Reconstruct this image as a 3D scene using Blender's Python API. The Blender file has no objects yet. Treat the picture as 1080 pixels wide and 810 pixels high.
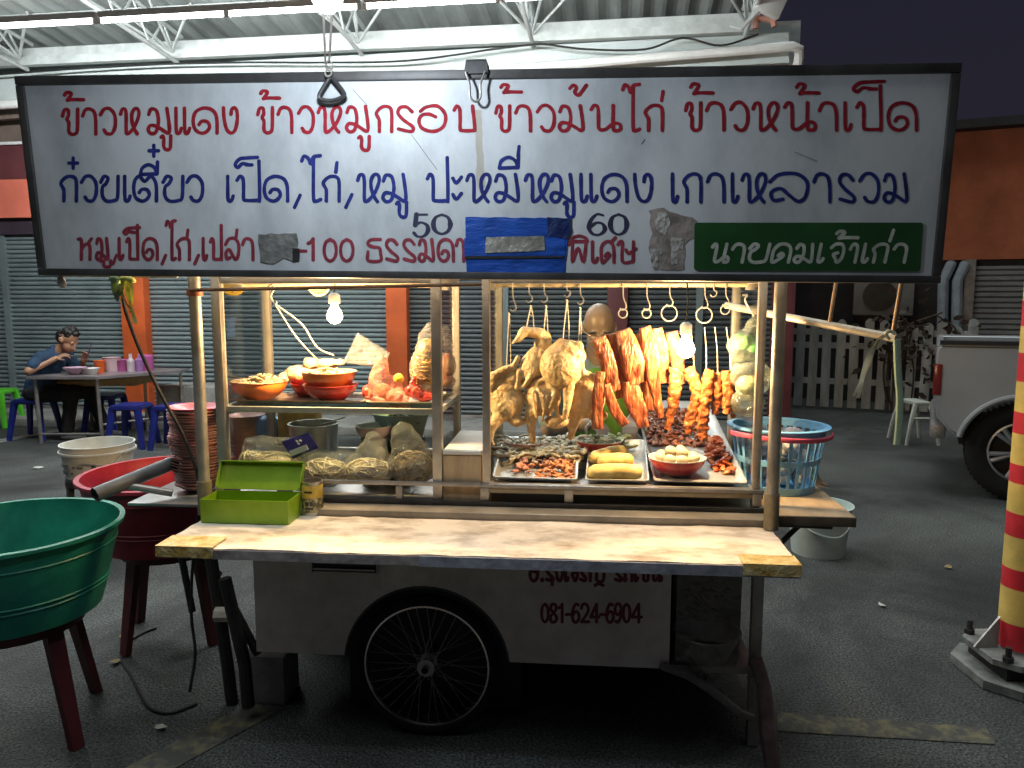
import bpy, bmesh, math, random
from mathutils import Vector, Matrix, noise, Euler
random.seed(7)
C = bpy.context.scene
COL = C.collection
PI = math.pi
R = math.radians

# ------------------------------------------------------------------ frames: real planes in the street
FOC, EYE, PITCH = 800.0, 1.6, math.atan(95/800)
FW = Vector((0, math.cos(PITCH), -math.sin(PITCH))); UP = Vector((0, math.sin(PITCH), math.cos(PITCH)))
def ray(u, v): return Vector((1,0,0))*((u-540)/FOC) + UP*((405-v)/FOC) + FW
class Frame:
    """A right-handed local frame standing on the ground: x along, y away, z up."""
    def __init__(s, x, y, yaw):
        s.o = Vector((x, y, 0)); s.yaw = -R(yaw); a = R(yaw)
        s.ex = Vector((math.cos(a), -math.sin(a), 0)); s.ey = Vector((math.sin(a), math.cos(a), 0))
    def W(s, p): return s.o + s.ex*p[0] + s.ey*p[1] + Vector((0,0,p[2]))
    def loc(s, w):
        d = w - s.o; return Vector((d.dot(s.ex), d.dot(s.ey), d.z))
    def at(s, u, v, ly):            # where the photograph's sight line meets the plane y = ly
        r = ray(u, v); e = Vector((0,0,EYE))
        t = (s.o + s.ey*ly - e).dot(s.ey) / r.dot(s.ey)
        return s.loc(e + r*t)
    def on(s, u, v, z):             # where it meets the level z
        r = ray(u, v); e = Vector((0,0,EYE)); return s.loc(e + r*((z-EYE)/r.z))
WORLD = Frame(0, 0, 0)
CART = Frame(0, 2.62, 5)
BLD = Frame(-2.6, 9.35, 8)

# ------------------------------------------------------------------ materials
MATS = {}
def mat(name, col, rough=.5, metal=0, var=.12, scale=6, bump=0, bscale=40, coat=0, spec=.5, col2=None, sss=0, stretch=None, detail=5, ramp=(.35,.65), alpha=1):
    if name in MATS: return MATS[name]
    m = bpy.data.materials.new(name); m.use_nodes = True; MATS[name] = m
    nt = m.node_tree; N = nt.nodes; Lk = nt.links; b = N['Principled BSDF']
    tc = N.new('ShaderNodeTexCoord'); src = tc.outputs['Object']
    if stretch:
        mp = N.new('ShaderNodeMapping'); mp.inputs['Scale'].default_value = stretch; Lk.new(src, mp.inputs[0]); src = mp.outputs[0]
    nz = N.new('ShaderNodeTexNoise'); nz.inputs['Scale'].default_value = scale; nz.inputs['Detail'].default_value = detail; nz.inputs['Roughness'].default_value = .65
    Lk.new(src, nz.inputs['Vector'])
    rp = N.new('ShaderNodeValToRGB'); Lk.new(nz.outputs['Fac'], rp.inputs[0])
    c1 = tuple(max(0, c*(1-var)) for c in col); c2 = col2 or tuple(min(1, c*(1+var)) for c in col)
    rp.color_ramp.elements[0].position, rp.color_ramp.elements[1].position = ramp
    rp.color_ramp.elements[0].color = (*c1, 1); rp.color_ramp.elements[1].color = (*c2, 1)
    Lk.new(rp.outputs[0], b.inputs['Base Color'])
    mr = N.new('ShaderNodeMapRange'); mr.inputs[3].default_value = max(.02, rough-.1); mr.inputs[4].default_value = min(1, rough+.12)
    Lk.new(nz.outputs['Fac'], mr.inputs[0]); Lk.new(mr.outputs[0], b.inputs['Roughness'])
    b.inputs['Metallic'].default_value = metal; b.inputs['Coat Weight'].default_value = coat; b.inputs['Specular IOR Level'].default_value = spec
    b.inputs['Coat Roughness'].default_value = .15; b.inputs['Alpha'].default_value = alpha
    if sss:
        b.inputs['Subsurface Weight'].default_value = sss; b.inputs['Subsurface Radius'].default_value = (.012,.005,.003); b.inputs['Subsurface Scale'].default_value = 1
    if bump:
        n2 = N.new('ShaderNodeTexNoise'); n2.inputs['Scale'].default_value = bscale; n2.inputs['Detail'].default_value = 6
        Lk.new(src, n2.inputs['Vector']); bp = N.new('ShaderNodeBump'); bp.inputs['Strength'].default_value = bump; bp.inputs['Distance'].default_value = .02
        Lk.new(n2.outputs['Fac'], bp.inputs['Height']); Lk.new(bp.outputs[0], b.inputs['Normal'])
    return m
def glassy(name, tint=(1,1,1), gloss=.06, body=0, bodycol=(.9,.9,.9), rough=.02, bump=0, bscale=30):
    """Thin clear sheet: see-through, a little reflecting, with an optional milky share."""
    if name in MATS: return MATS[name]
    m = bpy.data.materials.new(name); m.use_nodes = True; MATS[name] = m
    nt = m.node_tree; N = nt.nodes; Lk = nt.links; N.remove(N['Principled BSDF']); out = N['Material Output']
    tr = N.new('ShaderNodeBsdfTransparent'); tr.inputs[0].default_value = (*tint, 1)
    gl = N.new('ShaderNodeBsdfGlossy'); gl.inputs['Roughness'].default_value = rough
    lw = N.new('ShaderNodeLayerWeight'); lw.inputs[0].default_value = .12
    ma = N.new('ShaderNodeMath'); ma.operation = 'MULTIPLY_ADD'; ma.inputs[1].default_value = .6; ma.inputs[2].default_value = gloss
    Lk.new(lw.outputs['Fresnel'], ma.inputs[0])
    mx = N.new('ShaderNodeMixShader'); Lk.new(ma.outputs[0], mx.inputs[0])
    base = tr.outputs[0]
    if body:
        df = N.new('ShaderNodeBsdfDiffuse'); df.inputs[0].default_value = (*bodycol,1)
        tl = N.new('ShaderNodeBsdfTranslucent'); tl.inputs[0].default_value = (*bodycol,1)
        m1 = N.new('ShaderNodeMixShader'); m1.inputs[0].default_value = .45; Lk.new(df.outputs[0], m1.inputs[1]); Lk.new(tl.outputs[0], m1.inputs[2])
        m2 = N.new('ShaderNodeMixShader'); Lk.new(tr.outputs[0], m2.inputs[1]); Lk.new(m1.outputs[0], m2.inputs[2])
        tc = N.new('ShaderNodeTexCoord'); nz = N.new('ShaderNodeTexNoise'); nz.inputs['Scale'].default_value = bscale*.6; Lk.new(tc.outputs['Object'], nz.inputs['Vector'])
        mm = N.new('ShaderNodeMath'); mm.operation = 'MULTIPLY'; mm.inputs[1].default_value = body*2; Lk.new(nz.outputs['Fac'], mm.inputs[0]); mm.use_clamp = True
        Lk.new(mm.outputs[0], m2.inputs[0]); base = m2.outputs[0]
    Lk.new(base, mx.inputs[1]); Lk.new(gl.outputs[0], mx.inputs[2]); Lk.new(mx.outputs[0], out.inputs[0])
    if bump:
        tc = N.new('ShaderNodeTexCoord'); n2 = N.new('ShaderNodeTexNoise'); n2.inputs['Scale'].default_value = bscale; n2.inputs['Distortion'].default_value = 1.5
        Lk.new(tc.outputs['Object'], n2.inputs['Vector']); bp = N.new('ShaderNodeBump'); bp.inputs['Strength'].default_value = bump; bp.inputs['Distance'].default_value = .03
        Lk.new(n2.outputs['Fac'], bp.inputs['Height']); Lk.new(bp.outputs[0], gl.inputs['Normal'])
    return m
def emit(name, col, strength):
    m = bpy.data.materials.new(name); m.use_nodes = True; N = m.node_tree.nodes; b = N['Principled BSDF']
    b.inputs['Base Color'].default_value = (*col,1); b.inputs['Emission Color'].default_value = (*col,1); b.inputs['Emission Strength'].default_value = strength
    return m
steel = mat('steel', (.56,.54,.50), .32, .9, .18, 9, .08, 60)
steel_dull = mat('dull_steel', (.40,.39,.37), .45, .8, .25, 7, .1, 50)
steel_dark = mat('dark_steel', (.06,.06,.06), .5, .6, .3, 8, .1)
black_rub = mat('black_rubber', (.015,.015,.016), .6, 0, .3, 12, .1)
white_pl = mat('white_plastic', (.75,.76,.74), .45, 0, .08, 5)
wire_m = mat('bare_wire', (.62,.60,.55), .35, .8, .2, 20)
string_m = mat('white_string', (.75,.70,.60), .8, 0, .15, 30)
clear = glassy('window_glass', (.97,.985,.975), .03)
bag_m = glassy('clear_bag', (.97,.97,.97), .17, .11, (.98,.96,.92), .06, .9, 34)
def meat_mat(name, dark, mid, light, sc=11, rough=.34, bump=.5, bsc=75, coat=.2, p=(.30,.5,.68), sss=.06, stretch=None):
    """Roasted skin: broad patches from charred to pale, fine pimpled relief."""
    m = mat(name, mid, rough, 0, .2, sc, bump, bsc, coat=coat, sss=sss, detail=8, stretch=stretch)
    rp = [n for n in m.node_tree.nodes if n.type == 'VALTORGB'][0].color_ramp
    rp.elements[0].position, rp.elements[1].position = p[0], p[2]; rp.elements[0].color = (*dark,1); rp.elements[1].color = (*light,1)
    e = rp.elements.new(p[1]); e.color = (*mid,1); return m

# ------------------------------------------------------------------ mesh helpers
def nb(): return bmesh.new()
def box(bm, x0, x1, y0, y1, z0, z1, bev=0):
    m = Matrix.Translation(((x0+x1)/2, (y0+y1)/2, (z0+z1)/2)) @ Matrix.Diagonal((abs(x1-x0), abs(y1-y0), abs(z1-z0), 1))
    r = bmesh.ops.create_cube(bm, size=1, matrix=m)
    if bev:
        es = list({e for v in r['verts'] for e in v.link_edges})
        bmesh.ops.bevel(bm, geom=es, offset=bev, segments=2, affect='EDGES', profile=.6)
def obox(bm, c, size, rot=(0,0,0), bev=0):
    m = Matrix.Translation(c) @ Euler(rot).to_matrix().to_4x4() @ Matrix.Diagonal((*size, 1))
    r = bmesh.ops.create_cube(bm, size=1, matrix=m)
    if bev:
        es = list({e for v in r['verts'] for e in v.link_edges})
        bmesh.ops.bevel(bm, geom=es, offset=bev, segments=2, affect='EDGES', profile=.6)
def cr(pts, sub=6):
    """Catmull-Rom through pts."""
    if len(pts) < 3: return [Vector(p) for p in pts]
    P = [Vector(p) for p in pts]; P = [P[0]*2-P[1]] + P + [P[-1]*2-P[-2]]; out = []
    for i in range(1, len(P)-2):
        a, b, c, d = P[i-1:i+3]
        for k in range(sub):
            t = k/sub
            out.append(.5*((2*b) + (c-a)*t + (2*a-5*b+4*c-d)*t*t + (3*b-a-3*c+d)*t**3))
    out.append(P[-2]); return out
def tube(bm, pts, r, n=8, cap=True, flat=1.0, fl_axis=None):
    pts = [Vector(p) for p in pts]; rings = []; up = None
    for i, p in enumerate(pts):
        d = (pts[min(i+1, len(pts)-1)] - pts[max(i-1, 0)]).normalized()
        if up is None:
            up = Vector((0,0,1)) if abs(d.z) < .9 else Vector((0,1,0))
            if fl_axis: up = Vector(fl_axis)
        s = d.cross(up).normalized(); up = s.cross(d).normalized()
        rr = r(i/(len(pts)-1)) if callable(r) else r
        rings.append([bm.verts.new(p + s*math.cos(2*PI*k/n)*rr + up*math.sin(2*PI*k/n)*rr*flat) for k in range(n)])
    for a, b in zip(rings, rings[1:]):
        for k in range(n): bm.faces.new((a[k], a[(k+1)%n], b[(k+1)%n], b[k]))
    if cap:
        bm.faces.new(rings[0][::-1]); bm.faces.new(rings[-1])
    return rings
def lathe(bm, prof, c=(0,0,0), n=32, closed=False, sx=1, sy=1, tilt=None, ang=2*PI):
    rings = []; M = Matrix.Translation(c)
    if tilt: M = M @ Euler(tilt).to_matrix().to_4x4()
    for r, z in prof:
        rings.append([bm.verts.new(M @ Vector((r*sx*math.cos(2*PI*k/n), r*sy*math.sin(2*PI*k/n), z))) for k in range(n)])
    for a, b in zip(rings, rings[1:] + ([rings[0]] if closed else [])):
        for k in range(n): bm.faces.new((a[k], a[(k+1)%n], b[(k+1)%n], b[k]))
    if not closed:
        for ring in (rings[0], rings[-1]):
            if (ring[0].co-ring[n//2].co).length < .008: bm.faces.new(ring)
def vessel(bm, rb, rt, h, c=(0,0,0), th=.004, lip=.006, n=36, sx=1, sy=1, tilt=None, belly=0):
    """Open bowl, pot or bucket with wall thickness and a rolled lip."""
    k = 7; out = []; inn = []
    for i in range(k+1):
        t = i/k; r = rb + (rt-rb)*(t + belly*math.sin(PI*t)*1.0)
        out.append((r, h*t)); inn.append((max(.001, r-th), max(th, h*t)))
    prof = [(.0005,0)] + out + [(rt+lip, h), (rt+lip, h+lip*.8), (rt-th, h+lip*.8)] + inn[::-1] + [(.0005, th)]
    lathe(bm, prof, c, n, False, sx, sy, tilt)
def ellip(bm, c, rad, rot=(0,0,0), u=14, v=9):
    M = Matrix.Translation(c) @ Euler(rot).to_matrix().to_4x4() @ Matrix.Diagonal((*rad, 1))
    return bmesh.ops.create_uvsphere(bm, u_segments=u, v_segments=v, radius=1, matrix=M)['verts']
def capsule(bm, p0, p1, r0, r1, n=14):
    p0, p1 = Vector(p0), Vector(p1); L = (p1-p0).length
    if L < 1e-6: return
    prof = [(r0*math.sin(a), -r0*math.cos(a)) for a in [PI/2*k/5 for k in range(6)]] + [(r1*math.cos(a), L + r1*math.sin(a)) for a in [PI/2*k/5 for k in range(6)]]
    prof = [(max(r, .0002), z) for r, z in prof]
    M = Matrix.Translation(p0) @ Vector((0,0,1)).rotation_difference(p1-p0).to_matrix().to_4x4(); rings = []
    for r, z in prof: rings.append([bm.verts.new(M @ Vector((r*math.cos(2*PI*k/n), r*math.sin(2*PI*k/n), z))) for k in range(n)])
    for a, b in zip(rings, rings[1:]):
        for k in range(n): bm.faces.new((a[k], a[(k+1)%n], b[(k+1)%n], b[k]))
    bm.faces.new(rings[0][::-1]); bm.faces.new(rings[-1])
def prism(bm, poly, y0, y1, axis='y'):
    """Closed outline (x,z) pushed from y0 to y1."""
    f = lambda p, y: (p[0], y, p[1]) if axis == 'y' else ((p[0], p[1], y) if axis == 'z' else (y, p[0], p[1]))
    a = [bm.verts.new(f(p, y0)) for p in poly]; b = [bm.verts.new(f(p, y1)) for p in poly]; n = len(poly)
    bm.faces.new(a); bm.faces.new(b[::-1])
    for k in range(n): bm.faces.new((a[k], b[k], b[(k+1)%n], a[(k+1)%n]))
def wobble(bm, amp, sc, seed=0, verts=None, ridge=False):
    bm.normal_update(); off = Vector((seed*3.1, seed*1.7, seed*.9)); mv = []
    for v in (verts or bm.verts):
        n = noise.noise(v.co*sc + off)
        if ridge: n = 1-2*abs(n)
        n += .45*noise.noise(v.co*sc*2.3 + off)
        mv.append((v, v.normal*n*amp))
    for v, d in mv: v.co += d
def blob(bm_src, voxel, smooth=4, amp=0, sc=20, seed=0, ridge=False, amp2=0, sc2=90):
    """Melt overlapping shapes into one continuous skin."""
    me = bpy.data.meshes.new('tmp'); bmesh.ops.recalc_face_normals(bm_src, faces=bm_src.faces); bm_src.to_mesh(me); bm_src.free()
    ob = bpy.data.objects.new('tmp', me); COL.objects.link(ob)
    rm = ob.modifiers.new('r', 'REMESH'); rm.mode = 'VOXEL'; rm.voxel_size = voxel
    if smooth:
        s = ob.modifiers.new('s', 'SMOOTH'); s.factor = .5; s.iterations = smooth
    dg = bpy.context.evaluated_depsgraph_get(); me2 = bpy.data.meshes.new_from_object(ob.evaluated_get(dg))
    bm = bmesh.new(); bm.from_mesh(me2)
    bpy.data.objects.remove(ob); bpy.data.meshes.remove(me); bpy.data.meshes.remove(me2)
    if amp: wobble(bm, amp, sc, seed, ridge=ridge)
    if amp2: wobble(bm, amp2, sc2, seed+5)
    return bm

# ------------------------------------------------------------------ objects, things, tags
BASE = {}
def tag(o, label=None, cat=None, group=None, kind=None):
    if label: o['label'] = label
    if cat: o['category'] = cat
    if group: o['group'] = group
    if kind: o['kind'] = kind
    return o
def thing(name, loc, label, cat, group=None, fr=CART, kind=None):
    o = bpy.data.objects.new(name, None); COL.objects.link(o); o.empty_display_size = .05
    o.location = fr.W(loc); o.rotation_euler = (0,0,fr.yaw); BASE[o.name] = Vector(loc)
    return tag(o, label, cat, group, kind)
def build(name, bm, m, parent=None, loc=None, fr=CART, label=None, cat=None, group=None, kind=None, smooth=True, sharp=35, recalc=True):
    """Link bm (drawn in frame coordinates) as one mesh, alone or as a part of parent."""
    base = BASE[parent.name] if parent else Vector(loc if loc is not None else (0,0,0))
    if recalc: bmesh.ops.recalc_face_normals(bm, faces=bm.faces)
    for v in bm.verts: v.co -= base
    me = bpy.data.meshes.new(name); bm.to_mesh(me); bm.free()
    for mm in (m if isinstance(m, (list, tuple)) else [m]): me.materials.append(mm)
    if smooth:
        me.shade_smooth(); me.set_sharp_from_angle(angle=R(sharp))
    o = bpy.data.objects.new(name, me); COL.objects.link(o)
    if parent: o.parent = parent
    else: o.location = fr.W(base); o.rotation_euler = (0,0,fr.yaw)
    BASE[o.name] = base
    return tag(o, label, cat, group, kind)
def copy_tree(o, parent=None):
    c = o.copy(); COL.objects.link(c)
    if parent: c.parent = parent
    for ch in list(o.children): copy_tree(ch, c)
    BASE[c.name] = BASE[o.name]
    return c
def move(o, loc, fr=CART, rz=0):
    o.location = fr.W(loc); o.rotation_euler = (0, 0, fr.yaw+rz)
# ================================================================== world, camera, light
w = bpy.data.worlds.new("World"); C.world = w; w.use_nodes = True
N = w.node_tree.nodes; Lk = w.node_tree.links; bg = N['Background']
sky = N.new('ShaderNodeTexSky'); sky.sky_type = 'NISHITA'; sky.sun_disc = False; sky.sun_elevation = R(1); sky.sun_rotation = R(200)
mx = N.new('ShaderNodeMix'); mx.data_type = 'RGBA'; mx.inputs[0].default_value = .97
Lk.new(sky.outputs[0], mx.inputs[6]); mx.inputs[7].default_value = (.105,.095,.19,1)
Lk.new(mx.outputs[2], bg.inputs[0]); bg.inputs[1].default_value = .085
cam = bpy.data.cameras.new('camera'); co = bpy.data.objects.new('camera', cam); COL.objects.link(co); C.camera = co
co.location = (0,0,EYE); co.rotation_euler = (PI/2-PITCH, 0, 0); cam.sensor_width = 36; cam.lens = 36*FOC/1080; cam.clip_end = 500; cam.clip_start = .05
sun = bpy.data.lights.new('overhead_fill', 'SUN'); sun.energy = 1.55; sun.angle = R(75); sun.color = (.95,1,.97)  # wide soft sun added as overhead fill for the whole street
so = bpy.data.objects.new('overhead_fill', sun); COL.objects.link(so); so.rotation_euler = (R(-9), R(-10), 0)
C.view_settings.view_transform = 'Standard'; C.view_settings.look = 'None'; C.view_settings.gamma = 1; C.view_settings.exposure = .52
C.render.engine = 'CYCLES'; C.cycles.use_denoising = True; C.cycles.transparent_max_bounces = 24; C.cycles.max_bounces = 6; C.cycles.sample_clamp_indirect = 1.5; C.cycles.sample_clamp_direct = 20
C.cycles.caustics_reflective = False; C.cycles.caustics_refractive = False

# ================================================================== ground
def ground_mat():
    m = bpy.data.materials.new('asphalt'); m.use_nodes = True; nt = m.node_tree; N = nt.nodes; L = nt.links; b = N['Principled BSDF']
    tc = N.new('ShaderNodeTexCoord')
    big = N.new('ShaderNodeTexNoise'); big.inputs['Scale'].default_value = .9; big.inputs['Detail'].default_value = 6; L.new(tc.outputs['Object'], big.inputs['Vector'])
    fine = N.new('ShaderNodeTexNoise'); fine.inputs['Scale'].default_value = 105; fine.inputs['Detail'].default_value = 3; L.new(tc.outputs['Object'], fine.inputs['Vector'])
    vor = N.new('ShaderNodeTexVoronoi'); vor.inputs['Scale'].default_value = 95; L.new(tc.outputs['Object'], vor.inputs['Vector'])
    r1 = N.new('ShaderNodeValToRGB'); r1.color_ramp.elements[0].position = .3; r1.color_ramp.elements[1].position = .72
    r1.color_ramp.elements[0].color = (.028,.033,.031,1); r1.color_ramp.elements[1].color = (.085,.095,.090,1); L.new(big.outputs['Fac'], r1.inputs[0])
    r2 = N.new('ShaderNodeValToRGB'); r2.color_ramp.elements[0].position = .35; r2.color_ramp.elements[1].position = .7
    r2.color_ramp.elements[0].color = (.2,.2,.2,1); r2.color_ramp.elements[1].color = (2.6,2.6,2.6,1); L.new(fine.outputs['Fac'], r2.inputs[0])
    mu = N.new('ShaderNodeMix'); mu.data_type = 'RGBA'; mu.blend_type = 'MULTIPLY'; mu.inputs[0].default_value = 1; L.new(r1.outputs[0], mu.inputs[6]); L.new(r2.outputs[0], mu.inputs[7])
    st = N.new('ShaderNodeTexNoise'); st.inputs['Scale'].default_value = .45; st.inputs['Detail'].default_value = 9; st.inputs['Roughness'].default_value = .7; st.inputs['Distortion'].default_value = .8; L.new(tc.outputs['Object'], st.inputs['Vector'])
    rs = N.new('ShaderNodeValToRGB'); rs.color_ramp.elements[0].position = .41; rs.color_ramp.elements[1].position = .57; rs.color_ramp.elements[0].color = (.38,.38,.38,1); rs.color_ramp.elements[1].color = (1.1,1.1,1.1,1); L.new(st.outputs['Fac'], rs.inputs[0])
    ck = N.new('ShaderNodeTexVoronoi'); ck.feature = 'DISTANCE_TO_EDGE'; ck.inputs['Scale'].default_value = .55; wv = N.new('ShaderNodeMix'); wv.data_type = 'RGBA'; wv.inputs[0].default_value = .16; L.new(tc.outputs['Object'], wv.inputs[6]); L.new(big.outputs['Color'], wv.inputs[7]); L.new(wv.outputs[2], ck.inputs['Vector'])
    rk = N.new('ShaderNodeValToRGB'); rk.color_ramp.elements[0].position = .0; rk.color_ramp.elements[1].position = .008; rk.color_ramp.elements[0].color = (.35,.35,.35,1); rk.color_ramp.elements[1].color = (1,1,1,1); L.new(ck.outputs['Distance'], rk.inputs[0])
    m2 = N.new('ShaderNodeMix'); m2.data_type = 'RGBA'; m2.blend_type = 'MULTIPLY'; m2.inputs[0].default_value = 1; L.new(mu.outputs[2], m2.inputs[6]); L.new(rs.outputs[0], m2.inputs[7])
    m3 = N.new('ShaderNodeMix'); m3.data_type = 'RGBA'; m3.blend_type = 'MULTIPLY'; m3.inputs[0].default_value = .3; L.new(m2.outputs[2], m3.inputs[6]); L.new(rk.outputs[0], m3.inputs[7])
    L.new(m3.outputs[2], b.inputs['Base Color'])
    mr = N.new('ShaderNodeMapRange'); mr.inputs[3].default_value = .5; mr.inputs[4].default_value = .95; L.new(big.outputs['Fac'], mr.inputs[0]); L.new(mr.outputs[0], b.inputs['Roughness'])
    bp = N.new('ShaderNodeBump'); bp.inputs['Strength'].default_value = .55; bp.inputs['Distance'].default_value = .012; L.new(vor.outputs['Distance'], bp.inputs['Height']); L.new(bp.outputs[0], b.inputs['Normal'])
    return m
bm = nb(); v = [bm.verts.new(p) for p in ((-80,-30,0),(80,-30,0),(80,120,0),(-80,120,0))]; bm.faces.new(v)
build('ground', bm, ground_mat(), fr=WORLD, kind='structure')
yel = mat('worn_yellow_paint', (.085,.088,.08), .85, 0, .2, 16, .3, 140, col2=(.21,.19,.10), ramp=(.46,.68), detail=9)
def stripe(name, pts, z=.004, m=yel):
    bm = nb(); bm.faces.new([bm.verts.new((p.x, p.y, z)) for p in pts]); return build(name, bm, m, fr=WORLD, kind='structure')
stripe('road_marking', [WORLD.on(*q, 0) for q in ((95,830),(150,830),(300,748),(265,742))])
stripe('road_marking', [WORLD.on(*q, 0) for q in ((820,752),(1040,768),(1050,786),(820,772))])
wpm = mat('worn_white_paint', (.24,.25,.23), .8, 0, .4, 14, 0)
stripe('road_marking', [WORLD.on(*q, 0) for q in ((-60,474),(-60,478),(215,428),(215,426))], m=wpm)

# ================================================================== shophouse behind, with shutters
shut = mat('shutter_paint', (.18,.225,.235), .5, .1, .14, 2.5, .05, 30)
shut_shaded = mat('shaded_shutter_paint', (.085,.10,.105), .5, .1, .16, 2.5, .05, 30)  # same shutters in a darker tone; dimmer light put into the colour
teal = mat('pale_teal_paint', (.50,.56,.55), .6, 0, .12, 2, .15, 20)
orange = mat('orange_paint', (.60,.11,.025), .55, 0, .16, 3, .1, 25)
brown = mat('brown_board', (.16,.12,.10), .7, 0, .2, 3)
maroon = mat('maroon_board', (.13,.035,.04), .6, 0, .2, 3)
salmon = mat('red_signband', (.80,.20,.13), .5, 0, .1, 1.5)
purple = mat('dark_band', (.045,.03,.045), .6, 0, .2, 3)
conc = mat('concrete', (.28,.28,.26), .85, 0, .25, 5, .3, 30)
bx0 = BLD.at(0,300,0).x - 3.0; bx1 = BLD.at(838,300,0).x
zt = lambda u, v, ly=0: BLD.at(u, v, ly).z
sh = thing('shophouse', ((bx0+bx1)/2, 0, 0), 'low shophouse with grey green roller shutters behind the food cart', 'building', fr=BLD)
z_sh = zt(15,247)
bm = nb(); box(bm, bx0, bx1, .25, 6, 0, 4.6); build('wall', bm, teal, sh, fr=BLD)
def band(name, v0, v1, m, y0):
    bm = nb(); box(bm, bx0, bx1, y0, .248, zt(15,v1), zt(15,v0)); return build(name, bm, m, sh, fr=BLD)
band('dark_lintel', 230, 247, purple, .02); band('red_signband', 190, 230, salmon, -.06); band('maroon_band', 153, 190, maroon, .0)
band('brown_band', 108, 150, brown, .05); band('white_ledge', 150, 153, white_pl, -.04)
# fascia (rises to the right) and the gutter pipe
zl0, zl1 = zt(0,104), zt(838,70)
def sloped(u0, v0a, v0b, u1, v1a, v1b, y0, y1):
    a, b_, c, d = BLD.at(u0,v0a,y0), BLD.at(u0,v0b,y0), BLD.at(u1,v1b,y0), BLD.at(u1,v1a,y0)
    bm = nb(); prism(bm, [(a.x,a.z),(d.x,d.z),(c.x,c.z),(b_.x,b_.z)], y0, y1); return bm
build('fascia', sloped(-120, 84, 116, 832, 34, 66, -.25, -.10), teal, sh, fr=BLD)
build('lower_fascia', sloped(-120, 124, 134, 832, 58, 70, -.2, -.12), brown, sh, fr=BLD)
pp = [BLD.at(-120,119,-.42), BLD.at(400,84,-.42), BLD.at(812,51,-.42), BLD.at(836,49,-.42)]
e = pp[-1]; pp += [e + Vector((.07,.03,-.02)), e + Vector((.09,.1,-.08)), e + Vector((.06,.3,-.5))]
bm = nb(); tube(bm, pp, .05, 10); build('gutter_pipe', bm, white_pl, sh, fr=BLD)
# roller shutters between orange pillars
pil = [(-330,-300),(128,153),(407,429),(640,662),(815,838)]
for a, b_ in pil:
    x0, x1 = BLD.at(a,340,-.05).x, BLD.at(b_,340,-.05).x
    bm = nb(); box(bm, x0, x1, -.05, .25, 0, z_sh, .01); build('pillar', bm, orange if a < 600 else maroon, sh, fr=BLD)
for (a, b_), (c, d) in zip(pil, pil[1:]):
    x0, x1 = BLD.at(b_,340,.05).x, BLD.at(c,340,.05).x; bm = nb(); prof = []; z = .14
    while z < z_sh - .06:
        prof += [(.10, z), (.075, z+.012), (.07, z+.03), (.085, z+.05)]; z += .058
    prof += [(.10, z_sh)]
    va = [(bm.verts.new((x0, y, q)), bm.verts.new((x1, y, q))) for y, q in prof]
    for p, q in zip(va, va[1:]): bm.faces.new((p[0], p[1], q[1], q[0]))
    s = build('roller_shutter', bm, shut if a < 300 else shut_shaded, sh, fr=BLD, recalc=False, sharp=20)
    bm = nb(); box(bm, x0, x1, .06, .12, .03, .138, .01); build('bottom_bar', bm, steel_dull, s, fr=BLD)
    k = max(1, int((x1-x0)/1.6)); bm = nb(); xs = x0 + (x1-x0)*(.26 if a == -330 else .5)
    xs = BLD.at(5,300,.05).x if a == -330 else xs
    box(bm, xs-.04, xs+.04, .045, .1, .03, z_sh); build('guide_rail', bm, shut, s, fr=BLD)
bm = nb(); box(bm, bx0, bx1, -.75, .06, 0, .1, .015); build('kerb', bm, conc, fr=BLD, kind='structure')
p0, p1 = BLD.at(176,440,-.5), BLD.at(226,440,-.5)
bm = nb(); box(bm, p0.x, p1.x+.2, -.7, -.2, .101, .52, .03); wobble(bm, .01, 4)
build('concrete_bench', bm, conc, loc=(p0.x+.3,-.4,.1), fr=BLD, label='low grey concrete bench against the shutters behind the blue stools', cat='bench')

# ================================================================== canopy roof with trusses and tube lights
galv = mat('corrugated_sheet', (.34,.37,.36), .5, .25, .30, 2.2, .1, 15, stretch=(1,.25,1))
frame_w = mat('painted_truss', (.57,.61,.60), .5, .2, .15, 6)
cx1 = BLD.at(815,40,-1.2).x; cx0 = bx0-1
cp = thing('canopy_roof', ((cx0+cx1)/2, -1.5, 4.3), 'corrugated steel canopy roof on lattice trusses above the shutters', 'roof', fr=BLD)
def zr(y): return 4.62 - .02*y*(1) + (-y)*.10      # underside height
bm = nb(); n = int((cx1-cx0)/.04); rows = []
for y in (.3, -1.2, -2.6, -4.0):
    row = []
    for i in range(n+1):
        x = cx0 + i*.04; k = i % 6; z = zr(y) + (.05 if k in (0,1) else (.0 if k in (3,4) else .03)) + .004*noise.noise((x,y,1))
        row.append(bm.verts.new((x, y, z)))
    rows.append(row)
for a, b_ in zip(rows, rows[1:]):
    for i in range(n): bm.faces.new((a[i], a[i+1], b_[i+1], b_[i]))
build('roof_sheet', bm, galv, cp, fr=BLD, recalc=False, sharp=15)
def lattice(y, dz, step, x0=cx0, x1=cx1, r=.016):
    bm = nb(); top = zr(y)-.04; bot = top-dz
    tube(bm, [(x0,y,top),(x1,y,top)], .028, 6); tube(bm, [(x0,y,bot),(x1,y,bot)], .028, 6)
    k = int((x1-x0)/step); st = (x1-x0)/k
    for i in range(k):
        x = x0+i*st
        tube(bm, [(x,y,bot),(x+st/2,y,top)], r, 5); tube(bm, [(x+st/2,y,top),(x+st,y,bot)], r, 5)
        if i % 2 == 0: tube(bm, [(x,y,bot),(x,y,top)], r, 5)
    return bm
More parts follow.
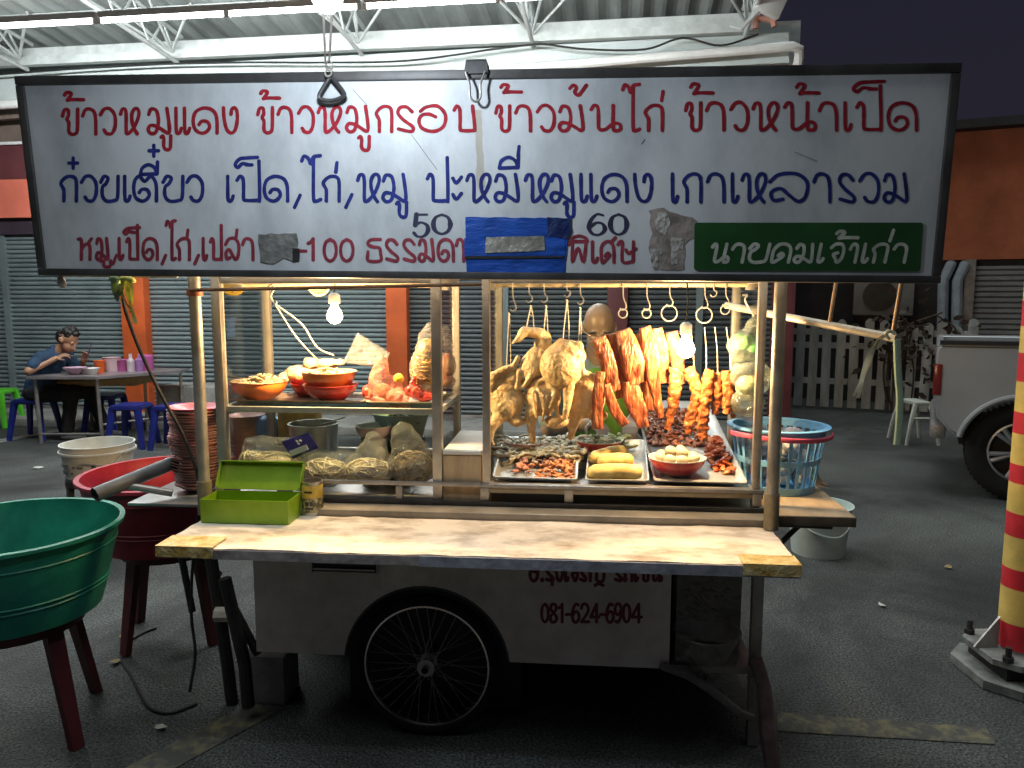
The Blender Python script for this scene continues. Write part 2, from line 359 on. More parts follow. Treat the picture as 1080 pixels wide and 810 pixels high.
bm = nb(); box(bm, cx0, cx1, -.40, -.31, zr(-.35)-.36, zr(-.35)-.27); box(bm, cx0, cx1, -.33, -.309, zr(-.35)-.268, zr(-.35)-.15); build('wall_beam', bm, frame_w, cp, fr=BLD)
build('truss', lattice(-2.45, .42, 1.1), frame_w, cp, fr=BLD)
for un in (-120, 25, 185, 380, 562, 785):
    x = BLD.at(un, 60, -.35).x; fan = nb()
    for dx, dy in ((-.55,-.9),(-.25,-1.1),(.3,-1.0),(.55,-.5)): tube(fan, [(x,-.42,zr(-.4)-.30),(x+dx,-.42+dy,zr(-.42+dy)-.04)], .016, 5)
    build('strut', fan, frame_w, cp, fr=BLD)
    bm = nb(); pts = [(-.3, zr(-.3)-.05), (-2.45, zr(-2.45)-.05)]
    tube(bm, [(x,-.2,zr(-.2)-.05),(x,-3.9,zr(-3.9)-.05)], .026, 6); tube(bm, [(x,-.3,zr(-.3)-.38),(x,-2.45,zr(-2.45)-.46)], .024, 6)
    for k in range(4):
        y = -.3-.54*k; tube(bm, [(x,y,zr(y)-.38-.02*k),(x,y-.27,zr(y-.27)-.05)], .014, 5); tube(bm, [(x,y-.27,zr(y-.27)-.05),(x,y-.54,zr(y-.54)-.40-.02*k)], .014, 5)
    build('rafter', bm, frame_w, cp, fr=BLD)
for y in (-.8, -1.25, -1.7, -3.1):
    bm = nb(); box(bm, cx0, cx1, y-.03, y+.03, zr(y)-.065, zr(y)-.005); build('purlin', bm, frame_w, cp, fr=BLD)
bm = nb(); zb = BLD.at(240,24,-2.62); zc = BLD.at(10,36,-2.62)
tube_e = emit('lit_tube', (.95,1,1), 250); first = None
z_tube = BLD.at(240, 15, -2.62).z
segs = [(-150,-16),(-4,98),(108,236),(243,376),(388,522),(534,664)]
for i, (a, b_) in enumerate(segs):
    p0, p1 = BLD.at(a, 30-.052*(a+150) if a<0 else 27-.05*a, -2.62), BLD.at(b_, 27-.05*b_, -2.62)
    x0, x1 = p0.x, p1.x; z = z_tube
    lab = ['lit fluorescent tube at far left under the canopy, running out of view', 'lit fluorescent tube at the upper left corner of the canopy', 'second lit fluorescent tube from the upper left corner', 'lit fluorescent tube just left of the hanging work lamp', 'lit fluorescent tube just right of the hanging work lamp', 'rightmost lit fluorescent tube high over the cart'][i]
    t = thing('fluorescent_light', ((x0+x1)/2, -2.62, z+.07), lab, 'tube light', 'fluorescent tubes under the canopy', fr=BLD)
    bm = nb(); tube(bm, [(x0,-2.62,z),(x1,-2.62,z)], .017, 8); build('tube', bm, tube_e, t, fr=BLD)
    bm = nb(); box(bm, x0-.03, x1+.03, -2.64, -2.60, z+.022, z+.075); box(bm, x0-.035, x0-.005, -2.635, -2.605, z-.02, z+.03); box(bm, x1+.005, x1+.035, -2.635, -2.605, z-.02, z+.03)
    build('fitting', bm, white_pl, t, fr=BLD)
# sagging cables along the fascia
for k, (lab, q) in enumerate([('thin dark cable sagging along the pale fascia left of the binder clip', [(-100,86),(120,70),(250,66),(340,66),(430,64),(520,52),(570,46)]), ('thin dark cable drooping to the roof corner at the right end of the fascia', [(570,46),(620,52),(680,52),(720,40),(760,48),(800,36)])]):
    pts = [BLD.at(u, v, -.5) for u, v in q]; bm = nb(); tube(bm, cr(pts), .011, 6)
    build('overhead_cable', bm, black_rub, loc=pts[0], fr=BLD, label=lab, cat='cable')
# floodlight and a bent reddish conduit on the roof corner
p = BLD.at(812,4,-1.0); fl = thing('floodlight', p, 'small white floodlight on the right corner of the canopy', 'floodlight', fr=BLD)
bm = nb(); obox(bm, p, (.26,.10,.2), (.2,.35,.4), .015); build('housing', bm, white_pl, fl, fr=BLD)
bm = nb(); tube(bm, [p+Vector((-.1,0,-.05)), p+Vector((-.25,.05,-.2)), p+Vector((-.35,.1,-.15))], .02, 6); build('bracket', bm, frame_w, fl, fr=BLD)
bm = nb(); q = [BLD.at(u, v, -.9) for u, v in ((797,30),(798,20),(806,20),(815,22),(817,28))]; tube(bm, cr(q,4), .03, 8)
build('conduit', bm, mat('rust_pipe', (.45,.22,.17), .7), loc=q[0], fr=BLD, label='short bent rust coloured conduit at the roof corner', cat='pipe')

# ================================================================== right side: orange house, shutter, pipes, fence
RB = Frame(6.2, 10.9, 24)
dk = mat('dark_wall', (.05,.045,.045), .8, 0, .3, 2, .2, 10)
ow = mat('orange_render', (.50,.15,.065), .8, 0, .22, 1.6, .2, 12)
rb = thing('orange_house', (0,0,0), 'dark house with a rust orange upper wall beyond the pickup', 'building', fr=RB)
a = RB.at(800,300,0).x; b_ = a + 11
zz0, zz1 = RB.at(1040,274,0).z, RB.at(1040,138,0).z
bm = nb(); box(bm, a, b_, 0, 5, 0, zz0); build('wall', bm, dk, rb, fr=RB)
bm = nb(); box(bm, a, b_, -.06, 5, zz0+.003, zz1); build('upper_wall', bm, ow, rb, fr=RB)
bm = nb(); box(bm, a, b_, -.3, 5.2, zz1+.003, zz1+.12); build('roof_edge', bm, dk, rb, fr=RB)
x0, x1 = RB.at(1026,320,-.05).x, RB.at(1180,320,-.05).x; zs = RB.at(1050,281,-.05).z
bm = nb(); z = .05; va = []
while z < zs:
    for y, q in ((-.03, z), (-.055, z+.02), (-.05, z+.06)): va.append((bm.verts.new((x0,y,q)), bm.verts.new((x1,y,q))))
    z += .075
for p, q in zip(va, va[1:]): bm.faces.new((p[0], p[1], q[1], q[0]))
build('roller_shutter', bm, mat('grey_shutter', (.25,.25,.24), .6, .1, .15, 3), rb, fr=RB, recalc=False, sharp=20)
bm = nb(); box(bm, x0-.13, x0-.004, -.14, -.02, 0, zs+.1); build('shutter_frame', bm, steel_dull, rb, fr=RB)
pvc = mat('blue_grey_pipe', (.30,.36,.40), .5, 0, .2, 5)
for u, ut in ((994,1003),(1009,1018)):
    bm = nb(); q0 = RB.at(u,400,-.2); q1 = RB.at(u+1,296,-.2); q2 = RB.at(ut,280,-.2)
    tube(bm, [(q0.x,-.2,0), (q1.x,-.2,q1.z), (q2.x,-.15,q2.z), (q2.x+.02,0,q2.z+.02)], .07, 10); build('drain_pipe', bm, pvc, rb, fr=RB)
p = RB.at(934,312,-.3); ac = thing('air_conditioner', p, 'pale air conditioner unit on the dark wall above the fence', 'air conditioner', fr=RB)
bm = nb(); box(bm, p.x-.42, p.x+.36, -.35, -.005, p.z-.28, p.z+.28, .02); build('casing', bm, mat('dusty_casing', (.26,.27,.26), .7), ac, fr=RB)
bm = nb(); lathe(bm, [(.2,0),(.22,.012),(.03,.02),(.001,.02)], (p.x-.08,-.352,p.z), 24, tilt=(PI/2,0,0)); build('fan_grille', bm, steel_dark, ac, fr=RB)
# picket fence
FN = Frame(4.35, 10.55, 22)
fx0, fx1 = FN.at(822,400,0).x, FN.at(1012,400,0).x
picket = mat('weathered_pickets', (.52,.55,.53), .8, 0, .3, 5, .2, 20, stretch=(1,1,.3))
zf = FN.at(880,338,0).z
fe = thing('picket_fence', ((fx0+fx1)/2,0,0), 'weathered pale grey picket fence at the back of the lot', 'fence', fr=FN)
random.seed(3); x = fx0 - 1.2; bm = nb()
while x < fx1 + .1:
    h = zf + random.uniform(-.07,.05); wd = .115; l = random.uniform(-.01,.01)
    prism(bm, [(x,.03),(x+wd,.03),(x+wd+l,h-.05),(x+wd*.75+l,h-.012),(x+wd/2+l,h),(x+wd*.25+l,h-.012),(x+l,h-.05)], -.012, .012); x += .175
build('pickets', bm, picket, fe, fr=FN)
for z in (.35, .85, zf-.2):
    bm = nb(); box(bm, fx0-1.2, fx1+.1, .014, .05, z, z+.08); build('rail', bm, picket, fe, fr=FN)
# climbing plant over the fence
p = FN.at(962,350,-.1); vi = thing('climbing_vine', (p.x,-.1,0), 'dark reddish vine hanging over the right end of the fence', 'plant', fr=FN)
leaf = mat('vine_leaf', (.035,.05,.03), .6, 0, .4, 9, col2=(.10,.045,.035)); bm = nb()
for k in range(170):
    c = Vector((p.x + random.gauss(0,.30), -.10+random.gauss(0,.10), p.z + random.gauss(-.1,.28))); s = random.uniform(.03,.07)
    M = Euler((random.uniform(0,6),random.uniform(0,6),random.uniform(0,6))).to_matrix()
    bm.faces.new([bm.verts.new(c + M@Vector(q)*s) for q in ((-.3,-1,0),(.3,-1,.1),(.6,0,0),(0,1.2,.1),(-.6,0,.05))])
build('foliage', bm, leaf, vi, fr=FN)
bm = nb()
for k in range(7):
    x = p.x + random.uniform(-.3,.4); tube(bm, cr([(x,-.06,0),(x+random.uniform(-.1,.1),-.08,.6),(x+random.uniform(-.2,.2),-.1,1.1),(p.x+random.uniform(-.4,.4),-.12,p.z+random.uniform(0,.3))],4), .012, 5)
build('stem', bm, mat('bark', (.10,.07,.05), .9), vi, fr=FN)
# ================================================================== hand lettering
G = {
'ข':[[(.02,.72),(.14,.96),(.36,.96),(.40,.75),(.30,.6),(.42,.45),(.42,.12),(.58,.0),(.82,.02),(.95,.18),(.97,1)]],
'า':[[(.0,.72),(.18,.95),(.5,1.0),(.82,.9),(.95,.62),(.97,.0)]],
'ว':[[(.0,.76),(.25,.98),(.62,1.0),(.95,.74),(.97,.3),(.76,.02),(.42,.02),(.25,.16)]],
'ห':[[(.03,.78),(.12,.97),(.28,.96),(.33,.7),(.33,.12),(.38,.0),(.56,.08),(.82,.36),(1.0,.76),(.94,.98),(.76,.98),(.63,.76),(.66,.42),(.8,.14),(.92,.0)]],
'ม':[[(.04,.76),(.14,.97),(.36,.92),(.45,.62),(.44,.34),(.34,.05),(.14,.0),(.02,.15),(.12,.32),(.36,.29),(.62,.15),(.84,.02),(.93,.1),(.9,.5),(.82,1)]],
'น':[[(.02,.84),(.12,1.0),(.24,.92),(.26,.5),(.28,.08),(.48,.05),(.74,.28),(.95,.26),(.98,.06),(.84,.0),(.74,.12),(.74,1.0)]],
'เ':[[(.2,1),(.23,.16),(.42,.0),(.74,.04),(.92,.2)]],
'แ':[[(.10,1),(.12,.16),(.2,.0),(.36,.04),(.44,.2)],[(.64,1),(.66,.16),(.74,.0),(.88,.04),(.97,.2)]],
'ด':[[(.25,.34),(.36,.47),(.58,.45),(.67,.25),(.55,.06),(.34,.0),(.1,.15),(.02,.5),(.13,.85),(.46,1.0),(.8,.9),(.95,.6),(.97,0)]],
'ค':[[(.36,.36),(.5,.5),(.62,.36),(.34,.1),(.10,.0),(.05,.35),(.08,.7),(.32,.98),(.7,.98),(.95,.7),(.97,0)]],
'ง':[[(.05,1),(.09,.6),(.26,.16),(.54,.0),(.82,.1),(.97,.45),(.97,.82),(.82,1.0),(.62,.94),(.56,.74)]],
'ก':[[(.2,0),(.2,.42),(.14,.54),(.02,.72),(.2,.9),(.5,1.0),(.84,.95),(.95,.72),(.95,0)]],
'ถ':[[(.3,.1),(.16,.0),(.05,.12),(.18,.3),(.14,.5),(.0,.66),(.14,.92),(.5,1.0),(.84,.9),(.96,.6),(.97,0)]],
'ร':[[(.86,.78),(.56,.97),(.2,.95),(.08,.72),(.4,.45),(.85,.22),(.93,.08),(.75,.0),(.1,.1)]],
'อ':[[(.08,.8),(.3,.97),(.7,1.0),(.97,.65),(.9,.2),(.55,.0),(.15,.12),(.03,.42),(.15,.65),(.4,.68),(.62,.58)]],
'บ':[[(.03,.84),(.15,1.0),(.28,.88),(.3,.5),(.3,.12),(.38,.03),(.86,.03),(.96,.12),(.86,1.0)]],
'ป':[[(.03,.84),(.15,1.0),(.28,.88),(.3,.5),(.3,.12),(.38,.03),(.86,.03),(.96,.12),(.93,1.62)]],
'ไ':[[(.0,1.62),(.12,1.82),(.35,1.72),(.48,1.5),(.62,1.78),(.98,1.84)],[(.62,1.76),(.62,.16),(.76,.0),(1.0,.06)]],
'ต':[[(.25,.34),(.36,.47),(.58,.45),(.67,.25),(.55,.06),(.34,.0),(.1,.15),(.02,.5),(.08,.85),(.26,1.0),(.48,.8),(.74,1.0),(.95,.7),(.97,0)]],
'ย':[[(.02,.76),(.2,1.0),(.42,.92),(.3,.7),(.12,.56),(.12,.2),(.34,.0),(.75,.02),(.94,.16),(.97,1)]],
'ล':[[(.0,.72),(.25,.98),(.7,1.0),(.97,.7),(.93,.2),(.74,.02),(.52,.22),(.28,.48),(.04,.34),(.1,.06),(.34,.1)]],
'ธ':[[(.95,1.0),(.3,.98),(.08,.8),(.4,.66),(.88,.6),(.96,.35),(.96,.02),(.12,.02),(.1,.42)]],
'พ':[[(.0,.86),(.1,1.0),(.2,.9),(.2,.0),(.52,.7),(.82,.0),(.97,1.0)]],
'ศ':[[(.3,.3),(.48,.46),(.6,.32),(.34,.1),(.10,.0),(.05,.7),(.32,.98),(.66,.98),(.86,.7),(.88,0)],[(.7,.98),(.98,1.2)]],
'ษ':[[(.0,.86),(.12,1.0),(.25,.92),(.25,.04),(.75,.02),(.84,.1),(.86,1.0)],[(.45,.6),(.58,.42),(.75,.5),(1.0,.66)]],
'จ':[[(.02,.8),(.3,1.0),(.75,.98),(.95,.66),(.9,.2),(.62,.0),(.46,.2),(.28,.42),(.55,.52)]],
'ญ':[[(.08,0),(.08,.5),(.0,.66),(.14,.95),(.4,.98),(.5,.6),(.5,.04),(.9,.02),(.97,1)],[(.4,-.3),(.6,-.18),(.9,-.3)]],
'ข2':[[(.02,.72),(.14,.96),(.36,.96),(.40,.75),(.42,.1),(.9,.02),(.97,1)]],
',':[[(.9,1),(.1,0)]], '.':[[(.3,.06),(.5,.12),(.6,.02),(.4,.0)]],
'ะ':[[(.0,.86),(.3,.7),(.6,.74),(1,.9)],[(.0,.26),(.3,.1),(.6,.14),(1,.3)]],
'-':[[(0,.42),(1,.42)]],
'้':[[(.0,.7),(.12,1.0),(.36,.85),(.14,.1)],[(.14,.1),(.4,.18),(1,.16)]],
'๋':[[(.5,1),(.5,0)],[(0,.5),(1,.5)]], '่':[[(.7,1),(.4,0)]],
'ั':[[(.0,.7),(.2,1),(.4,.75),(.3,.3),(.55,.05),(1,1)]],
'ี':[[(.0,.0),(.1,.55),(.45,.85),(.8,.6),(.95,.05)],[(.0,.0),(.95,.05)],[(.95,.05),(.98,1.1)]],
'ิ':[[(.0,.0),(.1,.6),(.5,.95),(.9,.6),(1,.0)],[(.0,.0),(1,.0)]],
'็':[[(.55,.35),(.3,.4),(.12,.05),(.0,.35),(.2,.85),(.55,.95),(1,1)],[(.5,.3),(.75,.3)]],
'ู':[[(.0,.9),(.16,1.0),(.28,.8),(.26,.25),(.5,.0),(.9,.1),(.96,1.0)]], 'ุ':[[(.2,1.0),(.6,.9),(.6,0)]],
'ห3':[[(.0,.96),(.22,.9),(.22,0)],[(.22,.42),(.45,.68),(.75,.72),(.85,.5),(.85,0)],[(.7,.75),(.95,.98)]],
'0':[[(.5,1),(.85,.85),(.98,.5),(.85,.15),(.5,0),(.15,.15),(.02,.5),(.15,.85),(.5,1)]],
'1':[[(.1,.78),(.4,.86),(.6,1)],[(.6,1),(.6,0)]],
'2':[[(.05,.75),(.2,.97),(.6,1),(.93,.78),(.8,.5),(.05,.02)],[(.05,.02),(.97,.02)]],
'4':[[(.72,0),(.72,1)],[(.72,1),(.02,.28)],[(.02,.28),(1,.28)]],
'5':[[(.9,1),(.22,1)],[(.22,1),(.14,.52)],[(.14,.52),(.5,.64),(.88,.52),(.96,.26),(.7,.02),(.3,.0),(.05,.16)]],
'6':[[(.85,.95),(.5,1),(.15,.72),(.03,.32),(.25,.03),(.65,.0),(.95,.24),(.82,.52),(.45,.58),(.06,.34)]],
'8':[[(.5,.52),(.12,.7),(.2,.95),(.5,1),(.85,.93),(.86,.68),(.5,.52),(.05,.3),(.15,.04),(.5,0),(.87,.06),(.94,.3),(.5,.52)]],
'9':[[(.15,.05),(.5,0),(.85,.28),(.97,.68),(.75,.97),(.35,1),(.05,.76),(.18,.48),(.55,.42),(.94,.66)]],
}
class Lettering:
    """Painted strokes lying a hair above a panel; to3(u,v,d) gives a point d metres in front of it."""
    def __init__(s, to3): s.to3 = to3; s.bm = nb(); s.d = .0006; s.done = []; s.last = None
    def stroke(s, pts, w, contrast=0):
        P = cr([(x,y,0) for x,y in pts], 5) if len(pts) > 2 else [Vector((*p,0)) for p in pts]
        s.d += .000012; n = len(P); L, Rr = [], []; d0 = s.d
        def add(p, d): return s.bm.verts.new(s.to3(p.x, p.y, d))
        for i, p in enumerate(P):
            t = (P[min(i+1,n-1)]-P[max(i-1,0)]); t.z = 0
            if t.length < 1e-6: t = Vector((1,0,0))
            t.normalize(); nn = Vector((-t.y,t.x,0)); ww = w/2
            if contrast: ww *= (1 - contrast*abs(t.x))
            ww *= 1 + .16*noise.noise(p*.21)
            d = d0 + .000006*i; L.append(add(p+nn*ww, d)); Rr.append(add(p-nn*ww, d))
        for i in range(n-1): s.bm.faces.new((L[i], L[i+1], Rr[i+1], Rr[i]))
        for i, sg in ((0,-1),(n-1,1)):                         # round ends
            q = P[1]-P[0] if i == 0 else P[-1]-P[-2]; q.normalize(); nn = Vector((-q.y,q.x,0)); ww = w/2*(1-contrast*abs(q.x)); d = d0 + .000006*i
            arc = [add(P[i] + nn*ww*math.cos(a) + q*sg*ww*math.sin(a), d) for a in [PI*k/6 for k in range(1,6)]]
            s.bm.faces.new([L[i]] + arc + [Rr[i]])
    def glyph(s, ch, x0, x1, yb, yt, w, shear=0, contrast=0):
        for st in G[ch]:
            s.stroke([(x0 + (x1-x0)*x + shear*y*(yb-yt), yb + (yt-yb)*y) for x, y in st], w, contrast)
    def part(s, name, m, parent):
        for b in [s.bm] + s.done:
            if b.verts: build(name, b, m, parent, recalc=False, smooth=False)
            else: b.free()
    def run(s, text, yb, yt, w, ox=0, oy=0, k=1/3, slope=0, x_mid=0, **kw):
        """text: (glyph, x0, x1[, y_bottom, y_top]) in enlarged units."""
        for g in text:
            x0, x1 = ox+g[1]*k, ox+g[2]*k
            if s.last is not None and x0 - s.last > 9.9: s.done.append(s.bm); s.bm = nb()       # a new word
            s.last = x1 if s.last is None or abs(x1-s.last) > 60 else max(s.last, x1); sl = slope*((x0+x1)/2-x_mid)
            if len(g) > 3: s.glyph(g[0], x0, x1, oy+g[3]*k, oy+g[4]*k, w, **kw)
            else: s.glyph(g[0], x0, x1, yb+sl, yt+sl, w, **kw)

# ================================================================== the big signboard
T4 = math.tan(R(4))
def SP(u, v, d=0, f=CART):
    ly = -.25
    for _ in range(4):
        p = f.at(u, v, ly); ly = -.25 - (p.z-1.655)*T4
    return Vector((p.x, ly-d, p.z-d*T4))
zb_, zt_ = 1.657, 2.268; xa, xb = -1.525, 1.288
yS = lambda z: -.25-(z-1.655)*T4
sg = thing('signboard', ((xa+xb)/2, -.25, zb_), 'long white hanging signboard hand lettered in red and blue Thai', 'sign')
panel = mat('sign_sheet', (.36,.385,.40), .5, .0, .10, 2.6, .05, 5, col2=(.66,.685,.70), stretch=(1,1,.55), detail=10, ramp=(.30,.60))
def sbox(x0, x1, z0, z1, d0, d1, bev=0):
    bm = nb(); box(bm, x0, x1, -d1, -d0, z0, z1, bev)
    for v in bm.verts: v.co.z += -.0113-.0107*(v.co.x-(xa+xb)/2); v.co.y += yS(v.co.z)
    return bm
build('panel', sbox(xa+.02, xb-.02, zb_+.02, zt_-.02, -.05, 0), panel, sg)
alu = mat('sign_frame', (.075,.072,.07), .5, .4, .3, 8, .05)
for q in ((xa,xb,zt_-.026,zt_),(xa,xb,zb_,zb_+.022)): build('frame_rail', sbox(*q, -.055, .012, .003), alu, sg)
for q in ((xa,xa+.024,zb_+.023,zt_-.027),(xb-.024,xb,zb_+.023,zt_-.027)): build('frame_rail', sbox(*q, -.055, .0115, .003), alu, sg)
red_p = mat('red_lettering', (.30,.018,.03), .7, 0, .25, 30, spec=.15); blue_p = mat('blue_lettering', (.02,.03,.17), .7, 0, .3, 30, spec=.15); navy_p = mat('navy_numerals', (.03,.03,.07), .5, 0, .2, 30)
W1 = 3.9
L = Lettering(SP)
L.run([('ข',197,248),('้',205,265,140,113),('า',262,305),('ว',318,366),('ห',380,440),('ม',468,542),('ู',510,542,293,250),('แ',552,602),('ด',610,690),('ง',705,752),
       ('ข',815,864),('้',825,885,135,108),('า',880,925),('ว',945,992),('ห',1005,1078)], 141, 114.5, W1, 0, 60, slope=-.008, x_mid=150)
L.run([('ม',75,150),('ู',115,150,295,252),('ก',170,222),('ร',235,292),('อ',303,392),('บ',415,485),('ข',548,594),('้',565,630,116,88),('า',612,660),('ว',680,734),('ม',748,830),('ั',783,835,122,90),('น',848,945),('ไ',950,1003),('ก',1020,1078)], 138.5, 112, W1, 340, 60, slope=-.004, x_mid=480)
L.run([('่',47,62,168,140),('ข',128,178),('้',145,215,150,116),('า',195,252),('ว',272,326),('ห',340,420),('น',440,540),('้',480,550,150,116),('า',552,608),('เ',628,654),('ป',668,750),('็',660,755,142,108),('ด',768,862)], 137.3, 108.5, W1, 680, 50)
L.part('red_word', red_p, sg)
L = Lettering(SP)
L.run([('ก',192,245),('๋',218,246,352,320),('ว',258,306),('ย',318,376),('เ',390,414),('ต',422,498),('ี',445,500,372,336),('๋',472,502,314,280),('ย',515,581),('ว',592,642),('เ',716,740),('ป',748,825),('็',745,815,352,318),('ด',835,913),(',',930,952,476,438),('ไ',955,1015),('ก',1022,1076)], 212, 186, W1, 0, 60)
L.run([('่',38,50,365,335),(',',72,96,476,436),('ห',110,180),('ม',190,270),('ู',235,268,506,460),('ป',330,400),('ะ',413,440),('ห',455,530),('ม',545,625),('ี',560,622,352,312),('่',614,626,314,284),('ห',640,715),('ม',722,797),('ู',765,797,506,460),('แ',812,870),('ด',882,966),('ง',985,1042)], 212.5, 184, W1, 340, 60)
L.run([('เ',83,105),('ก',122,180),('า',198,252),('เ',272,296),('ห',305,382),('ล',395,517),('า',535,587),('ร',612,666),('ว',680,740),('ม',755,834)], 213, 183.5, W1, 680, 50)
L.part('blue_word', blue_p, sg)
L = Lettering(SP); W3 = 3.6
L.run([('ห3',248,292),('ม',305,345),('ู',320,352,664,645),(',',357,370,655,628),('เ',374,391),('ป',400,438),('็',393,442,562,540),('ด',452,500),(',',512,526,655,628),('ไ',526,556),('ก',560,602),('่',588,598,572,548),(',',615,630,655,628),('เ',640,656),('ป',665,703),('ล',714,757),('่',744,753,570,548),('า',768,802),('-',944,968),('1',972,1004)], 273.8, 251.5, W3, 0, 60, slope=.002, x_mid=170)
L.run([('0',5,45),('0',57,98),('ธ',140,186),('ร',200,242),('ร',255,296),('ม',305,355),('ด',365,416),('า',424,448)], 275.3, 252.5, W3, 340, 60)
L.run([('พ',780,836),('ิ',786,838,584,566),('เ',850,872),('ศ',880,928),('ษ',935,992)], 276.5, 255, W3, 340, 60)
L.part('small_word', mat('dull_red_lettering', (.25,.03,.05), .55, 0, .3, 30), sg)
L = Lettering(SP)
L.run([('5',287,336,568,499),('0',350,406,560,499),('6',842,896,562,498),('0',910,964,562,498)], 0, 0, 5.6, 340, 60, contrast=.55)
L.part('price_numeral', navy_p, sg)
def patch(name, poly, m, d=.003, parent=sg, sub=None, rag=0, seed=0):
    """Ragged flat patch stuck on the board, real thickness about 2 mm."""
    random.seed(seed); P = []
    for i, p in enumerate(poly):
        q = poly[(i+1)%len(poly)]; k = max(1, int(math.hypot(q[0]-p[0], q[1]-p[1])/6)) if rag else 1
        for j in range(k):
            t = j/k; P.append((p[0]+(q[0]-p[0])*t + (random.uniform(-rag,rag) if j else 0), p[1]+(q[1]-p[1])*t + (random.uniform(-rag,rag) if j else 0)))
    bm = nb(); a = [bm.verts.new(SP(u,v,d)) for u,v in P]; b = [bm.verts.new(SP(u,v,.0002)) for u,v in P]; n = len(P)
    bm.faces.new(a)
    for k in range(n): bm.faces.new((a[k], b[k], b[(k+1)%n], a[(k+1)%n]))
    return build(name, bm, m, parent, smooth=False)
patch('grey_tape_patch', [(273,247),(313,246),(315,256),(311,276),(300,272),(290,278),(275,276)], mat('grey_cloth_tape', (.16,.16,.15), .7, 0, .35, 30, .25, 60), .003, rag=.8, seed=2)
patch('tape_scrap', [(309,262),(316,262),(316,275),(309,276)], steel_dark, .004, rag=.5)
bt = patch('blue_tape_patch', [(491,229),(600,230),(598,262),(595,289),(545,290),(492,292)], mat('blue_tape', (.012,.07,.36), .38, 0, .3, 9, .35, 14, stretch=(1,1,3)), .0035, rag=.5, seed=4)
patch('blue_tape_corner', [(577,229),(602,230),(603,244),(598,252),(578,249)], mat('navy_tape', (.012,.03,.13), .4, 0, .3, 9, .4, 30), .0055, rag=.8, seed=5)
patch('blue_tape_strip', [(490,251),(596,252),(596,270),(490,271)], MATS['blue_tape'], .005, rag=.3, seed=6)
patch('black_seam', [(491,270),(594,270),(594,272),(491,273)], black_rub, .0062, rag=.3, seed=7)
patch('silver_tape', [(513,250),(574,249),(575,264),(512,267)], mat('silver_tape', (.52,.50,.44), .3, .5, .25, 12, .5, 30), .0075, rag=.4, seed=8)
patch('torn_residue', [(684,222),(700,219),(722,228),(735,233),(734,250),(722,258),(722,284),(690,285),(684,262),(688,246)], mat('glue_residue', (.30,.255,.23), .8, 0, .4, 25, .2, 50), .0012, rag=1.6, seed=9)
patch('torn_paper', [(694,224),(704,224),(707,236),(702,248),(693,244),(690,232)], mat('torn_paper', (.44,.42,.39), .8, 0, .3, 40, .5, 60), .0022, rag=1.2, seed=10)
patch('torn_paper', [(708,250),(722,252),(720,262),(714,264),(714,278),(708,280)], MATS['torn_paper'], .0022, rag=1, seed=11)
patch('torn_paper', [(686,262),(698,262),(698,268),(694,270),(694,282),(688,282)], MATS['torn_paper'], .0022, rag=1, seed=12)
patch('rust_streak', [(500,116),(508,116),(510,170),(512,196),(507,206),(503,192),(502,160)], glassy('rust_stain', (.90,.85,.78), 0), .0004, rag=.8, seed=14)
# green nameplate with rounded corners
pts = []
for cx_, cy_, a0 in ((735.5,238,PI),(970,238,1.5*PI),(967,283,0),(735,282,.5*PI)):
    pts += [(cx_+3.2*math.cos(a0+PI/2*k/4), cy_+3.2*math.sin(a0+PI/2*k/4)) for k in range(5)]
npl = patch('green_nameplate', pts, mat('green_plate', (.018,.085,.022), .4, 0, .2, 6), .004)
L = Lettering(lambda u, v, d: SP(u, v, d+.004)); kw = dict(shear=.22)
L.run([('น',202,262),('า',268,308),('ย',320,384),('ค',395,455),('ม',468,528),('เ',540,562),('จ',578,622),('้',602,672,606,582),('า',640,664),('เ',680,702),('ก',712,760),('่',768,782,612,578),('า',778,820)], 276.5, 257.5, 3.6, 680, 50, **kw)
build('lettering', L.bm, mat('pale_lettering', (.50,.53,.46), .5, 0, .2, 30), npl, recalc=False, smooth=False)
for q in (((434,142),(461,179)),((372,94),(388,112)),((680,147),(676,152)),((838,160),(862,170))):
    bm = nb(); a, b_ = SP(*q[0], .0008), SP(*q[1], .0008); tube(bm, [a,b_], .0009, 4); build('scratch', bm, mat('scratch', (.2,.2,.2), .6), sg)

# things on the sign: binder clip, hook, work lamp
p = SP(503, 74, .012); bc = thing('binder_clip', p, 'black binder clip gripping the top edge of the signboard', 'clip')
bm = nb(); prism(bm, [(p.x-.030,zt_+.012),(p.x+.030,zt_+.012),(p.x+.036,zt_-.026),(p.x-.036,zt_-.026)], yS(zt_)-.020, yS(zt_)-.0155); box(bm, p.x-.03, p.x+.03, yS(zt_)-.02, yS(zt_)+.062, zt_+.008, zt_+.014)
build('jaw', bm, steel_dark, bc)
bm = nb(); yy = yS(zt_)-.024
tube(bm, cr([(p.x-.030,yy,zt_-.022),(p.x-.018,yy-.004,zt_-.06),(p.x-.016,yy-.004,zt_-.095),(p.x,yy-.004,zt_-.108),(p.x+.014,yy-.004,zt_-.095),(p.x+.014,yy-.004,zt_-.06),(p.x+.028,yy,zt_-.022)],5), .0035, 8)
build('handle', bm, steel, bc)
led = emit('cold_bulb', (.80,.90,1), 330)
p = CART.at(345,-3,-.80); wl = thing('work_lamp', p, 'glaring cold white work lamp hanging above the front of the sign', 'lamp')
bm = nb(); ellip(bm, p, (.036,.036,.036), u=10, v=7); build('bulb', bm, led, wl)
bm = nb(); lathe(bm, [(.02,.034),(.028,.05),(.03,.11),(.016,.12),(.001,.12)], p, 14); tube(bm, [p+Vector((0,0,.12)), p+Vector((.02,.1,1.2)), p+Vector((.03,.5,2.2))], .005, 6); build('lamp_holder', bm, white_pl, wl)
bm = nb(); q0 = p+Vector((0,0,.07)); a = SP(341,103,.03); 
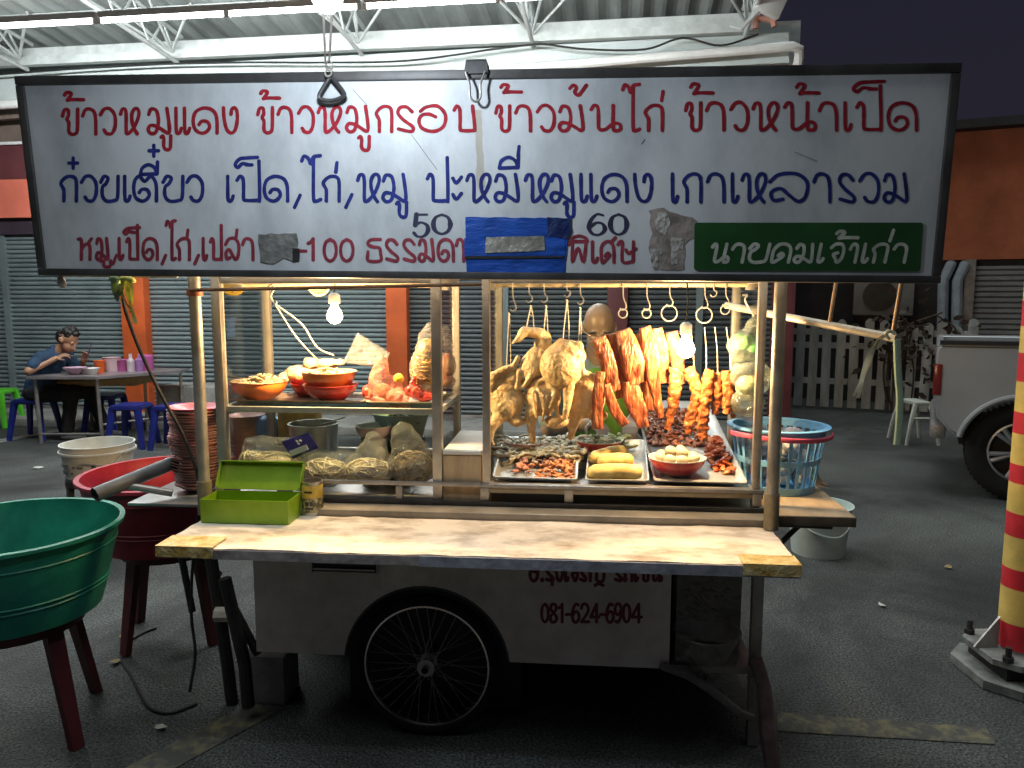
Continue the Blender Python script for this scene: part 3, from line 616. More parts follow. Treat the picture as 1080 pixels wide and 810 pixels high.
tube(bm, [q0+Vector((-.012,0,0)), SP(349,70,.05)], .003, 6); tube(bm, [q0+Vector((.02,0,0)), SP(353,68,.05)], .003, 6)
for k, (u, v) in enumerate(((351,72),(350.5,79))):
    c = SP(u, v, .035); rx, rz = (.010,.014); tube(bm, [c + Vector((rx*math.cos(t), (.006 if k else 0)*math.sin(t)-.0*k, rz*math.sin(t))) for t in [2*PI*i/12 for i in range(13)]], .0028, 6, cap=False)
build('hanger_chain', bm, wire_m, wl)
c = SP(352.5,96,.028); bm = nb()
loop = [SP(u, v, .028) for u, v in ((351,84),(344,95),(340,103),(343,107),(353,108),(363,105),(366,101),(360,92),(353,84))]
tube(bm, cr(loop,5), .0065, 8); build('carabiner', bm, steel_dark, loc=c, label='dark triangular snap hook hanging over the top of the sign', cat='hook')
# ================================================================== the cart
cart = thing('food_cart', (-.12,.25,0), 'pushcart food stall with glass cabinets, counter and spoked wheel', 'food cart')
XL, XR = -1.133, .897
pipe = mat('galvanised_pipe', (.46,.42,.34), .4, .55, .25, 9, .08)
copper = mat('rusty_collar', (.30,.10,.06), .6, .3, .3, 12)
frame_m = mat('cabinet_frame', (.52,.49,.43), .35, .75, .18, 8, .06)
for x in (XL, XR):
    p = None; bm = nb(); tube(bm, [(x,0,.80),(x,0,1.82)], .021, 14); p = build('sign_post', bm, pipe, cart)
    bm = nb(); tube(bm, [(x,0,.795),(x,0,.92)], .026, 14); build('sleeve', bm, mat('brass_pipe', (.30,.25,.16), .45, .5, .3, 10), p)
    bm = nb(); box(bm, x-.012, x+.012, -.2, .02, 1.70, 1.72); build('bracket', bm, steel_dull, p)
bm = nb(); tube(bm, [(XL,0,1.592),(XL,0,1.617)], .028, 14); build('collar', bm, copper, cart)
# deck, base
deck_m = mat('deck_sheet', (.30,.27,.22), .5, .3, .25, 6, .1)
bm = nb(); box(bm, XL-.01, XR+.01, .03, .76, .775, .815, .004); build('deck', bm, deck_m, cart)
# counter in front
def counter_mat():
    m = mat('counter_vinyl', (.40,.325,.24), .45, 0, .22, 8, .4, 14, col2=(.80,.72,.61), stretch=(.8,1.5,1), detail=10, ramp=(.30,.56))
    return m
bm = nb(); x0, x1, y0, y1, z0, z1 = -1.118, .898, -.352, .022, .762, .790; nx, ny = 120, 24; g = []
for j in range(ny+1):
    row = []
    for i in range(nx+1):
        x, y = x0+(x1-x0)*i/nx, y0+(y1-y0)*j/ny
        z = z1 + .003*noise.noise((x*3,y*9,0)) + .0026*(1-2*abs(noise.noise((x*6+4,y*16,2)))) + .0016*noise.noise((x*22,y*30,5))
        row.append(bm.verts.new((x,y,z)))
    g.append(row)
for a, b_ in zip(g, g[1:]):
    for i in range(nx): bm.faces.new((a[i], a[i+1], b_[i+1], b_[i]))
rim = g[0] + [r[-1] for r in g[1:]] + g[-1][-2::-1] + [r[0] for r in g[-2:0:-1]]
low = [bm.verts.new((v.co.x, v.co.y, z0)) for v in rim]
for k in range(len(rim)): bm.faces.new((rim[k], low[k], low[(k+1)%len(rim)], rim[(k+1)%len(rim)]))
bm.faces.new(low)
counter = build('counter', bm, counter_mat(), cart)
tape_y = mat('yellow_tape', (.55,.36,.06), .5, 0, .3, 20, .5, 40, col2=(.70,.58,.30))
def ctape(xs, ys, m, nm, z=.7965, side=True):
    bm = nb(); n = 14; A, B, Cc = [], [], []
    for i in range(n+1):
        x = xs[0]+(xs[1]-xs[0])*i/n; j = .006*noise.noise((x*40,3,ys[0]))
        A.append(bm.verts.new((x, ys[1]+j, z))); B.append(bm.verts.new((x, ys[0], z))); Cc.append(bm.verts.new((x, ys[0], z0-.002 + j*.3)))
    for i in range(n):
        bm.faces.new((A[i],B[i],B[i+1],A[i+1]))
        if side: bm.faces.new((B[i],Cc[i],Cc[i+1],B[i+1]))
    build(nm, bm, m, counter, recalc=True)
edge_m = mat('edge_strip', (.30,.32,.38), .4, .2, .3, 14, .2, 40)
bm = nb(); box(bm, x0, -.26, y0-.004, y0-.0005, z0-.006, z1-.004); build('edge_strip', bm, mat('brown_edge', (.30,.27,.27), .5, .1, .35, 16, .2, 40), counter)
bm = nb(); box(bm, -.26, x1, y0-.006, y0-.0005, z0-.008, z1-.002); build('edge_strip', bm, edge_m, counter)
ctape((x0-.003, x0+.19), (y0-.007, y0+.10), tape_y, 'yellow_tape'); ctape((x1-.17, x1+.002), (y0-.009, y0+.075), tape_y, 'yellow_tape')
# body with the wheel arch
body_m = mat('body_sheet', (.58,.53,.45), .55, .0, .16, 2.4, .22, 5, col2=(.92,.87,.78), detail=10, ramp=(.30,.58))
wx, wz, wr = -.305, .266, .266
bx0_, bx1_ = -.935, .556; bz0, bz1 = .298, .760
poly = [(bx0_,bz0),(bx0_,bz1),(bx1_,bz1),(bx1_,bz0)]
ar = .295; a0 = math.asin(min(1,(bz0-wz)/ar)); arc = [(wx+ar*math.cos(t), wz+ar*math.sin(t)) for t in [a0+(PI-2*a0)*k/20 for k in range(21)]]
bm = nb(); prism(bm, poly + arc, -.055, -.043); bp_ = build('body_panel', bm, body_m, cart, sharp=30)
bm = nb(); box(bm, bx0_, bx1_, .16, .60, bz0, bz1); build('body_box', bm, steel_dark, cart)  # inner body coloured dark so the wheel arch reads as shaded
bm = nb(); box(bm, wx-.33, wx+.33, .10, .15, .03, .70); build('wheel_shade_panel', bm, black_rub, cart)  # black panel added behind the wheel to keep the arch dark
bm = nb(); box(bm, XL+.03, XR-.05, .70, .712, .012, .76); build('under_cart_shade', bm, black_rub, cart)  # made-up black board that keeps the view under the cart in shade
bm = nb(); box(bm, bx0_, bx0_+.012, -.042, .159, bz0, bz1); build('side_panel', bm, body_m, cart)
bm = nb(); box(bm, bx1_-.012, bx1_, -.042, .159, bz0, bz1); build('side_panel', bm, body_m, cart)
bm = nb(); tube(bm, [(wx+(ar+.004)*math.cos(t), -.049, wz+(ar+.004)*math.sin(t)) for t in [a0+(PI-2*a0)*k/24 for k in range(25)]], .008, 6); build('arch_trim', bm, steel_dark, cart)
q = CART.at(330,588,-.055), CART.at(398,604,-.055)
vt = None; bm = nb(); box(bm, q[0].x, q[1].x, -.060, -.0555, q[1].z, q[0].z); vt = build('vent', bm, black_rub, cart)
bm = nb(); zc_ = (q[0].z+q[1].z)/2
for k in (-.012, .012): box(bm, q[0].x+.006, q[1].x-.006, -.070, -.0605, zc_+k-.003, zc_+k+.003)
box(bm, q[0].x-.004, q[0].x, -.066, -.0555, q[1].z-.004, q[0].z+.004); box(bm, q[1].x, q[1].x+.004, -.066, -.0555, q[1].z-.004, q[0].z+.004)
build('louvre', bm, steel_dull, vt)
BP = lambda u, v, d=0: (lambda p: Vector((p.x, -.055-d, p.z)))(CART.at(u, v, -.055))
L = Lettering(BP); k = 1/3.6
def bt_(items, yb, yt, w): L.run(items, yb, yt, w, 540, 580, k)
bt_([('อ',68,98),('.',108,122),('ร',128,158),('ุ',144,158,132,112),('่',146,156,58,44),('ง',166,192),('เ',200,214),('จ',220,250),('ร',258,282),('ิ',258,284,58,42),('ญ',292,352),('ร',390,416),('ถ',424,456),('เ',464,478),('ข',486,518),('็',490,518,58,40),('น',526,568)], 612.5, 596.5, 3.6)
bt_([('0',112,138),('8',145,170),('1',176,200),('-',206,222),('6',228,256),('2',262,292),('4',298,330),('-',336,352),('6',358,386),('9',390,416),('0',422,448),('4',454,492)], 656, 637, 3.2)
L.part('lettering', mat('stencil_red', (.17,.02,.04), .6, 0, .3, 40), bp_)
# wheels
tyre_m = mat('tyre_rubber', (.007,.007,.007), .9, 0, .3, 20, .1); rim_m = mat('chrome_rim', (.62,.61,.58), .22, 1, .1, 8)
def wheel(y):
    bm = nb(); Tn = (PI/2,0,0)
    lathe(bm, [(wr-.004+.024*math.cos(t)-.02, .024*math.sin(t)) for t in [2*PI*k/12 for k in range(12)]], (wx,y,wz), 64, True, tilt=Tn)
    wh = build('wheel', bm, tyre_m, cart)
    bm = nb(); lathe(bm, [(.233,-.018),(.233,.018),(.222,.020),(.216,.008),(.216,-.008),(.222,-.020)], (wx,y,wz), 64, True, tilt=Tn); build('rim', bm, rim_m, wh)
    bm = nb(); lathe(bm, [(.012,-.05),(.012,-.03),(.032,-.03),(.032,-.024),(.018,-.022),(.018,.022),(.032,.024),(.032,.03),(.012,.03),(.012,.05)], (wx,y,wz), 20, tilt=Tn); build('hub', bm, steel_dull, wh)
    bm = nb()
    for i in range(36):
        a = 2*PI*i/36; s = 1 if i % 2 else -1; b2 = a + s*.5*(1 if (i//2) % 2 else -1)
        tube(bm, [(wx+.03*math.cos(b2), y+s*.027, wz+.03*math.sin(b2)), (wx+.217*math.cos(a), y+s*.003, wz+.217*math.sin(a))], .0014, 4, cap=False)
    build('spokes', bm, steel_dull, wh)
wheel(-.035); wheel(.58)
bm = nb(); tube(bm, [(wx,-.02,wz),(wx,.56,wz)], .012, 8); build('axle', bm, steel_dark, cart)
# left stand legs
for nm, pts, r in (('stand_leg', [CART.at(222,585,.1), CART.at(240,700,.1), CART.at(245,742,.1)], .024), ('stand_leg', [CART.at(237,610,.0), CART.at(258,700,.0), CART.at(262,745,.0)], .024), ('brace', [CART.at(246,640,.05), CART.at(272,690,.05)], .016), ('brace', [CART.at(190,580,.2), CART.at(203,645,.2)], .014), ('brace', [CART.at(232,606,.2), CART.at(200,580,.1)], .012)):
    bm = nb(); tube(bm, pts, r, 10); build(nm, bm, steel_dark, cart)
bm = nb(); tube(bm, [CART.at(228,648,.07), CART.at(243,648,.07)], .03, 8); build('tie', bm, string_m, cart)
# right bay behind hanging plastic
for x in (.86,):
    for y in (.0, .58):
        bm = nb(); box(bm, x-.018, x+.018, y-.018, y+.018, .004, .772); build('leg', bm, steel_dull, cart)
film = glassy('cloudy_film', (.80,.78,.74), .09, .16, (.62,.52,.40), .15, .8, 9)
bm = nb(); g = []
xs0, xs1 = .575, .845
for j in range(25):
    t = j/24; row = []
    for i in range(25):
        s = i/24; x = xs0+(xs1-xs0)*s; bot = .30 - .17*s**1.2
        z = .758 + (bot-.758)*t
        y = -.06 + .035*noise.noise((x*6,z*5,1))*t + .012*noise.noise((x*22,z*14,3))*t
        row.append(bm.verts.new((x,y,z)))
    g.append(row)
for a, b_ in zip(g, g[1:]):
    for i in range(24): bm.faces.new((a[i],a[i+1],b_[i+1],b_[i]))
fl_ = build('plastic_sheet', bm, film, cart, recalc=False, sharp=180)
bm = nb(); tube(bm, [v for v in [(xs0-.05,-.065,.315),(.62,-.07,.285),(.70,-.07,.235),(.80,-.07,.155),(.845,-.06,.135)]], .010, 8, flat=1.6); build('hem', bm, mat('pale_hem', (.26,.24,.21), .7, 0, .3, 15), fl_)
bm = nb(); tube(bm, [(.846,-.07,.36),(.868,-.10,.27),(.885,-.12,.12),(.90,-.13,.0)], .022, 8, flat=.5); wobble(bm, .012, 20); build('torn_flap', bm, mat('pinkish_film', (.14,.09,.09), .3, 0, .4, 14), fl_)
bm = nb(); box(bm, .59, .84, .15, .56, .30, .74); build('bay_box', bm, steel_dark, cart)
bm = nb(); box(bm, .556, .86, -.02, .60, .272, .296); build('bay_floor', bm, steel_dull, cart)
bm = nb(); vessel(bm, .075, .115, .10, (.70,.045,.298), sx=1); build('bay_pot', bm, steel_dull, cart)
# cabinets
YF, YB = .16, .62
LX0, LX1, RX0, RX1 = CART.at(233,400,YF).x, CART.at(461,400,YF).x, CART.at(513,400,YF).x, CART.at(801,400,YF).x
ZT = 1.665
def post(x, y, w_=.030, z0=.816, z1=ZT):
    bm = nb(); box(bm, x-w_/2, x+w_/2, y-w_/2, y+w_/2, z0, z1, .003); return build('cabinet_post', bm, frame_m, cart)
for x in (LX0, LX1): post(x, YF, .036); post(x, YB)
for x in (RX0, RX1): post(x, YF, .028); post(x, YB)
def rail(pts, r=.012, m=frame_m, nm='rail'):
    bm = nb(); tube(bm, pts, r, 10); return build(nm, bm, m, cart)
def bar(x0, x1, y0, y1, z0, z1, m=frame_m, nm='rail', bev=.002):
    bm = nb(); box(bm, x0, x1, y0, y1, z0, z1, bev); return build(nm, bm, m, cart)
for a, b_ in ((LX0,LX1),(RX0,RX1)):
    bar(a+.019, b_-.019, YF-.012, YF+.012, 1.638, 1.662); bar(a+.019, b_-.019, YB-.012, YB+.012, 1.638, 1.662)
    for x in (a, b_): bar(x-.012, x+.012, YF+.019, YB-.016, 1.638, 1.662)
    bar(a+.019, b_-.019, YB-.012, YB+.012, .90, .925)
zr1, zr2 = CART.at(350,506,YF).z, CART.at(350,524,YF).z
bar(LX0+.02, RX0-.02, YF-.036, YF-.019, zr1-.007, zr1+.007, steel_dull); bar(LX0+.02, LX1-.02, YF-.01, YF+.01, zr2-.013, zr2+.013)
bar(LX0, RX1+.03, YF-.045, YF-.03, .818, .832, steel_dark)
x = CART.at(412,520,0).x; bar(x-.012, x+.012, YF-.036, YF-.015, .833, zr1-.009, steel_dull, 'upright')
# right base ledge
zl = CART.at(650,514,YF).z
ledge_m = mat('ledge_sheet', (.40,.33,.22), .42, .35, .2, 5, .1)
bar(RX0-.02, RX1+.025, YF-.022, YF+.005, .862, zl-.006, ledge_m, 'ledge_panel')
bar(RX0-.022, RX1+.027, YF-.028, YF+.012, zl-.005, zl+.007, steel_dull, 'ledge_lip')
for u in (512, 600, 797):
    x = CART.at(u,520,YF).x; bar(x-.016, x+.016, YF-.027, YF-.0225, .834, zl-.006, frame_m, 'ledge_strap')
bar(RX0, RX1, YF+.013, YB, zl-.012, zl-.004, steel, 'cabinet_floor')
bar(LX0, LX1, YF+.013, YB, zr2-.012, zr2-.004, steel, 'cabinet_floor')
# glass: front, sides, shelf
ZG0 = zl+.008
def pane(x0, x1, y0, y1, z0, z1): 
    bm = nb(); box(bm, x0, x1, y0, y1, z0, z1); build('glass_pane', bm, clear, cart, smooth=False)
pane(LX0+.02, LX1-.02, YF-.002, YF+.002, zr1+.02, 1.636)
for x in (LX0, LX1): pane(x-.002, x+.002, YF+.02, YB-.017, .93, 1.636)
pane(RX0+.02, RX1-.02, YF-.002, YF+.002, ZG0+.02, 1.636)
for x in (RX0, RX1): pane(x-.002, x+.002, YF+.02, YB-.017, .93, 1.636)
ZS = CART.at(350,432,YF).z + .008
bm = nb(); box(bm, LX0+.02, LX1-.02, YF+.02, YB-.02, ZS-.010, ZS-.002); build('glass_shelf', bm, glassy('shelf_glass', (.82,.92,.88), .10), cart, smooth=False)
bar(LX0+.019, LX1-.019, YF-.004, YF+.018, ZS-.022, ZS-.001, mat('shelf_edge', (.42,.45,.38), .4, .5, .2, 9), 'shelf_edge')
bar(LX0+.019, LX1-.019, YB-.018, YB-.004, ZS-.022, ZS-.001, frame_m, 'shelf_edge')
for x in (LX0+.0, LX1-.0): bar(x-.011, x+.011, YF+.02, YB-.019, ZS-.022, ZS-.001, frame_m, 'shelf_edge')
bar(RX0+.02, RX1-.02, YF+.27, YF+.29, zl-.003, zl+.03, steel_dull, 'tray_support')
# hanging rail, upper rods, side arms
YH = .37; ZH = CART.at(650,300,YH).z
rail([(RX0+.0,YH,ZH),(RX1,YH,ZH)], .011, mat('greasy_rail', (.62,.48,.28), .4, .4, .25, 12), 'hanging_rail')
rail([(LX0,YH,ZH),(LX1,YH,ZH)], .012, MATS['greasy_rail'], 'hanging_rail')
for x in (RX0, RX1, LX0, LX1): bar(x-.013, x+.013, YH-.02, YH+.02, ZH-.022, 1.64, frame_m, 'rail_clamp')
rail([(XL,-.035,CART.at(205,306,-.035).z),(-.10,-.035,CART.at(470,300,-.035).z)], .0065, mat('dark_rod', (.10,.06,.04), .5, .4, .4, 10), 'rod')
bamboo = mat('bamboo_pole', (.50,.45,.28), .6, 0, .2, 8)
rail([(-1.50,-.19,1.668),(-1.13,-.12,1.664)], .011, bamboo, 'side_pole')
a0_, a1_ = CART.at(766,322,.46), CART.at(946,357,-.12)
rail([a0_, a1_], .014, pipe, 'swing_arm')
for u, v in ((884,343),(942,356)):
    t = (u-766)/180; pt = a0_.lerp(a1_, t); rail([pt, Vector((pt.x+.012, pt.y-.03, 1.69))], .007, mat('brown_rod', (.28,.20,.13), .5, .4, .3, 8), 'arm_hanger')
# side shelves
q = [CART.on(u, v, .835) for u, v in ((822,553),(906,548),(868,524))]
bar(XR+.028, q[1].x, .03, .72, .806, .835, mat('plank', (.42,.33,.22), .6, 0, .2, 5, .2, 20, stretch=(3,1,1)), 'side_shelf', .004)
bar(XR+.03, q[1].x, .022, .0295, .80, .834, mat('shelf_rim', (.12,.09,.06), .7, 0, .3, 9), 'shelf_rim')
rail([(XR,.05,.80),(XR+.22,.05,.795)], .012, steel_dark, 'shelf_bracket'); rail([(XR-.03,.2,.55),(XR+.2,.2,.80)], .010, steel_dark, 'shelf_bracket')
bar(XL-.34, XL-.025, .06, .42, .800, .812, mat('tray_sheet', (.33,.34,.33), .35, .6, .2, 6), 'side_shelf', .003)
rail([(XL-.02,.2,.80),(XL-.3,.2,.797)], .010, steel_dark, 'shelf_bracket')
# box between the cabinets with its white lid
q0, q1 = CART.at(468,535,YF), CART.at(504,480,YF)
ib = thing('wooden_box', ((LX1+RX0)/2, .2, .816), 'bare plywood box between the two glass cabinets', 'box')
bm = nb(); box(bm, LX1+.021, RX0-.018, YF-.012, YF+.40, .8165, q1.z, .004); build('carcass', bm, mat('plywood', (.46,.34,.20), .7, 0, .25, 5, .1, 20, stretch=(3,3,.6)), ib)
bm = nb(); box(bm, LX1+.0205, RX0-.0175, YF-.018, YF+.41, q1.z+.003, q1.z+.018, .004); build('lid', bm, mat('white_lid', (.70,.68,.62), .4, 0, .1, 6), ib)
# ================================================================== lit bulbs
warm = emit('warm_bulb', (1,.63,.30), 1600)
warm2 = emit('warm_bulb', (1,.63,.30), 740)
def bulb(u, v, ly, lab, r=.030, em=None):
    p = CART.at(u, v, ly); t = thing('light_bulb', p, lab, 'light bulb')
    bm = nb(); lathe(bm, [(.001,-r*1.05),(r*.6,-r*.85),(r*.95,-r*.35),(r,.0),(r*.85,r*.5),(r*.5,r*1.1),(.012,r*1.3)], p, 16); build('bulb_glass', bm, em or warm, t)
    bm = nb(); lathe(bm, [(.014,r*1.3),(.016,r*1.5),(.022,r*1.6),(.022,r*2.6),(.010,r*2.9),(.001,r*2.9)], p, 16); build('socket', bm, white_pl, t)
    bm = nb(); z = p.z+r*2.9; tube(bm, cr([(p.x,p.y,z),(p.x+.004,p.y,z+(ZT-z)*.5),(p.x-.003,p.y,ZT)],4), .003, 6); build('cord', bm, black_rub, t)
bulb(353, 333, YF+.055, 'glowing warm bulb over the bowls in the left cabinet')
bulb(723, 368, YF+.055, 'glowing warm bulb among the hanging meats in the right cabinet', .034, warm2)

# ================================================================== hooks and strings
ring_i = 0
def hook(u, kind, v1, lab, cat='hook', v0=None, ly=None, g='metal hooks on the hanging rail'):
    """An S of wire over the rail; kind says what hangs from it."""
    y = YH if ly is None else ly
    p = CART.at(u, 300, y); p.z = ZH; q = CART.at(u, v1, y-.012); bm = nb()
    tube(bm, cr([(p.x,y+.014,ZH-.006),(p.x,y+.012,ZH+.012),(p.x,y-.002,ZH+.017),(p.x,y-.014,ZH+.008),(p.x+.002,y-.013,(ZH+q.z)/2),(p.x+.012,y-.012,q.z+.018),(p.x+.012,y-.012,q.z+.004),(p.x,y-.012,q.z-.004),(p.x-.011,y-.012,q.z+.004)],4), .0024, 6)
    if kind == 'ring':
        r = .030; tube(bm, [(q.x+r*math.cos(t), y-.012+.006*math.sin(t), q.z-r+r*math.sin(t)) for t in [2*PI*k/24 for k in range(25)]], .0028, 6, cap=False)
    if kind == 'small':
        r = .017; tube(bm, [(q.x+r*math.cos(t), y-.012, q.z-r+r*math.sin(t)) for t in [2*PI*k/18 for k in range(19)]], .0026, 6, cap=False)
    build('wire_hook', bm, wire_m, loc=(p.x,y,ZH), label=lab, cat=cat, group=g)
for u, k, v, lab in ((541,'s',327,'bare wire hook at the left end of the meat rail'),(558,'s',318,'wire hook above the topmost duck'),(574,'s',318,'wire hook just right of the topmost duck'),(598,'s',312,'wire hook over the round golden chicken'),(612,'s',320,'wire hook beside the vendor\'s bald head'),
    (657,'small',326,'wire hook over the two red pork slabs left of the rings'),(682,'small',326,'wire hook with a small ring above the red pork slabs'),(706,'ring',322,'wire hook carrying a large bare ring left of the bulb'),(743,'ring',324,'wire hook carrying a large bare ring right of the bulb'),(765,'small',322,'wire hook with a small ring near the right cabinet post'),(752,'s',312,'plain wire hook between the two right rings')):
    hook(u, k, v, lab)
def loops(u, v0, v1, sp, lab, ly=None):
    y = (YH-.014) if ly is None else ly
    a, b_ = CART.at(u, v0, y), CART.at(u, v1, y); s = sp/330; bm = nb()
    tube(bm, cr([(a.x,y,a.z),(a.x-s*.5,y-.003,(a.z+b_.z)/2),(a.x-s,y-.004,b_.z)],4), .0022, 5); tube(bm, cr([(a.x,y,a.z),(a.x+s*.4,y+.003,(a.z+b_.z)/2),(a.x+s*.5,y+.004,b_.z)],4), .0022, 5)
    for k in range(3): tube(bm, [(a.x-.003,y-.003+k*.002,a.z-.018*k),(a.x+.004,y,a.z-.018*k-.008)], .002, 5)
    build('hanging_string', bm, string_m, loc=a, label=lab, cat='string', group='white strings tying the birds to the hooks')
loops(537,330,395,4,'long white string holding the leftmost low chicken'); loops(560,322,350,7,'white string pair holding the topmost duck'); loops(576,322,372,5,'white string right of the topmost duck')
loops(598,316,366,6,'white string holding the round golden chicken'); loops(612,324,402,4,'white string beside the vendor\'s face')
def thin(u0, v0, u1, v1, ly, lab):
    a, b_ = CART.at(u0,v0,ly), CART.at(u1,v1,ly); bm = nb(); tube(bm, cr([a,(a+b_)/2+Vector((.003,0,0)),b_],4), .002, 5)
    build('hanging_string', bm, string_m, loc=a, label=lab, cat='string', group='strings and wires holding the sausages')
for u0,u1,v1,n in ((728,732,392,'wire running down to the sausages right of the bulb'),(743,745,392,'wire from the large right ring down to a sausage'),(754,757,394,'wire down to the short sausages'),(766,771,394,'wire by the right post down to the last sausage')):
    thin(u0, 345, u1, v1, YH-.01, n)

# ================================================================== hanging birds
skin = meat_mat('boiled_skin', (.46,.25,.10), (.75,.52,.26), (.90,.72,.45), 13, .36, .42, 75, .18, (.33,.48,.63), .1)
P3 = lambda u, v, ly: CART.at(u, v, ly)
def bird(lab, prims, seed, m=None, vox=.0042, name='hanging_chicken'):
    """prims in photo measure on the plane ly: ('e',u,v,ly,ru,rv,rdepth,tilt) or ('c',u0,v0,ly0,u1,v1,ly1,r0,r1); radii in millimetres."""
    bm = nb(); c0 = None
    for p in prims:
        if p[0] == 'e':
            c = P3(p[1],p[2],p[3]); c0 = c0 or c; ellip(bm, c, (p[4]/730,p[6]/780,p[5]/730), (0,R(p[7]) if len(p)>7 else 0,0), 20, 14)
        else: capsule(bm, P3(*p[1:4]), P3(*p[4:7]), p[7]/800, p[8]/800)
    bm = blob(bm, vox, 3, .004, 24, seed, amp2=.0012, sc2=85)
    return build(name, bm, m or skin, loc=c0, label=lab, cat='poultry', group='boiled birds hanging in the right cabinet', sharp=80)
Y0 = YH-.02
bird('topmost hanging duck with its neck and head curled over', [('e',562,385,Y0,36,58,32,28),('e',573,362,Y0+.01,26,36,24,10),('c',570,352,Y0,553,349,Y0-.01,19,15),('c',553,349,Y0-.01,547,358,Y0-.02,15,10),('c',547,357,Y0-.02,541,362,Y0-.03,9,5),('c',548,392,Y0-.02,545,409,Y0-.03,13,9),('c',572,372,Y0-.02,556,404,Y0-.035,13,8),('c',556,404,Y0-.035,550,409,Y0-.03,9,7)], 1)
bird('leftmost low hanging chicken with one leg stretched down', [('e',534,423,Y0-.01,52,62,36,-8),('e',538,400,Y0,40,30,30,0),('c',519,410,Y0-.03,520,396,Y0-.03,11,13),('c',520,396,Y0-.03,538,388,Y0-.02,12,11),('c',529,436,Y0-.02,519,450,Y0-.03,26,17),('c',519,450,Y0-.03,517,463,Y0-.03,13,9),('c',517,463,Y0-.03,514,468,Y0-.04,9,5),('c',517,463,Y0-.03,521,469,Y0-.04,8,4),('e',546,444,Y0-.02,26,16,20,0),('c',541,388,Y0-.02,546,378,Y0-.02,11,9)], 2)
bird('plump round golden chicken hanging in the middle', [('e',592,386,Y0-.03,62,66,52,0),('e',600,372,Y0-.03,50,36,40,20),('c',600,366,Y0-.03,592,361,Y0-.02,20,14),('e',610,366,Y0-.055,17,18,10,0),('c',600,406,Y0-.05,598,428,Y0-.06,19,13),('c',598,428,Y0-.06,596,441,Y0-.06,13,8),('c',612,392,Y0-.04,625,396,Y0-.04,12,7),('c',612,376,Y0-.05,615,391,Y0-.05,9,7)], 3)
bird('opened hanging chicken carcass with ragged ribs, below the round one', [('e',572,418,Y0-.01,54,56,34,0),('c',557,410,Y0-.02,576,399,Y0-.04,11,10),('c',576,399,Y0-.04,586,412,Y0-.05,10,9),('c',586,412,Y0-.05,580,430,Y0-.05,8,6),('c',569,412,Y0-.05,574,432,Y0-.05,6,5),('c',563,414,Y0-.05,566,440,Y0-.05,7,5),('c',577,418,Y0-.05,572,444,Y0-.05,6,5),('c',586,425,Y0-.045,590,448,Y0-.045,8,6),('e',587,445,Y0-.03,36,20,22,0),('c',561,434,Y0-.02,560,452,Y0-.02,22,14),('c',560,452,Y0-.02,562,464,Y0-.02,13,10)], 4)
bird('rear hanging chicken with a drumstick pointing down, behind the pork', [('e',617,420,Y0+.01,60,58,38,12),('e',622,404,Y0+.02,40,30,30,0),('c',612,432,Y0,604,450,Y0-.01,24,16),('c',604,450,Y0-.01,602,462,Y0-.01,13,10),('c',602,438,Y0-.02,607,443,Y0-.02,11,6),('e',630,438,Y0,30,20,20,0)], 5)

# ================================================================== hanging pork and sausages
pork = meat_mat('roast_pork', (.10,.022,.010), (.38,.10,.04), (.66,.32,.15), 20, .34, .6, 60, .3, (.36,.5,.63), stretch=(1.6,1.6,.42))
crisp = meat_mat('orange_sausage', (.16,.028,.008), (.40,.11,.03), (.64,.29,.09), 26, .36, .4, 90, .25)
def slab(name, lab, pts, wid, thick, m, seed, amp=.004, sc=26, cat='meat', g='strips of red roast pork hanging in the right cabinet', lump=0):
    """A hanging strip: flattened tube along its sight-measured middle, fed by width in mm at each point."""
    P = cr([P3(*p) for p in pts], 8); n = len(P); bm = nb(); ringn = 20; rings = []
    for i, p in enumerate(P):
        t = i/(n-1); k = t*(len(wid)-1); j = min(int(k), len(wid)-2); wv = (wid[j]+(wid[j+1]-wid[j])*(k-j))/820
        if lump: wv *= 1+lump*math.sin(i*1.9+seed)
        d = (P[min(i+1,n-1)]-P[max(i-1,0)]).normalized(); s = Vector((0,1,0)).cross(d).normalized()
        th = thick/1000*(.7+.3*math.sin(PI*min(1,t+.15)))
        rings.append([bm.verts.new(p + s*math.copysign(abs(math.cos(a))**.7, math.cos(a))*wv/2 + Vector((0,1,0))*math.copysign(abs(math.sin(a))**.7, math.sin(a))*th/2) for a in [2*PI*q/ringn for q in range(ringn)]])
    for a, b_ in zip(rings, rings[1:]):
        for q in range(ringn): bm.faces.new((a[q], a[(q+1)%ringn], b_[(q+1)%ringn], b_[q]))
    bm.faces.new(rings[0][::-1]); bm.faces.new(rings[-1])
    bmesh.ops.recalc_face_normals(bm, faces=bm.faces); bmesh.ops.subdivide_edges(bm, edges=bm.edges, cuts=1, use_grid_fill=True)
    wobble(bm, amp, sc, seed); wobble(bm, amp*.3, sc*3, seed+3)
    return build(name, bm, m, loc=P[0], label=lab, cat=cat, group=g, sharp=80)
Yp = YH-.04
slab('pork_strip', 'broad red pork slab just right of the vendor\'s chin', [(632,356,Yp),(640,380,Yp-.01),(648,412,Yp)], [44,56,52,40], 30, pork, 1)
slab('pork_strip', 'narrow red pork strip hanging in front of the rear chicken', [(633,392,Yp-.03),(630,420,Yp-.03),(630,452,Yp-.03)], [30,34,36], 22, pork, 2)
slab('pork_strip', 'thin ragged pork strip between the narrow strip and the big slab', [(640,405,Yp-.01),(647,430,Yp-.01),(660,448,Yp-.01)], [22,36,30], 20, pork, 3)
slab('pork_strip', 'largest red pork slab hanging left of the bulb', [(657,348,Yp),(665,372,Yp-.015),(672,405,Yp)], [44,66,72,60], 34, pork, 4)
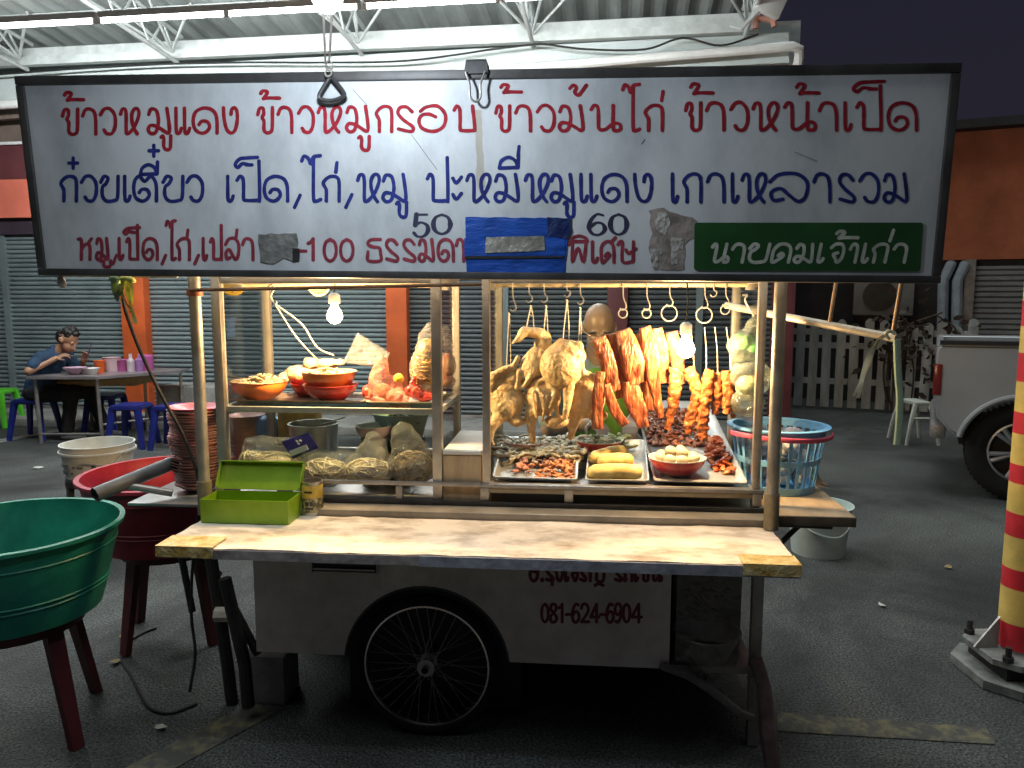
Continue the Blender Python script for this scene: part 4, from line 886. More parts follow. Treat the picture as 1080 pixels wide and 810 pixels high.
slab('pork_strip', 'lower red pork piece with frayed end under the largest slab', [(664,402,Yp),(670,426,Yp),(679,450,Yp-.01)], [46,62,56,34], 26, pork, 5)
slab('pork_strip', 'long pale streaked pork belly strip left of the bulb', [(680,345,Yp),(686,370,Yp-.01),(690,405,Yp-.01),(697,440,Yp)], [36,54,52,34,22], 30, meat_mat('pork_belly', (.16,.022,.010), (.42,.09,.03), (.70,.36,.17), 20, .34, .6, 60, .3, (.36,.5,.63), stretch=(1.8,1.8,.35)), 6)
slab('pork_strip', 'dark pork strip hanging deepest between the two broad slabs', [(645,352,Yp+.06),(652,380,Yp+.06),(656,420,Yp+.06)], [40,48,40], 28, pork, 21)
slab('pork_strip', 'dark pork strip half hidden behind the gap right of the largest slab', [(672,352,Yp+.06),(680,385,Yp+.06),(684,432,Yp+.06)], [40,46,36], 28, pork, 22)
slab('pork_strip', 'dim pork strip behind the bulb', [(708,350,Yp+.07),(714,375,Yp+.07),(716,405,Yp+.07)], [40,48,36], 28, pork, 23)
slab('pork_strip', 'short red pork strip tucked behind the belly strip', [(693,346,Yp+.03),(698,372,Yp+.03),(698,404,Yp+.03)], [34,44,36], 26, pork, 7)
sg_g = 'bumpy orange sausages hanging in the right cabinet'
slab('sausage', 'long bumpy sausage hanging just below left of the bulb', [(712,388,Yp),(711,418,Yp-.01),(704,452,Yp)], [36,40,34,18], 32, crisp, 8, .006, 55, 'sausage', sg_g, .08)
slab('sausage', 'knotted sausage hanging under the right side of the bulb', [(726,388,Yp),(735,415,Yp-.01),(728,442,Yp),(725,458,Yp)], [40,36,34,20], 32, crisp, 9, .006, 60, 'sausage', sg_g, .1)
slab('sausage', 'longest bumpy sausage with a split lower end', [(748,390,Yp-.02),(744,420,Yp-.02),(741,445,Yp-.02),(742,466,Yp-.02)], [30,38,34,40,22], 32, crisp, 10, .006, 60, 'sausage', sg_g, .1)
slab('sausage', 'short sausage left of the last one near the post', [(757,393,Yp),(756,415,Yp-.01),(754,437,Yp)], [26,34,30,24], 28, crisp, 11, .005, 60, 'sausage', sg_g, .1)
slab('sausage', 'yellowish short sausage second from the right post', [(766,391,Yp-.02),(768,415,Yp-.02),(766,436,Yp-.02)], [28,34,32,22], 30, crisp, 12, .005, 60, 'sausage', sg_g, .1)
slab('sausage', 'rightmost short dark orange sausage', [(775,394,Yp+.01),(776,415,Yp),(773,441,Yp)], [22,30,26,16], 26, crisp, 13, .005, 60, 'sausage', sg_g, .1)

# ================================================================== trays and food on the cabinet floor
ZF = zl-.003
tray_m = mat('tray_steel', (.54,.56,.56), .42, .7, .15, 6, .05, 30)
TS = .19
def tz(y): return TS*max(0, y-YF)
def onT(u, v, z):
    p = CART.on(u, v, z)
    for _ in range(12): p = CART.on(u, v, z+tz(p.y))
    return p
def tray_poly(name, lab, quad, z, h=.022, m=None, tilt=False):
    """A shallow tray whose rim follows a quad given in cart coordinates (x,y)."""
    c = Vector((sum(q[0] for q in quad)/4, sum(q[1] for q in quad)/4, z))
    def ring(s, zz, rr):
        out = []
        Q = [Vector((c.x+(q[0]-c.x)*s, c.y+(q[1]-c.y)*s, zz)) for q in quad]
        for i in range(4):
            a, b_, d = Q[i-1], Q[i], Q[(i+1)%4]; u1 = (a-b_).normalized()*rr; u2 = (d-b_).normalized()*rr
            for k in range(6):
                t = k/5; out.append(b_ + u1*(1-t)**2 + u2*t**2)
        return out
    bm = nb(); prof = [(.0,z),(.84,z),(.90,z+.006),(.955,z+h),(1.0,z+h+.001),(1.0,z+h-.003),(.965,z+h-.004),(.90,z+.002)]
    rings = [[bm.verts.new(p) for p in ring(s if s else .02, zz, .018*s+.001)] for s, zz in prof]
    n = len(rings[0])
    for a, b_ in zip(rings, rings[1:]):
        for k in range(n): bm.faces.new((a[k], a[(k+1)%n], b_[(k+1)%n], b_[k]))
    bm.faces.new(rings[0])
    if tilt:
        for v in bm.verts: v.co.z += tz(v.co.y)
    return build(name, bm, m or tray_m, loc=c, label=lab, cat='tray', sharp=30)
def quad_on(pts, z): return [(lambda p: (p.x, p.y))(onT(u, v, z)) for u, v in pts]
ZR = ZF + .026
t1 = quad_on([(513,502),(609,505),(611,472),(529,471)], ZR); t2 = quad_on([(617,505),(685,506),(680,474),(622,473)], ZR); t3 = quad_on([(690,506),(789,509),(764,461),(668,459)], ZR)
t1 = [(max(p[0], RX0+.018), max(p[1], YF+.016)) for p in t1]; t2 = [(p[0], max(p[1], YF+.016)) for p in t2]; t3 = [(min(p[0], RX1-.02), max(p[1], YF+.016)) for p in t3]
tray_poly('steel_tray', 'steel tray of greyish innards at the left of the right cabinet', t1, ZF, tilt=True)
tray_poly('steel_tray', 'small steel tray under the pale yellow rolls', t2, ZF, tilt=True)
tray_poly('steel_tray', 'large tilted steel tray under the egg bowl at the right', t3, ZF, tilt=True)
def lerp4(q, s, t):
    a = Vector((*q[0],0)).lerp(Vector((*q[1],0)), s); b_ = Vector((*q[3],0)).lerp(Vector((*q[2],0)), s); return a.lerp(b_, t)
def pile(name, lab, cat, q, s0, s1, t0, t1_, n, size, m, z, h=.03, seed=0, flat=.6, long=1.5, kind='stuff', tilt=False):
    rnd = random.Random(seed); bm = nb()
    for k in range(n):
        s, t = rnd.uniform(s0,s1), rnd.uniform(t0,t1_); p = lerp4(q, s, t); e = min((s-s0)/(s1-s0), (s1-s)/(s1-s0), (t-t0)/(t1_-t0), (t1_-t)/(t1_-t0))*2
        r = rnd.uniform(.6,1.25)*size; zz = z + r*flat*.6 + h*rnd.random()*min(1, e*1.6) + (tz(p.y) if tilt else 0)
        M = Matrix.Translation((p.x,p.y,zz)) @ Euler((rnd.uniform(-.6,.6),rnd.uniform(-.6,.6),rnd.uniform(0,6.3))).to_matrix().to_4x4() @ Matrix.Diagonal((r*long*rnd.uniform(.7,1.3), r, r*flat*rnd.uniform(.7,1.2), 1))
        vs = bmesh.ops.create_icosphere(bm, subdivisions=2, radius=1, matrix=M)['verts']
        o = Vector((k*7.3,k*1.9,seed))
        for v in vs: v.co += (v.co-Vector((p.x,p.y,zz)))*noise.noise((v.co-Vector((p.x,p.y,zz)))*(1.1/r)+o)*.55
    return build(name, bm, m, loc=(lerp4(q,(s0+s1)/2,(t0+t1_)/2).x, lerp4(q,(s0+s1)/2,(t0+t1_)/2).y, z), label=lab, cat=cat, kind=kind, sharp=70)
innard = mat('grey_innards', (.38,.31,.18), .4, 0, .35, 40, .2, 60, coat=.3, col2=(.74,.68,.48)); chop = mat('chopped_liver', (.28,.07,.025), .4, 0, .4, 40, .3, 80, coat=.2, col2=(.72,.30,.12), ramp=(.4,.6))
pale_pink = mat('pink_offal', (.50,.20,.12), .4, 0, .3, 40, .3, 80, coat=.2)
def noodles(name, lab, q, n, m, z, seed, r=.006, area=(.08,.95,.45,.92)):
    rnd = random.Random(seed); bm = nb()
    for k in range(n):
        s, t = rnd.uniform(area[0],area[1]), rnd.uniform(area[2],area[3]); P = []; a = rnd.uniform(0,6.3)
        p = lerp4(q, s, t); zz = z + rnd.uniform(.006,.028)
        for j in range(6):
            P.append(Vector((p.x, p.y, zz + tz(p.y) + rnd.uniform(-.005,.007)))); a += rnd.uniform(-1.1,1.1); p = p + Vector((math.cos(a), math.sin(a)*.7, 0))*.02
        tube(bm, cr(P,3), rnd.uniform(.6,1.2)*r, 7, flat=.75)
    for v in bm.verts:
        v.co.y = max(v.co.y, YF+.012)
    return build(name, bm, m, loc=(lerp4(q,.5,.7).x, lerp4(q,.5,.7).y, z), label=lab, cat='food', kind='stuff', sharp=80)
noodles('boiled_innards', 'tangle of greyish green innards across the left tray', t1, 150, innard, ZF+.004, 4, r=.010)
pile('chopped_liver', 'heap of orange brown chopped liver at the front of the left tray', 'food', t1, .52,.95,.08,.5, 140, .0105, chop, ZF+.003, .03, 2, tilt=True)
pile('pink_offal', 'small lump of pinkish offal in the middle of the left tray', 'food', t1, .24,.44,.2,.5, 16, .012, pale_pink, ZF+.003, .018, 3, tilt=True)
pile('sliced_meat', 'bed of reddish brown sliced meat at the back of the large tray', 'food', t3, .06,.75,.42,.94, 330, .0115, mat('dark_roast_slices', (.16,.035,.02), .35, 0, .4, 40, .3, 80, coat=.3, col2=(.52,.19,.09)), ZF+.003, .024, 5, tilt=True)
pile('red_pork_slices', 'pile of bright orange red pork slices at the right of the large tray', 'food', t3, .72,.93,.14,.55, 70, .012, mat('red_slices', (.60,.06,.015), .35, 0, .35, 40, .3, 80, coat=.3, col2=(.85,.25,.05)), ZF+.003, .026, 6, long=2, tilt=True)
green_m = mat('herb', (.06,.13,.02), .6, 0, .4, 40, col2=(.20,.30,.06))
# pale yellow rolls
roll_m = mat('yellow_roll', (.62,.40,.09), .42, 0, .15, 18, .12, 60, coat=.15, col2=(.85,.66,.25))
def roll(u0, v0, u1, v1, dy, r, lab, seed, z=ZF):
    a, b_ = onT(u0, v0, z+r), onT(u1, v1, z+r); bm = nb(); P = cr([a, a.lerp(b_,.3)+Vector((0,.004,.005)), a.lerp(b_,.7)+Vector((0,.004,.006)), b_],6)
    for p in P: p.y = max(p.y, YF+.045)
    tube(bm, P, lambda t: r*(.45+.55*min(1, math.sin(PI*min(1,max(0,t*.94+.03)))*2.2)), 16); wobble(bm, .0025, 40, seed)
    build('yellow_roll', bm, roll_m, loc=a, label=lab, cat='food', group='pale yellow rolls in the small tray', sharp=80)
roll(620,499,677,499,0,.030,'frontmost pale yellow roll in the small tray',1); roll(630,487,668,487,0,.028,'deeper yellow roll lying behind the front one',2,ZF+.012); roll(623,484,660,476,0,.026,'rearmost pale yellow roll lying slantwise',3,ZF+.02)
pile('pickled_greens', 'few green vegetables between the rolls and the white red bowl', 'vegetables', t2, .02,.8,.80,1.1, 22, .013, mat('pale_green', (.24,.30,.10), .45, 0, .3, 40, col2=(.55,.58,.28)), ZF+.014, .025, 9, long=2, tilt=True)
# bowls
enam_w = mat('white_enamel', (.78,.76,.70), .22, 0, .05, 6, coat=.4); red_pl = mat('red_melamine', (.62,.03,.02), .25, 0, .08, 6, coat=.5); orange_pl = mat('orange_melamine', (.85,.20,.03), .3, 0, .08, 6, coat=.4); orange_in = mat('cream_lining', (.85,.55,.30), .3, 0, .08, 6, coat=.4); pink_pl = mat('pink_melamine', (.75,.42,.42), .3, 0, .08, 6, coat=.3)
def bowl2(name, lab, c, rb, rt, h, outer, inner, cat='bowl', group=None, cc=.06):
    """Melamine bowl: outer shell with the inner lining as a part of another colour."""
    t = thing(name, c, lab, cat, group); k = 9; o, i = [], []
    for j in range(k+1):
        s = j/k; r = rb + (rt-rb)*math.sin(PI/2*s)**.9; o.append((r, h*s**1.15)); i.append((max(.002, r-.004), max(.004, h*s**1.15)))
    bm = nb(); lathe(bm, [(rb*.6,0),(rb*.75,-.004)]+[(rb*.95,-.004)]+o+[(rt+.004,h+.001)], c, 36); build('shell', bm, outer, t, sharp=50)
    bm = nb(); lathe(bm, [(.0008,.0045)]+i+[(rt-.001,h+.003),(rt+.0045,h+.0035),(rt+.0045,h+.0005)], c, 36); build('lining', bm, inner, t, sharp=50)
    return t
c = onT(715,500,ZF+.02); c = Vector((c.x, max(c.y, YF+.13), ZF+.012+tz(YF+.13))); eb = bowl2('egg_bowl', 'red outside white inside bowl full of peeled eggs', c, .062, .105, .055, red_pl, enam_w)
egg_m = mat('boiled_egg', (.64,.52,.34), .34, 0, .08, 8, coat=.15); egg0 = None; rnd = random.Random(5)
spots = [(.066*math.cos(a), .066*math.sin(a), .044) for a in [2*PI*k/8+.2 for k in range(8)]] + [(.027*math.cos(a), .027*math.sin(a), .066) for a in [2*PI*k/3+1 for k in range(3)]]
for x, y, z in spots:
    if egg0 is None:
        bm = nb(); lathe(bm, [(.0005,-.0185),(.009,-.0165),(.0155,-.010),(.0175,-.001),(.0165,.009),(.0115,.018),(.005,.0225),(.0005,.0235)], (0,0,0), 20)
        egg0 = o = build('peeled_egg', bm, egg_m, loc=(0,0,0), label='peeled boiled egg in the red bowl on the large tray', cat='egg', group='peeled eggs in the red bowl', sharp=80)
    else: o = copy_tree(egg0)
    o.location = CART.W(c+Vector((x,y,z+.014))); o.scale = (1.12,)*3; o.rotation_euler = (rnd.uniform(.8,2), rnd.uniform(-1,1), rnd.uniform(0,6))
Yq = YF+.37; zq = CART.at(632,464,Yq).z-.06; c = Vector((CART.at(632,464,Yq).x, Yq, zq)); bm = nb(); box(bm, CART.at(535,470,Yq).x, c.x+.07, Yq-.06, Yq+.075, ZF, zq-.0045, .004); build('wooden_riser', bm, MATS['plywood'], loc=(c.x-.1,Yq,ZF), label='low wooden riser under the bowls at the back of the right cabinet', cat='stand')
bowl2('enamel_bowl', 'white bowl with a red outside holding herbs, behind the rolls', c, .062, .096, .06, red_pl, enam_w)
pile('cut_herbs', 'grey green cut herbs in the white and red bowl', 'herbs', [(c.x-.07,c.y-.07),(c.x+.07,c.y-.07),(c.x+.07,c.y+.07),(c.x-.07,c.y+.07)], .1,.9,.1,.9, 50, .008, mat('grey_herb', (.12,.15,.08), .6, 0, .4, 40, col2=(.42,.42,.28)), zq+.052, .022, 12, long=2.2)
x = CART.at(555,466,Yq).x; bowl2('pink_bowl', 'pale pink bowl behind the left tray of innards', (x,Yq,zq), .06, .088, .048, pink_pl, pink_pl)
x = CART.at(596,470,Yq).x; bm = nb(); lathe(bm, [(.001,.034),(.025,.033),(.05,.02),(.062,.004),(.063,0),(.001,0)], (x,Yq,zq), 30); 
build('dull_lid', bm, mat('olive_lid', (.20,.17,.08), .5, 0, .2, 12), loc=(x,Yq,zq), label='dull olive pot lid between the pink bowl and the herb bowl', cat='lid')
x = CART.at(541,465,Yq).x; bm = nb(); tube(bm, cr([(x+.03,Yq,zq+.02),(x,Yq-.03,zq+.06),(x-.035,Yq-.06,zq+.085)],4), .006, 8, flat=.5); build('spoon', bm, mat('pale_blue_plastic', (.35,.52,.60), .4), loc=(x,Yq,zq+.03), label='pale blue plastic spoon sticking out of the pink bowl', cat='spoon')

# ================================================================== left cabinet: top shelf
ZSH = ZS
x0, x1 = CART.at(243,425,YF+.08).x, CART.at(384,425,YF+.08).x
tray_poly('dark_tray', 'flat dull tray under the orange and red bowls on the glass shelf', [(x0,YF+.07),(x1,YF+.07),(x1,YF+.29),(x0,YF+.29)], ZSH, .014, mat('worn_tray', (.25,.20,.16), .35, .6, .3, 9))
x2 = CART.at(386,430,YF+.1).x; tray_poly('white_tray', 'pale plastic tray under the sauce bags on the glass shelf', [(x2,YF+.09),(LX1-.03,YF+.09),(LX1-.03,YF+.4),(x2,YF+.4)], ZSH, .012, mat('cream_tray', (.72,.62,.48), .4))
x = CART.at(274,410,YF+.165).x; c = Vector((x,YF+.165,ZSH+.012)); bowl2('orange_bowl', 'orange bowl of shredded food at the left end of the shelf', c, .06, .108, .066, orange_pl, orange_in)
q = lambda c, r: [(c.x-r,c.y-r),(c.x+r,c.y-r),(c.x+r,c.y+r),(c.x-r,c.y+r)]
shred = mat('pale_shreds', (.55,.36,.16), .5, 0, .3, 40, .3, 80, col2=(.85,.70,.42))
pile('shredded_food', 'pale shredded food heaped in the left orange bowl', 'food', q(c,.07), 0,1,0,1, 120, .009, shred, c.z+.056, .034, 21, long=2)
x = CART.at(349,412,YF+.165).x; c = Vector((x,YF+.165,ZSH+.012)); bowl2('red_bowl', 'red bowl with another orange bowl set in it', c, .06, .105, .055, red_pl, mat('red_lining', (.70,.10,.07), .3, 0, .08, 6, coat=.4))
c2 = Vector((CART.at(347,397,YF+.165).x,YF+.165,ZSH+.052)); bowl2('orange_bowl', 'orange bowl nested on top of the red bowl', c2, .06, .106, .066, orange_pl, orange_in)
pile('shredded_food', 'pale shreds just showing over the rim of the nested orange bowl', 'food', q(c2,.07), 0,1,0,1, 120, .009, shred, c2.z+.052, .028, 22, long=2)
# steamed bird behind the bowls
def blobthing(name, lab, cat, prims, m, seed, vox=.005, amp=.004, sc=25, group=None, ridge=False, amp2=.0015, parent=None, smooth=3, sharp=80):
    bm = nb(); c0 = None
    for p in prims:
        if p[0] == 'e':
            c = P3(p[1],p[2],p[3]); c0 = c0 or c; ellip(bm, c, (p[4]/1000,p[6]/1000,p[5]/1000), (0,R(p[7]) if len(p)>7 else 0,0), 20, 14)
        else:
            c0 = c0 or P3(*p[1:4]); capsule(bm, P3(*p[1:4]), P3(*p[4:7]), p[7]/1000, p[8]/1000)
    return build(name, blob(bm, vox, smooth, amp, sc, seed, ridge, amp2), m, parent, loc=c0, label=lab, cat=cat, group=group, sharp=sharp)
Yb = YF+.34
blobthing('steamed_chicken', 'whole pale golden chicken lying behind the shelf bowls', 'poultry', [('e',318,394,Yb,75,38,60,0),('e',343,387,Yb,50,24,40,0),('c',300,398,Yb-.03,294,408,Yb-.05,26,16),('c',325,383,Yb-.03,360,382,Yb-.04,22,14)], skin, 31)
x = CART.at(326,405,Yb-.05).x; bowl2('red_bowl', 'red bowl under the whole chicken at the back of the shelf', (x,Yb-.02,ZSH+.013), .06, .085, .04, red_pl, red_pl)
# wire tongs on a hook
bm = nb(); a = P3(287,303,YF+.06); z1 = P3(287,318,YF+.06)
tube(bm, cr([a+Vector((-.02,0,0)), a+Vector((0,0,.012)), a+Vector((.006,0,-.01)), a+Vector((-.006,0,-.035)), z1+Vector((.012,0,-.012)), z1+Vector((.018,0,.0))],4), .0028, 6)
tube(bm, cr([z1+Vector((.01,0,-.01)), P3(312,355,YF+.08), P3(336,381,YF+.12)],5), .0042, 7); tube(bm, cr([z1+Vector((.01,0,-.01)), P3(318,342,YF+.08), P3(334,366,YF+.10), P3(352,375,YF+.13)],5), .0042, 7)
build('wire_tongs', bm, mat('bright_wire', (.70,.66,.58), .3, .8, .15, 20), loc=a, label='wire tongs hanging open from the rod in the left cabinet', cat='tongs')
# plastic bags on the shelf
bagred = glassy('red_clear_bag', (1,.82,.75), .12, .34, (.88,.40,.28), .14, .9, 45)
def sheet_bag(name, lab, cat, pts, m, seed, crinkle=.012, group=None):
    """A limp empty bag: two crumpled films that meet at the edge; pts = four corners (u,v,ly)."""
    P = [P3(*p) for p in pts]; bm = nb(); n = 16
    for side in (-1, 1):
        g = []
        for j in range(n+1):
            row = []
            for i in range(n+1):
                s, t = i/n, j/n; p = P[0].lerp(P[1],s).lerp(P[3].lerp(P[2],s),t); e = min(1, 6*min(s,1-s,t,1-t))
                k = noise.noise(p*22+Vector((seed,side,0)))*crinkle + noise.noise(p*60+Vector((seed,side*3,0)))*crinkle*.4
                row.append(bm.verts.new(p + Vector((0, (side*.012 + k)*e if e else 0, k*.5))))
            g.append(row)
        for a, b_ in zip(g, g[1:]):
            for i in range(n): bm.faces.new((a[i],a[i+1],b_[i+1],b_[i]))
    return build(name, bm, m, loc=P[0], label=lab, cat=cat, group=group, recalc=False, sharp=60)
sheet_bag('clear_bag', 'empty crinkled clear bag standing behind the sauce bags', 'plastic bag', [(362,382,YF+.25),(405,388,YF+.25),(411,372,YF+.3),(377,351,YF+.3)], glassy('thin_bag', (.97,.97,.97), .12, .07, (.8,.78,.7), .15, .8, 30), 3)
sauce = mat('red_sauce', (.60,.02,.015), .25, 0, .2, 30, .2, 40, coat=.6, col2=(.80,.10,.06)); yel_s = mat('yellow_sauce', (.85,.50,.04), .3, 0, .1, 20, coat=.5); pinkc = mat('pinkish_sauce', (.75,.28,.17), .3, 0, .35, 30, .2, 40, coat=.5, col2=(.90,.55,.38))
Ys = YF+.16
sb = blobthing('sauce_bag', 'bulging clear bags of pink and red sauce beside the bowls', 'bag of food', [('e',398,416,Ys,50,40,40,0),('e',408,408,Ys+.02,60,45,40,0),('e',418,418,Ys,50,34,40,0),('c',400,404,Ys,402,380,Ys,44,20)], bagred, 41, amp=.006, sc=30, ridge=True)
for pr, m, nm in (([('e',388,414,Ys-.01,24,30,24,0)], sauce, 'red_contents'), ([('e',404,412,Ys,40,30,24,0),('e',416,420,Ys,36,22,24,0)], pinkc, 'pink_contents')):
    blobthing(nm, None, None, pr, m, 42, parent=sb)
blobthing('sauce_bag', 'small round bag of yellow sauce on top of the sauce bags', 'bag of food', [('e',421,399,Ys-.02,22,20,20,0)], yel_s, 43, group='bags on the glass shelf')
blobthing('sauce_bag', 'shiny red bag of sauce at the foot of the tall snack bag', 'bag of food', [('e',436,412,Ys-.02,34,28,28,0),('e',448,418,Ys-.01,34,22,26,0),('c',436,404,Ys-.02,437,398,Ys-.02,12,6)], sauce, 44, amp=.006, sc=45, group='bags on the glass shelf')
Yn = YF+.19
Yn_ = Yn
nb_ = blobthing('snack_bag', 'tall clear bag of crisp golden noodles at the right end of the shelf', 'bag of food', [('e',447,388,Yn,48,80,42,4),('e',451,372,Yn,42,60,38,0),('e',446,410,Yn,52,42,43,0)], mat('crisp_noodles', (.50,.24,.06), .5, 0, .4, 26, .7, 45, coat=.3, col2=(.86,.52,.18), ramp=(.36,.58)), 45, amp=.005, sc=30)
bm = nb(); rnd = random.Random(77)
for k in range(210):
    f = rnd.uniform(.93,1.05); a = rnd.uniform(0,6.3); zc = rnd.uniform(-.075,.07); cc = P3(448,389,Yn); da = rnd.uniform(.4,.9); w_ = math.sqrt(max(.2,1-(zc/.09)**2)); tube(bm, cr([cc+Vector((.053*w_*f*math.cos(a+da*i/3), .047*w_*f*math.sin(a+da*i/3), zc+rnd.uniform(-.006,.006))) for i in range(4)],3), .0024, 5)
build('noodle_strands', bm, MATS['crisp_noodles'], nb_, sharp=80)
blobthing('bag_film', None, None, [('e',447,388,Yn,55,88,48,4),('e',451,370,Yn,48,66,43,0),('e',446,411,Yn,59,46,49,0),('c',452,356,Yn,455,346,Yn,40,22)], bag_m, 46, parent=nb_, amp=.004, ridge=True)
rb_ = blobthing('snack_bag', 'knotted clear bag of red and orange snacks behind the cabinet divider', 'bag of food', [('e',472,385,YB-.10,30,52,32,0),('e',470,402,YB-.1,36,30,34,0)], mat('snack_mix', (.60,.10,.04), .4, 0, .4, 22, .4, 45, coat=.4, col2=(.90,.55,.25)), 47)
blobthing('bag_film', None, None, [('e',472,385,YB-.1,33,56,35,0),('e',470,402,YB-.1,39,32,37,0),('c',473,366,YB-.1,470,346,YB-.1,20,12)], bag_m, 48, parent=rb_, ridge=True)
# round things on the upper rail
p = P3(246,297,YH+.03); bm = nb(); lathe(bm, [(.001,-.004),(.056,-.004),(.058,0),(.056,.004),(.001,.004)], p, 28, tilt=(PI/2,0,0)); dl = build('yellow_disc', bm, mat('yellow_card', (.80,.52,.03), .5, 0, .1, 20), loc=p, label='round yellow tag hung at the top left of the left cabinet', cat='tag')
bm = nb()
for k in range(12):
    a = 2*PI*k/12; d = Vector((math.cos(a),0,math.sin(a)))*.043; obox(bm, p+d+Vector((0,-.0055,0)), (.006,.002,.006))
obox(bm, p+Vector((0,-.0055,.004)), (.010,.002,.022)); build('dark_marks', bm, mat('ochre_print', (.40,.22,.02), .6), dl)
p = P3(336,300,YH+.02); bm = nb(); r = .043
tube(bm, [(p.x+r*math.cos(t), p.y, p.z+r*math.sin(t)) for t in [2*PI*k/28 for k in range(29)]], .005, 6, cap=False)
for k in range(-5,6):
    s = k/6*r; hh = math.sqrt(r*r-s*s); tube(bm, [(p.x+s,p.y+.0,p.z-hh),(p.x+s,p.y+.012,p.z),(p.x+s,p.y,p.z+hh)], .0012, 4); tube(bm, [(p.x-hh,p.y,p.z+s),(p.x,p.y+.012,p.z+s),(p.x+hh,p.y,p.z+s)], .0012, 4)
tube(bm, [(p.x,p.y,p.z+r),(p.x,p.y,p.z+.10)], .004, 6); build('wire_strainer', bm, MATS['greasy_rail'], loc=p, label='round wire noodle strainer hanging at the top of the left cabinet', cat='strainer')
p = P3(244,345,YB+.02); bm = nb(); obox(bm, p, (.032,.003,.085)); build('blue_card', bm, mat('blue_card', (.12,.22,.55), .5), loc=p, label='small blue card stuck behind the rear glass at the left', cat='card')
# ================================================================== left cabinet: lower deck
ZD = zr2-.004
Yt = YF+.30; c = Vector((CART.at(331,460,Yt).x, Yt, ZD)); pot = thing('steel_pot', c, 'dented steel pot with a ladle in the lower left cabinet', 'pot')
zt_p = CART.at(331,447,Yt).z; bm = nb(); vessel(bm, .094, .101, zt_p-ZD, c, .003, .005); build('pot_body', bm, mat('dull_aluminium', (.62,.62,.58), .4, .55, .15, 9, .1, 20), pot)
bm = nb(); lathe(bm, [(.0005,0),(.095,0),(.095,.003),(.0005,.003)], c+Vector((0,0,zt_p-ZD-.03)), 28); build('broth', bm, mat('broth', (.16,.12,.07), .1, 0, .2, 20), pot)
a = P3(364,440,Yt-.06); bm = nb(); tube(bm, cr([c+Vector((.0,-.02,zt_p-ZD-.03)), c+Vector((.04,-.04,zt_p-ZD)), a],4), .006, 8, flat=.5); ellip(bm, c+Vector((-.01,-.015,zt_p-ZD-.035)), (.03,.03,.012)); build('ladle', bm, steel, loc=a, label='bright ladle leaning out of the steel pot', cat='ladle')
x = CART.at(394,455,YF+.22).x; zb2 = CART.at(394,449,YF+.22).z; bowl2('lilac_bowl', 'white bowl with a lilac outside beside the steel pot', (x,YF+.22,zb2-.045), .05, .073, .045, mat('lilac_melamine', (.55,.42,.50), .35), enam_w)
bm = nb(); vessel(bm, .05, .055, zb2-.045-.006-ZD, (x,YF+.22,ZD), .004, .003); build('tub', bm, white_pl, loc=(x,YF+.22,ZD), label='white tub carrying the lilac bowl', cat='tub')
Yg = YF+.35; x = CART.at(423,445,Yg).x; zg = CART.at(423,437,Yg).z; bm = nb(); vessel(bm, .09, .118, .10, (x,Yg,zg-.10), .004, .008, sy=.8); bas = build('basin', bm, mat('grey_green_basin', (.30,.40,.36), .4, 0, .15, 9), loc=(x,Yg,zg-.1), label='grey green basin of chopped greens under the shelf', cat='basin')
pile('chopped_greens', 'bright chopped greens filling the grey green basin', 'vegetables', [(x-.085,Yg-.06),(x+.085,Yg-.06),(x+.085,Yg+.06),(x-.085,Yg+.06)], 0,1,0,1, 160, .006, green_m, zg-.03, .03, 51, long=2.5)
bm = nb(); box(bm, x-.09, x+.09, Yg-.07, Yg+.07, ZD, zg-.1005, .005); build('crate', bm, steel_dark, loc=(x,Yg,ZD), label='dark crate under the basin of greens', cat='crate')
rice = mat('rice_noodles', (.72,.52,.29), .5, 0, .25, 18, .2, 60, coat=.3, col2=(.90,.78,.56), stretch=(1,1,4)); brn = mat('brown_noodles', (.26,.16,.08), .55, 0, .35, 25, .6, 50, col2=(.55,.38,.20))
def food_bag(lab, prims, m, film, seed):
    g_ = lambda P: [(p[:4]+tuple(v*1.3 for v in p[4:7])+p[7:]) if p[0]=='e' else p[:7]+tuple(v*1.3 for v in p[7:9]) for p in P]
    prims, film = g_(prims), g_(film)
    bm = nb(); rnd = random.Random(seed); p0 = prims[0]; c = P3(*p0[1:4]); rx, rz, ry = (q/1000 for q in p0[4:7])
    for pr in prims:
        cc = P3(*pr[1:4]); ax, az, ay = (q/1000 for q in pr[4:7]); ellip(bm, cc, (ax*.84, ay*.84, az*.84), (0,0,0), 16, 10)
        for k in range(85):
            f = rnd.uniform(.8,1.0); A = Vector((rnd.gauss(0,1), rnd.gauss(0,.7), rnd.gauss(0,1))).normalized(); B = Vector((rnd.gauss(0,1), rnd.gauss(0,1), rnd.gauss(0,1))); B = (B-A*B.dot(A)).normalized(); t0 = rnd.uniform(0,6.3); sp = rnd.uniform(1.2,3.0)
            P = [A*math.cos(t0+sp*i/7)+B*math.sin(t0+sp*i/7) for i in range(8)]
            tube(bm, [cc+Vector((q.x*ax*f, q.y*ay*f, q.z*az*f)) + Vector((rnd.uniform(-1,1),rnd.uniform(-1,1),rnd.uniform(-1,1)))*.0015 for q in P], rnd.uniform(.0022,.0036), 5)
    o = build('noodle_bag', bm, m, loc=c, label=lab, cat='bag of noodles', group='clear bags of noodles on the lower deck', sharp=80)
    blobthing('bag_film', None, None, film, bag_m, seed+1, parent=o, vox=.009, amp=.008, sc=20, ridge=True, smooth=1, sharp=22)
Yl = YF+.09
food_bag('long low bag of rice noodles at the left of the lower deck', [('e',288,490,Yl,105,42,45,0),('e',268,486,Yl,50,36,40,0)], rice, [('e',288,489,Yl,112,50,50,0),('c',270,474,Yl,320,472,Yl,40,28)], 61)
